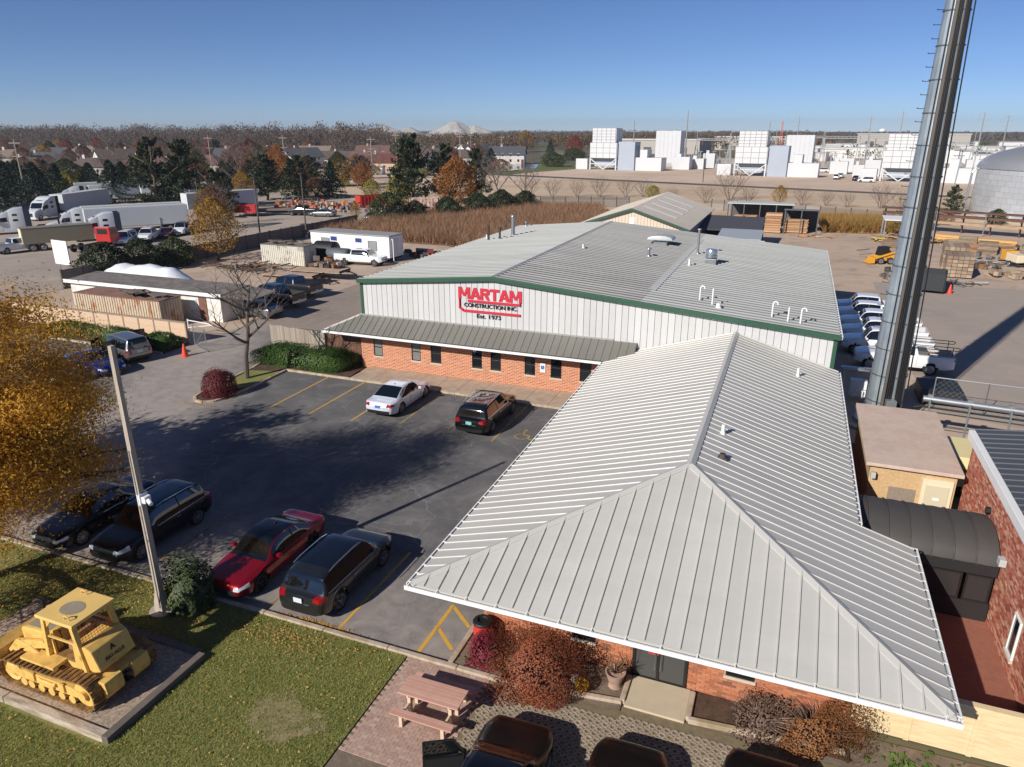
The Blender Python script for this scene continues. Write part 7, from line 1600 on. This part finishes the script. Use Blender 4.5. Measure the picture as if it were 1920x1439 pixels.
junk('flat metal sheets beside the formwork stack', 22.0, 100.5, 3.5, 1.6, 40, .6, MATS['silver_junk'], 24, long=True); junk('metal parts left of the compressor', 26.5, 104, 3, 1.3, 50, 1.0, MATS['silver_junk'], 25)
junk('dark machinery in the grey shed bay', -4.0, 86.8, 2.6, 1.4, 60, 1.6, m_junk, 26); junk('boards lying in front of the lumber shed', 2.5, 118.2, 3.0, .8, 20, .3, m_lum, 27, long=True)
# skid steer
sk = thing('skid_steer', 'yellow skid steer loader in the yard right of the warehouse', 'loader', (10.6,96.8,0), R(-160)); m_sk = M('skid_yellow', (214,154,50), .5, var=.08)
mb = MB(); mb.side([(-1.2,.4),(1.0,.4),(1.1,.8),(.8,1.0),(-1.2,1.25)], -.6, .6); mb.build('body', m_sk, sk, bevel=.03); mb = MB(); mb.side([(-.4,1.0),(.8,1.0),(.6,2.0),(-.4,2.05)], -.5, .5); mb.build('cab', m_plast, sk, bevel=.03)
for s in (-1,1): mb = MB(); mb.beam((-1.1,s*.72,1.5),(1.3,s*.72,.7),.14,.2); mb.beam((-1.1,s*.72,1.5),(-1.15,s*.72,.9),.14,.2); mb.build('lift_arm', m_sk, sk)
mb = MB(); mb.side([(1.3,.15),(2.1,.1),(1.45,.35),(1.4,.8),(1.3,.8)], -.9, .9); mb.build('bucket', m_sk, sk); add_wheels(sk, (.55,-.6), .72, .4, .3, 'steel')
skip('black roll-off bin standing beside the tower', 13.6, 81.2, 80, 3.4, M('bin_black', (44,48,50), .6, var=.08), 2.0)
cone_thing('fallen looking orange cone by the black bin', 15.2, 80.2, 1.3); cone_thing('orange cone at the formwork stack', 19.9, 96.4, 1.5)
cp = thing('air_compressor', 'cream and yellow towed compressor at the right edge of the yard', 'compressor', (25.2,99.8,0), R(-70)); mb = MB(); mb.box(-1.2,1.0,-.75,.75,.6,1.5); mb.build('hood', M('comp_cream', (220,206,176), .5), cp, bevel=.1); mb = MB(); mb.box(-2.2,-1.1,-.7,.7,.6,1.7); mb.build('engine_box', m_sk, cp, bevel=.05); mb = MB(); mb.beam((1.0,0,.6),(2.2,0,.5),.12); mb.build('tow_bar', m_plast, cp); add_wheels(cp, (-.2,), .75, .36, .22, 'steel')
tree('bareshrub','low dry brush at the rack posts',19,130,1.8)

# more stores along the back of the yard
def pallet_stack(label, x, y, h, n_, mat, w=1.2, l=1.2, lay=.16):
    t = thing('pallet_stack', label, 'pallets', (x,y,0), R(h), 'stacks of pallets and forms along the yard'); mb = MB(); mb.box(-l/2,l/2,-w/2,w/2,.06,.15)
    for s_ in (-1,0,1): mb.box(-l/2,l/2,s_*w*.42-.05,s_*w*.42+.05,0,.06)
    me = mb.mesh('pallet', mat)
    for i in range(n_): put('pallet', me, t, (rnd.uniform(-.04,.04),rnd.uniform(-.04,.04),i*lay), rnd.uniform(-.05,.05))
for i, (x,y,n_,mt,nm) in enumerate(((20.5,111,9,m_pal,'weathered'),(22.2,110,7,m_lum,'fresh'),(24.0,109.5,10,m_pal,'weathered'),(26.3,112.5,6,m_lum,'fresh'),(28.5,108,8,m_pal,'weathered'),(13.0,111.5,6,m_pal,'weathered'),(15.0,110.0,8,m_lum,'fresh'),(30.5,110.5,7,m_lum,'fresh'),(23,116.5,8,m_pal,'weathered'))): pallet_stack('%s pallet stack at the back of the yard, %s from the left' % (nm, ('third','fourth','sixth','seventh','eighth','first','second','ninth','fifth')[i]), x, y, rnd.uniform(-20,20), n_, mt, 1.6, 2.2)
junk('long pipes and rails in front of the rusty rack', 20, 118, 6, 1.2, 70, .8, MATS['scaffold'], 41, long=True); junk('yellow machine parts at the right of the yard', 30, 114, 4, 2, 60, 1.3, M('yellow_parts', (190,150,70), .6, rand=[(206,160,60),(150,130,100),(90,84,78),(196,186,166)]), 42); junk('grey pipes and forms near the compressor', 29, 104, 4, 2, 60, .9, MATS['silver_junk'], 43, long=True)
junk('dark oil barrels and parts behind the formwork stack', 21.5, 97.5, 1.6, 1.2, 30, 1.0, m_junk, 44)
junk('scattered timbers and frames at the right end of the yard', 35, 104, 4, 3, 80, 1.1, M('timber_mix', (170,140,100), .8, rand=[(190,150,90),(150,130,110),(110,100,92),(206,180,140)]), 51, long=True); junk('crates and parts right of the formwork stack', 23, 92, 2, 1.5, 26, .9, m_pal, 52); junk('low heap of forms behind the black bin', 17, 86, 2.2, 1.2, 30, .7, MATS['silver_junk'], 53, long=True)
# ================================================================== power plant
m_pw = M('plant_white', (200,202,204), .5, var=.03, scale=.3); m_pb = M('plant_blue', (160,170,182), .5, var=.05, scale=.3)
def inlet_tower(label, x, y, rz, s=1.):
    t = thing('inlet_tower', label, 'tower', (x,y,0), rz, 'white filter towers of the power plant'); w, d = 12.0, 7.5
    mb = MB(); mb.box(0,w-.3,0,d,4.6,10.6); mb.box(.8,w-1.1,.3,d-.3,10.6,16.2); mb.build('core', m_joint, t)
    def plates(x0,x1,y,z0,z1,nx,nz):
        for i in range(nx):
            for j in range(nz): mb = MB(); a, b = x0+(x1-x0)*i/nx, x0+(x1-x0)*(i+1)/nx; c_, e = z0+(z1-z0)*j/nz, z0+(z1-z0)*(j+1)/nz; mb.box(a+.08,b-.08,y-.12,y,c_+.06,e-.06); mb.build('panel', m_pw, t)
    plates(0,w-.3,0,4.6,10.6,4,3); plates(.8,w-1.1,.3,10.6,16.2,5,5)
    for j in range(4): mb = MB(); mb.box(w-.3,w-.1,.1+j*d/4,(j+1)*d/4-.1,4.7,10.5); mb.build('side_panel', m_pb, t); mb = MB(); mb.box(w-1.1,w-.9,.4+j*(d-.6)/4,.2+(j+1)*(d-.6)/4,10.7,16.1); mb.build('side_panel', m_pw, t)
    mb = MB(); mb.box(-.25,.25,-.25,.25,0,4.6); lg = mb.mesh('leg', m_pw)
    for a in (.2,w-.5):
        for b in (.2,d-.3): put('leg', lg, t, (a,b,0))
    mb = MB(); mb.beam((.2,.2,4.4),(w/2,.2,.2),.35); mb.beam((w-.5,.2,4.4),(w/2,.2,.2),.35); mb.box(0,w-.3,0,.4,2.2,2.5); mb.build('brace_frame', m_pw, t)
    mb = MB(); mb.box(1.2,w-1.5,2.5,d-.5,1.2,4.6); mb.build('duct', m_pb, t)
    mb = MB(); mb.box(w,w+7,1,d,0,11); mb.build('annex', m_pb, t); mb = MB(); mb.box(w+7,w+18,2,d+1,0,5); mb.box(w+9,w+12,2,d,5,8); mb.build('turbine_hall', m_pw, t)
    mb = MB(); mb.box(-6.5,-1.2,.5,4,0,4.2); mb.build('cooler', m_pw, t, bevel=.2); t.scale = (s,s,s)
    return t
inlet_tower('white filter tower left of the first big white box', -82, 299, R(-8)); inlet_tower('white filter tower in the middle of the plant', -22.3, 275.5, R(-6), .93); inlet_tower('white filter tower behind the monopole', 23.8, 262, R(-10), .88)
def stack_box(label, x, y, w, d, h):
    t = thing('stack_house', label, 'building', (x,y,0), R(-5), 'white stack houses of the power plant'); mb = MB(); mb.box(0,w,0,d,.5,h); mb.build('wall', m_pw, t, bevel=.06); mb = MB(); mb.box(w*.3,w*.7,-.06,0,.6,1.6); mb.build('door', m_pb, t)
    for i in range(1,6): mb = MB(); mb.box(w*i/6-.03,w*i/6+.03,-.05,0,.6,h-.1); mb.build('seam', m_pb, t)
    mb = MB(); mb.box(-.3,w+.3,-.3,d+.3,0,.5); mb.build('plinth', m_conc, t)
stack_box('tall white box right of the left filter tower', -62.3, 338, 11.2, 8, 15.2); stack_box('tall white box right of the middle filter tower', -6.5, 316, 10.2, 8, 13.6); stack_box('tall white box right of the monopole', 37, 286, 8, 8, 13)
for i, (x,y,w,d,h) in enumerate(((-50,312,7,5,5),(-44,318,6,5,4.2),(-40,330,5,4,6),(10,300,6,5,4.5),(17,284,3.5,3,4),(21,290,5,5,5.5),(14,318,5,4,5),(52,290,8,6,6),(62,300,10,6,4))): mb = MB(); mb.box(0,w,0,d,0,h); mb.box(w*.2,w*.45,d*.2,d*.6,h+.0,h+1.2); tag(mb.build('equipment_house', m_pw, None, (x,y,0), R(-6), bevel=.08), 'white equipment house among the plant towers', 'building', 'white equipment houses of the plant')
# substation steelwork
m_st = M('substation_steel', (150,152,154), .6, .3)
def gantry(x, y, w, h, rz):
    t = thing('steel_gantry', 'grey lattice gantry of the substation behind the plant', 'gantry', (x,y,0), rz, 'substation gantries')
    for a in (0,w):
        mb = MB(); mb.beam((a-1.2,0,0),(a,0,h),.3); mb.beam((a+1.2,0,0),(a,0,h),.3); mb.beam((a,0,h),(a,0,h+4),.16); mb.beam((a-.7,0,h*.4),(a+.7,0,h*.4),.15); mb.build('leg', m_st, t)
    mb = MB(); mb.box(0,w,-.3,.3,h-1,h-.7); mb.box(0,w,-.3,.3,h-.2,h); n_ = int(w/1.5)
    for i in range(n_): mb.beam((w*i/n_,0,h-1),(w*(i+1)/n_,0,h-.1),.12)
    mb.build('crossbeam', m_st, t)
    for i in range(3): mb = MB(); xx = w*(i+.5)/3; mb.cyl((xx,0,h-1),(xx,0,h-3),.18,n=6); mb.build('insulator', M('insulator', (120,84,70), .4), t)
for x,y,w,h,r_ in ((-46,352,15,12,-4),(-28,362,16,12,-4),(-8,372,16,13,-4),(8,350,14,13,-5),(26,356,15,13,-5),(30,330,12,11,-6),(48,340,14,11,-6),(-30,336,12,10,-4)): gantry(x,y,w,h,R(r_))
q = random.Random(11); mb = MB()
for k in range(170):
    x, y = q.uniform(-55,75), q.uniform(330,392); h = q.uniform(2.5,7); mb.cyl((x,y,0),(x,y,h),.14,n=5)
    if q.random() < .6: mb.box(x-q.uniform(.5,2.2),x+q.uniform(.5,2.2),y-.15,y+.15,h-.2,h)
    if q.random() < .35: mb.box(x-.8,x+.8,y-.8,y+.8,0,q.uniform(1.2,2.6))
stuff(tag(mb.build('switchgear', m_st, None, recalc=False), 'thicket of grey switchgear posts in the substation', 'switchgear'))
for x,y in ((-55,380),(30,420),(45,430),(-90,420),(60,395),(75,400),(110,520),(140,560),(-20,470),(-5,560)):
    t = thing('transmission_pole', 'tall thin steel transmission pole beyond the plant', 'pole', (x,y,0), R(-6), 'transmission poles beyond the plant'); h = q.uniform(20,27); mb = MB(); mb.cyl((0,0,0),(0,0,h),.45,.2,6); mb.build('shaft', m_st, t); mb = MB()
    for z in (h-1,h-3.5,h-6): mb.box(-2.5,2.5,-.12,.12,z,z+.25)
    mb.build('crossarm', m_st, t)
t = thing('lattice_mast', 'thin red lattice mast behind the plant', 'mast', (-12,430,0)); mb = MB()
for a in range(3): mb.beam((1.2*math.cos(a*2.09),1.2*math.sin(a*2.09),0),(.2*math.cos(a*2.09),.2*math.sin(a*2.09),20),.25)
mb.build('frame', M('mast_red', (190,70,50), .7), t)
GC = 'cars at the plant entrance'
for lab,x,y,h,c_ in (('white car near the middle of the plant yard',8,312,170,P_white),('white pickup farther along the plant drive',13,276,80,P_white),('white car beside the plant cooler',11.5,268,80,P_white),('dark car at the plant cooler',17,262,80,P_dark),('white car nearest in the plant drive',19.5,255,175,P_white)): car('parked_car',lab,'car',x,y,h,GC,col=c_,L=5,H=1.7,kind='suv',hood=1.05,lod=0)
for x,y in ((-28,236),(-62,300)): lp = thing('lamp_post', 'slim lamp post on the tan gravel, %s one' % ('near' if x > -40 else 'far'), 'lamp', (x,y,0)); mb = MB(); mb.cyl((0,0,0),(0,0,9),.12,.08,6); mb.box(-.6,.6,-.2,.2,9,9.15); mb.build('pole', m_plast, lp)
# ================================================================== silver tank
tk = thing('storage_tank', 'huge silver riveted storage tank at the right edge', 'tank', (49.5,163,0)); RT, HT2 = 18.0, 8.7; m_tank = M('tank_silver', (206,210,214), .36, .45, rand=[(206,210,214),(200,204,208),(211,214,217)], var=.04, scale=.4)
mb = MB(); mb.cyl((0,0,0),(0,0,HT2-.05),RT-.05,n=64); mb.build('core', m_joint, tk, smooth=30)
for r_ in range(9):
    for k in range(30):
        a0 = R(150+k*6.2+(3.1 if r_ % 2 else 0)); a1 = a0+R(6.1); z0, z1 = r_*HT2/9+.01, (r_+1)*HT2/9-.01
        mb = MB(); am = (a0+a1)/2; P = [(RT*math.cos(a),RT*math.sin(a),z) for z in (z0,z1) for a in (a0,am,a1)]; mb.add(P, [(0,1,4,3),(1,2,5,4)]); mb.build('plate', m_tank, tk, recalc=False, smooth=180)
mb = MB(); mb.lathe([(RT+.2,HT2-.05),(RT+.2,HT2+.15)]+[(RT*math.cos(t_)*1.005, HT2+.15+4.6*math.sin(t_)) for t_ in [R(a) for a in range(4,91,6)]], n=72); mb.build('dome', M('dome_grey', (170,172,174), .45, .5, var=.05), tk, smooth=60)
mb = MB(); mb.tube([(-19.2,-1,0),(-19.2,-1,7.8),(-18.7,-1,8.4),(-17.6,-1,8.6)], .18, 8); mb.build('vent_pipe', m_pipe, tk); mb = MB(); mb.tube([(-14.5,-10.8,0),(-14.8,-11.3,1.0),(-15.2,-11.8,1.4)], .5, 10); mb.build('inlet', m_white, tk)
mb = MB()
for a in (-21,-18.6): mb.beam((a,4,0),(a+.4,4,11.5),.2)
mb.box(-21,-13,3.9,4.1,11.3,11.6); mb.build('access_frame', m_galv, tk)
# ================================================================== suburb
m_hw = [M('siding%d' % i, c_, .8, var=.04) for i, c_ in enumerate(((206,200,192),(222,220,216),(176,168,158),(188,160,140)))]; m_hr = [M('shingle%d' % i, c_, .9, var=.12, scale=1) for i, c_ in enumerate(((92,80,74),(112,84,78),(78,80,86),(126,112,100),(104,62,56)))]
def house(label, x, y, w, d, h, rh, rz, wi, ri, hip=False):
    t = thing('house', label, 'house', (x,y,0), R(rz), 'suburban houses'); mb = MB(); mb.box(-w/2,w/2,-d/2,d/2,0,h)
    if not hip: mb.extrude([(-w/2,-d/2,h),(-w/2,d/2,h),(-w/2,0,h+rh)], (w,0,0))
    mb.build('wall', m_hw[wi], t); mb = MB(); o = .5
    if hip:
        k = d/2; A_ = [(-w/2-o,-d/2-o,h),(w/2+o,-d/2-o,h),(w/2+o,d/2+o,h),(-w/2-o,d/2+o,h),(-w/2+k,0,h+rh),(w/2-k,0,h+rh)]; mb.add(A_, [(0,1,5,4),(1,2,5),(2,3,4,5),(3,0,4),(3,2,1,0)])
    else:
        for s in (-1,1): mb.extrude([(-w/2-o,0,h+rh+.15),(-w/2-o,s*(d/2+o),h-.2),(w/2+o,s*(d/2+o),h-.2),(w/2+o,0,h+rh+.15)], (0,0,-.2))
    rf = mb.build('roof', m_hr[ri], t); mb = MB(); mb.box(-w*.2,-w*.2+.9,-.5,.5,h+rh-.8,h+rh+1); mb.build('chimney', m_hw[(wi+2)%4], rf)
    for i in range(4):
        for z in ((1.0,3.6) if h > 4 else (1.0,)): mb = MB(); xx = -w*.36+i*w*.22; mb.box(xx,xx+1.2,-d/2-.06,-d/2,z,z+1.4); wn = mb.build('window', m_white, t); mb = MB(); mb.box(xx+.1,xx+1.1,-d/2-.08,-d/2-.06,z+.1,z+1.3); mb.build('pane', m_glass, wn)
    mb = MB(); mb.box(w*.42,w*.42+1.2,-d/2-.05,-d/2,0,2.2); mb.build('door', m_hr[4], t)
side_ = ['leftmost house with brown roof','house with brown roof behind the spruce row','dark red roofed house left of the tall pines','house with maroon roof left of the tall pines','grey sided house between tall pines','white gabled house with dark roof','white gabled house right of the power pole','brown roofed white house','house beside the purple red tree','white house behind the purple tree','grey blue roofed house','brown gabled house in the middle distance','red roofed house above the gravel strip','dark gabled house with white trim','dark blue roofed house','house with white gable near the quarry','distant brown roofed house at left','distant grey roofed house','distant tan roofed house','distant house behind the red tree','brown roofed house at the far left edge','grey roofed house at the far left edge','far left house with tan roof','far left house with dark roof','white house left of the spruce row','brown house behind the far left spruces','tan house near the left skyline']
HS = [(-262,188,18,12,3,3.2,20,2,0),(-240,196,16,11,3,3,15,2,0),(-228,210,22,12,3,3.4,18,2,1),(-214,222,20,12,3.2,3.4,15,2,1),(-226,252,13,10,5.2,3,20,0,2),(-212,262,15,11,5,3.4,65,1,2),(-198,262,15,11,5,3.4,65,1,2),(-196,290,20,11,3.4,3,15,1,0),(-176,282,17,11,3.2,3.2,15,0,1),(-160,292,15,11,4.6,3,20,1,0),(-152,300,15,11,4.6,3.2,20,1,2),(-150,320,17,12,3.4,3.6,15,2,0),(-158,262,19,12,3.2,3.4,12,3,4),(-150,340,16,11,4.6,3.6,70,1,2),(-134,338,17,11,4.6,3.4,15,0,2),(-172,380,15,11,4.8,3.4,60,1,0),(-300,290,18,12,4,3.4,20,0,0),(-262,300,17,12,4.2,3.4,20,0,3),(-240,330,17,12,4.2,3.4,15,0,3),(-214,345,17,12,4.4,3.4,25,1,1),(-300,188,17,12,3.4,3.4,25,2,0),(-290,215,18,12,3.4,3.4,20,0,2),(-330,230,18,12,4,3.4,25,2,3),(-345,260,17,12,4,3.4,20,0,2),(-262,226,16,11,4.6,3.4,65,1,0),(-282,252,18,12,4,3.4,20,0,1),(-370,300,18,12,4,3.4,25,2,3)]
for lb, h in zip(side_, HS): house(lb, *h, hip=(h[7] in (2,3)))
house('small cream pavilion with brown roof among the spruces', -196, 150, 8, 7, 2.8, 2.2, 20, 0, 1, True)
kinds = ['bare','brown','bare2','spruce','orange','green','gold','red','brown2','pine','scarlet','limebush','bare','brown','bare2']
q = random.Random(21); GT = 'mixed autumn trees among the houses'
hpos = [(h[0],h[1]) for h in HS]; n_ = 0
nice = {'bare':'leafless grey tree among the distant houses','bare2':'leafless grey tree among the distant houses','brown':'russet brown tree among the distant houses','brown2':'russet brown tree among the distant houses','spruce':'dark spruce among the distant houses','orange':'orange tree among the distant houses','green':'dull green tree among the distant houses','gold':'golden tree among the distant houses','red':'dark red tree among the distant houses','pine':'dark pine among the distant houses','scarlet':'scarlet tree among the distant houses','limebush':'lime bush among the distant houses'}
while n_ < 190:
    y = q.uniform(130,440); x = y*q.uniform(-1.75,-.42)
    if x > -112 and y < 300: continue
    if y < 165 and x > -200: continue
    if any(abs(x-a)+abs(y-b) < 9 for a, b in hpos): continue
    k = q.choice(kinds); hh = q.uniform(6.5,11) if 'bush' not in k else q.uniform(3,4.5); hh = min(hh, 13.5-0.0*y)
    tree(k, nice[k], x, y, hh, q.uniform(.85,1.2), group=GT+': '+nice[k].split(' among')[0]); n_ += 1
tree('gold','round golden tree beyond the pond',-196,530,15.5,1.0); tree('scarlet','round dark red tree left of the first filter tower',-129,436,12.5,1.05); tree('spruce','spruce between the golden and red round trees',-150,452,10.5,.9); tree('brownbush','brown scrub at the pond edge, left',-128,262,4.0,1.5); tree('brownbush','brown scrub at the pond edge, middle',-112,275,4.6,1.6); tree('greenbush','green scrub right of the pond',-104,318,6,1.5); tree('greenbush','green scrub in front of the red round tree',-116,390,6.5,1.6)
tree('limebush','long olive hedge by the meadow, left part',-132,232,4.8,1.3); tree('greenbush','long olive hedge by the meadow, middle part',-126,236,6.0,1.3); tree('greenbush','long olive hedge by the meadow, right part',-118,240,6.4,1.3); tree('limebush','small lime shrub below the olive hedge',-121,226,3.0)
t = thing('utility_shed', 'small white building and wall in the meadow', 'building', (-147,236,0), R(15)); mb = MB(); mb.box(-4,4,-2,2,0,2.6); mb.build('wall', m_hw[1], t); mb = MB(); mb.box(-4.2,4.2,-2.2,2.2,2.6,2.8); mb.build('roof', m_hr[3], t)
def upole(label, x, y, h, group='wooden power poles'):
    t = thing('power_pole', label, 'pole', (x,y,0), R(20), group); mb = MB(); mb.cyl((0,0,0),(0,0,h),.2,.12,6); mb.build('pole', M('pole_pale', (150,140,130), .9), t); mb = MB(); mb.box(-1.3,1.3,-.06,.06,h-1.0,h-.8); mb.box(-1.1,1.1,-.06,.06,h-3.8,h-3.65); mb.build('crossarm', MATS['pole_pale'], t)
upole('pale power pole at the far left of the truck lot',-165,116,13.5); upole('power pole behind the lime bushes',-150,140,10); upole('power pole in front of the white gabled houses',-168,178,14); upole('power pole beside the purple red tree',-150,190,14); upole('power pole above the pointed spruce',-128,205,13.5); upole('power pole by the meadow building',-138,238,14.5); upole('power pole above the gravel strip',-118,250,14)
upole('power pole beyond the pond',-150,330,14); upole('far power pole right of the pond',-140,345,13)
# ================================================================== distance
q = np.random.default_rng(77)
def woods(name, label, spots, leaf, seed, per=100, size=1.5):
    """spots: (x, y, height, crown radius); every tree a loose dome of twig faces and a trunk"""
    g = np.random.default_rng(seed); C = []
    for x, y, h, r_ in spots:
        k = per; u = g.normal(size=(k,3)); u /= np.linalg.norm(u,axis=1)[:,None]; u *= (g.random(k)**.4)[:,None]; C.append(np.stack([x+u[:,0]*r_,y+u[:,1]*r_,h*.56+u[:,2]*h*.44],1))
    P = np.concatenate(C); return stuff(tag(put(name, quads(name, P, size, leaf, .45, 0, seed, up=.4)), label, 'trees'))
lf_w = LEAF('wood_twig', [(92,80,70),(106,92,80),(116,100,88),(98,86,74),(88,80,68)], .02, trans=.3); lf_w2 = LEAF('wood_autumn', [(92,74,54),(116,88,58),(96,80,62),(78,76,54),(128,92,60)], .015, trans=.1)
def strip(n, y0, y1, f0, f1, h, r_):
    y = q.uniform(y0,y1,n); th = q.uniform(f0,f1,n); return [(a,b,c,d) for a,b,c,d in zip(y*th, y, q.uniform(h*.75,h*1.15,n), q.uniform(r_*.7,r_*1.3,n))]
woods('woodland', 'leafless brown woodland along the left skyline', strip(820,380,620,-1.75,-.6,19.0,7), lf_w, 5, 210, 1.2)
woods('woodland', 'mixed brown trees behind the houses towards the quarry', strip(420,480,1000,-.72,-.36,13,6), lf_w2, 6)
woods('woodland', 'brown tree belt beyond the pond and plant', strip(620,560,1500,-.42,.03,12.5,8), lf_w2, 7, 80, 2.0)
woods('woodland', 'distant dark tree line on the right horizon', strip(640,1100,2600,-.1,.55,13,14), lf_w, 8, 50, 3.4)
woods('woodland', 'distant tree line on the centre horizon', strip(520,1500,3200,-.7,.0,16,16), lf_w, 9, 50, 3.8)
woods('woodland', 'distant tree line on the far left horizon', strip(300,650,1500,-2.4,-.9,19,10), lf_w, 10)
woods('woodland', 'scattered bushes among the far white depots', strip(150,430,1000,.02,.42,6,4), LFs['green'], 11, 60, 1.2)
# quarry mounds
m_q = M('hazed_quarry_stone', (178,174,168), .95, var=.16, scale=.05, col2=(156,150,144))  # stone colour dimmed so it carries some distance haze
def mound(x, y, rx, ry, h, seed):
    g = random.Random(seed); mb = MB(); N = 26; V = []; F = []
    for j in range(9):
        u = j/8
        for i in range(N): a = 2*math.pi*i/N; k = (1-u*.9)*(1+.2*math.sin(2*a+seed)+.1*math.sin(5*a+seed)+g.uniform(-.06,.06)); V.append((rx*k*math.cos(a), ry*k*math.sin(a), h*u*(1+g.uniform(-.03,.03))))
    for j in range(8):
        for i in range(N): F.append((j*N+i,j*N+(i+1)%N,(j+1)*N+(i+1)%N,(j+1)*N+i))
    F.append(tuple(range(8*N,9*N))); mb.add(V,F); struct(mb.build('stone_mound', m_q, None, (x,y,0), smooth=40))
for x,y,rx,ry,h,s_ in ((-1060,1500,80,60,20,1),(-900,1500,80,60,26,3),(-850,1530,60,50,22,4),(-770,1560,70,60,27,5),(-738,1540,66,55,35,6),(-700,1560,60,50,25,7)): mound(x,y,rx,ry,h,s_)
# white depots and parked trailers beyond the plant
q2 = random.Random(31)
for k in range(46):
    y = q2.uniform(430,900); x = y*q2.uniform(-.06,.46); w, d, h = q2.uniform(14,46), q2.uniform(8,18), q2.uniform(3.5,6.5)
    mb = MB(); mb.box(-w/2,w/2,-d/2,d/2,0,h); o = tag(mb.build('depot', M('depot_white', (212,212,210), .6, rand=[(220,220,218),(196,196,196),(206,200,190),(226,226,226)]), None, (x,y,0), R(-8)), 'long white depot building beyond the substation', 'building', 'white depots beyond the substation')
    mb = MB(); mb.box(-w/2-.2,w/2+.2,-d/2-.2,d/2+.2,h+.01,h+.4); mb.build('roof', M('depot_roof', (176,176,174), .7), o)
for lb,x,y,w,d,h in (('long grey factory behind the left filter tower',-100,520,70,30,9),('broad pale factory behind the middle filter tower',-30,640,80,40,10),('large pale factory far behind the gantries',90,760,90,40,12),('white low building left of the golden round tree',-330,820,40,20,8)):
    t = thing('factory', lb, 'building', (x,y,0), R(-8)); mb = MB(); mb.box(-w/2,w/2,0,d,0,h); mb.build('wall', M('factory_wall', (170,164,156), .8, var=.06), t); mb = MB(); mb.box(-w/2-.5,w/2+.5,-.5,d+.5,h+.01,h+.8); mb.build('roof', M('factory_roof', (196,194,188), .7), t)
    for i in range(5): mb = MB(); mb.box(-w*.42+i*w*.18,-w*.42+i*w*.18+w*.08,-.1,0,.5,h*.5); mb.build('bay_door', m_shade, t)
def water_tower(label, x, y, h, r_):
    t = thing('water_tower', label, 'tower', (x,y,0)); mb = MB(); mb.cyl((0,0,0),(0,0,h-r_),r_*.22,r_*.16,12); mb.build('stem', m_white, t); mb = MB(); mb.lathe([(r_*.16,h-1.6*r_)]+[(r_*math.cos(R(a)), h-.62*r_+.62*r_*math.sin(R(a))) for a in range(-70,91,16)], n=20); mb.build('bowl', m_white, t, smooth=60)
water_tower('white water tower on the right horizon', 330, 1190, 21, 7.5); water_tower('tiny white water tower left of the monopole', 128, 1500, 19, 6)

# belt of conifers and bare trees between the lots and the houses
q = random.Random(51); bk = ['spruce','pine','pine2','bare','brown','spruce','bare2','green','spruce','brown2','pine','limebush','darkbush']
bl = {'spruce':'dark spruce in the tree belt before the houses','pine':'dark pine in the tree belt before the houses','pine2':'dark pine in the tree belt before the houses','bare':'leafless tree in the tree belt before the houses','bare2':'leafless tree in the tree belt before the houses','brown':'russet tree in the tree belt before the houses','brown2':'russet tree in the tree belt before the houses','green':'olive tree in the tree belt before the houses','limebush':'lime shrub in the tree belt before the houses','darkbush':'dark shrub in the tree belt before the houses'}
for i in range(64):
    u = i/63; x = -232+112*u+q.uniform(-6,6); y = 112+64*u+q.uniform(-8,14); k = q.choice(bk); h = q.uniform(6,9.5) if 'bush' not in k else q.uniform(2.5,4)
    tree(k, bl[k], x, y, h, q.uniform(.95,1.3), group='tree belt: '+bl[k].split(' in ')[0])
# ================================================================== air
hz_ = MB(); hz_.box(-3600,3600,-300,3600,-1.2,60)
hm = bpy.data.materials.new('haze_air'); hm.use_nodes = True; hn = hm.node_tree; hn.nodes.clear()
pv = hn.nodes.new('ShaderNodeVolumePrincipled'); pv.inputs['Color'].default_value = (.78,.86,.98,1); pv.inputs['Density'].default_value = .00016; pv.inputs['Anisotropy'].default_value = .2
ho = hn.nodes.new('ShaderNodeOutputMaterial'); hn.links.new(pv.outputs[0], ho.inputs['Volume'])
stuff(tag(hz_.build('haze', hm), 'thin pale air softening the far distance', 'haze'))
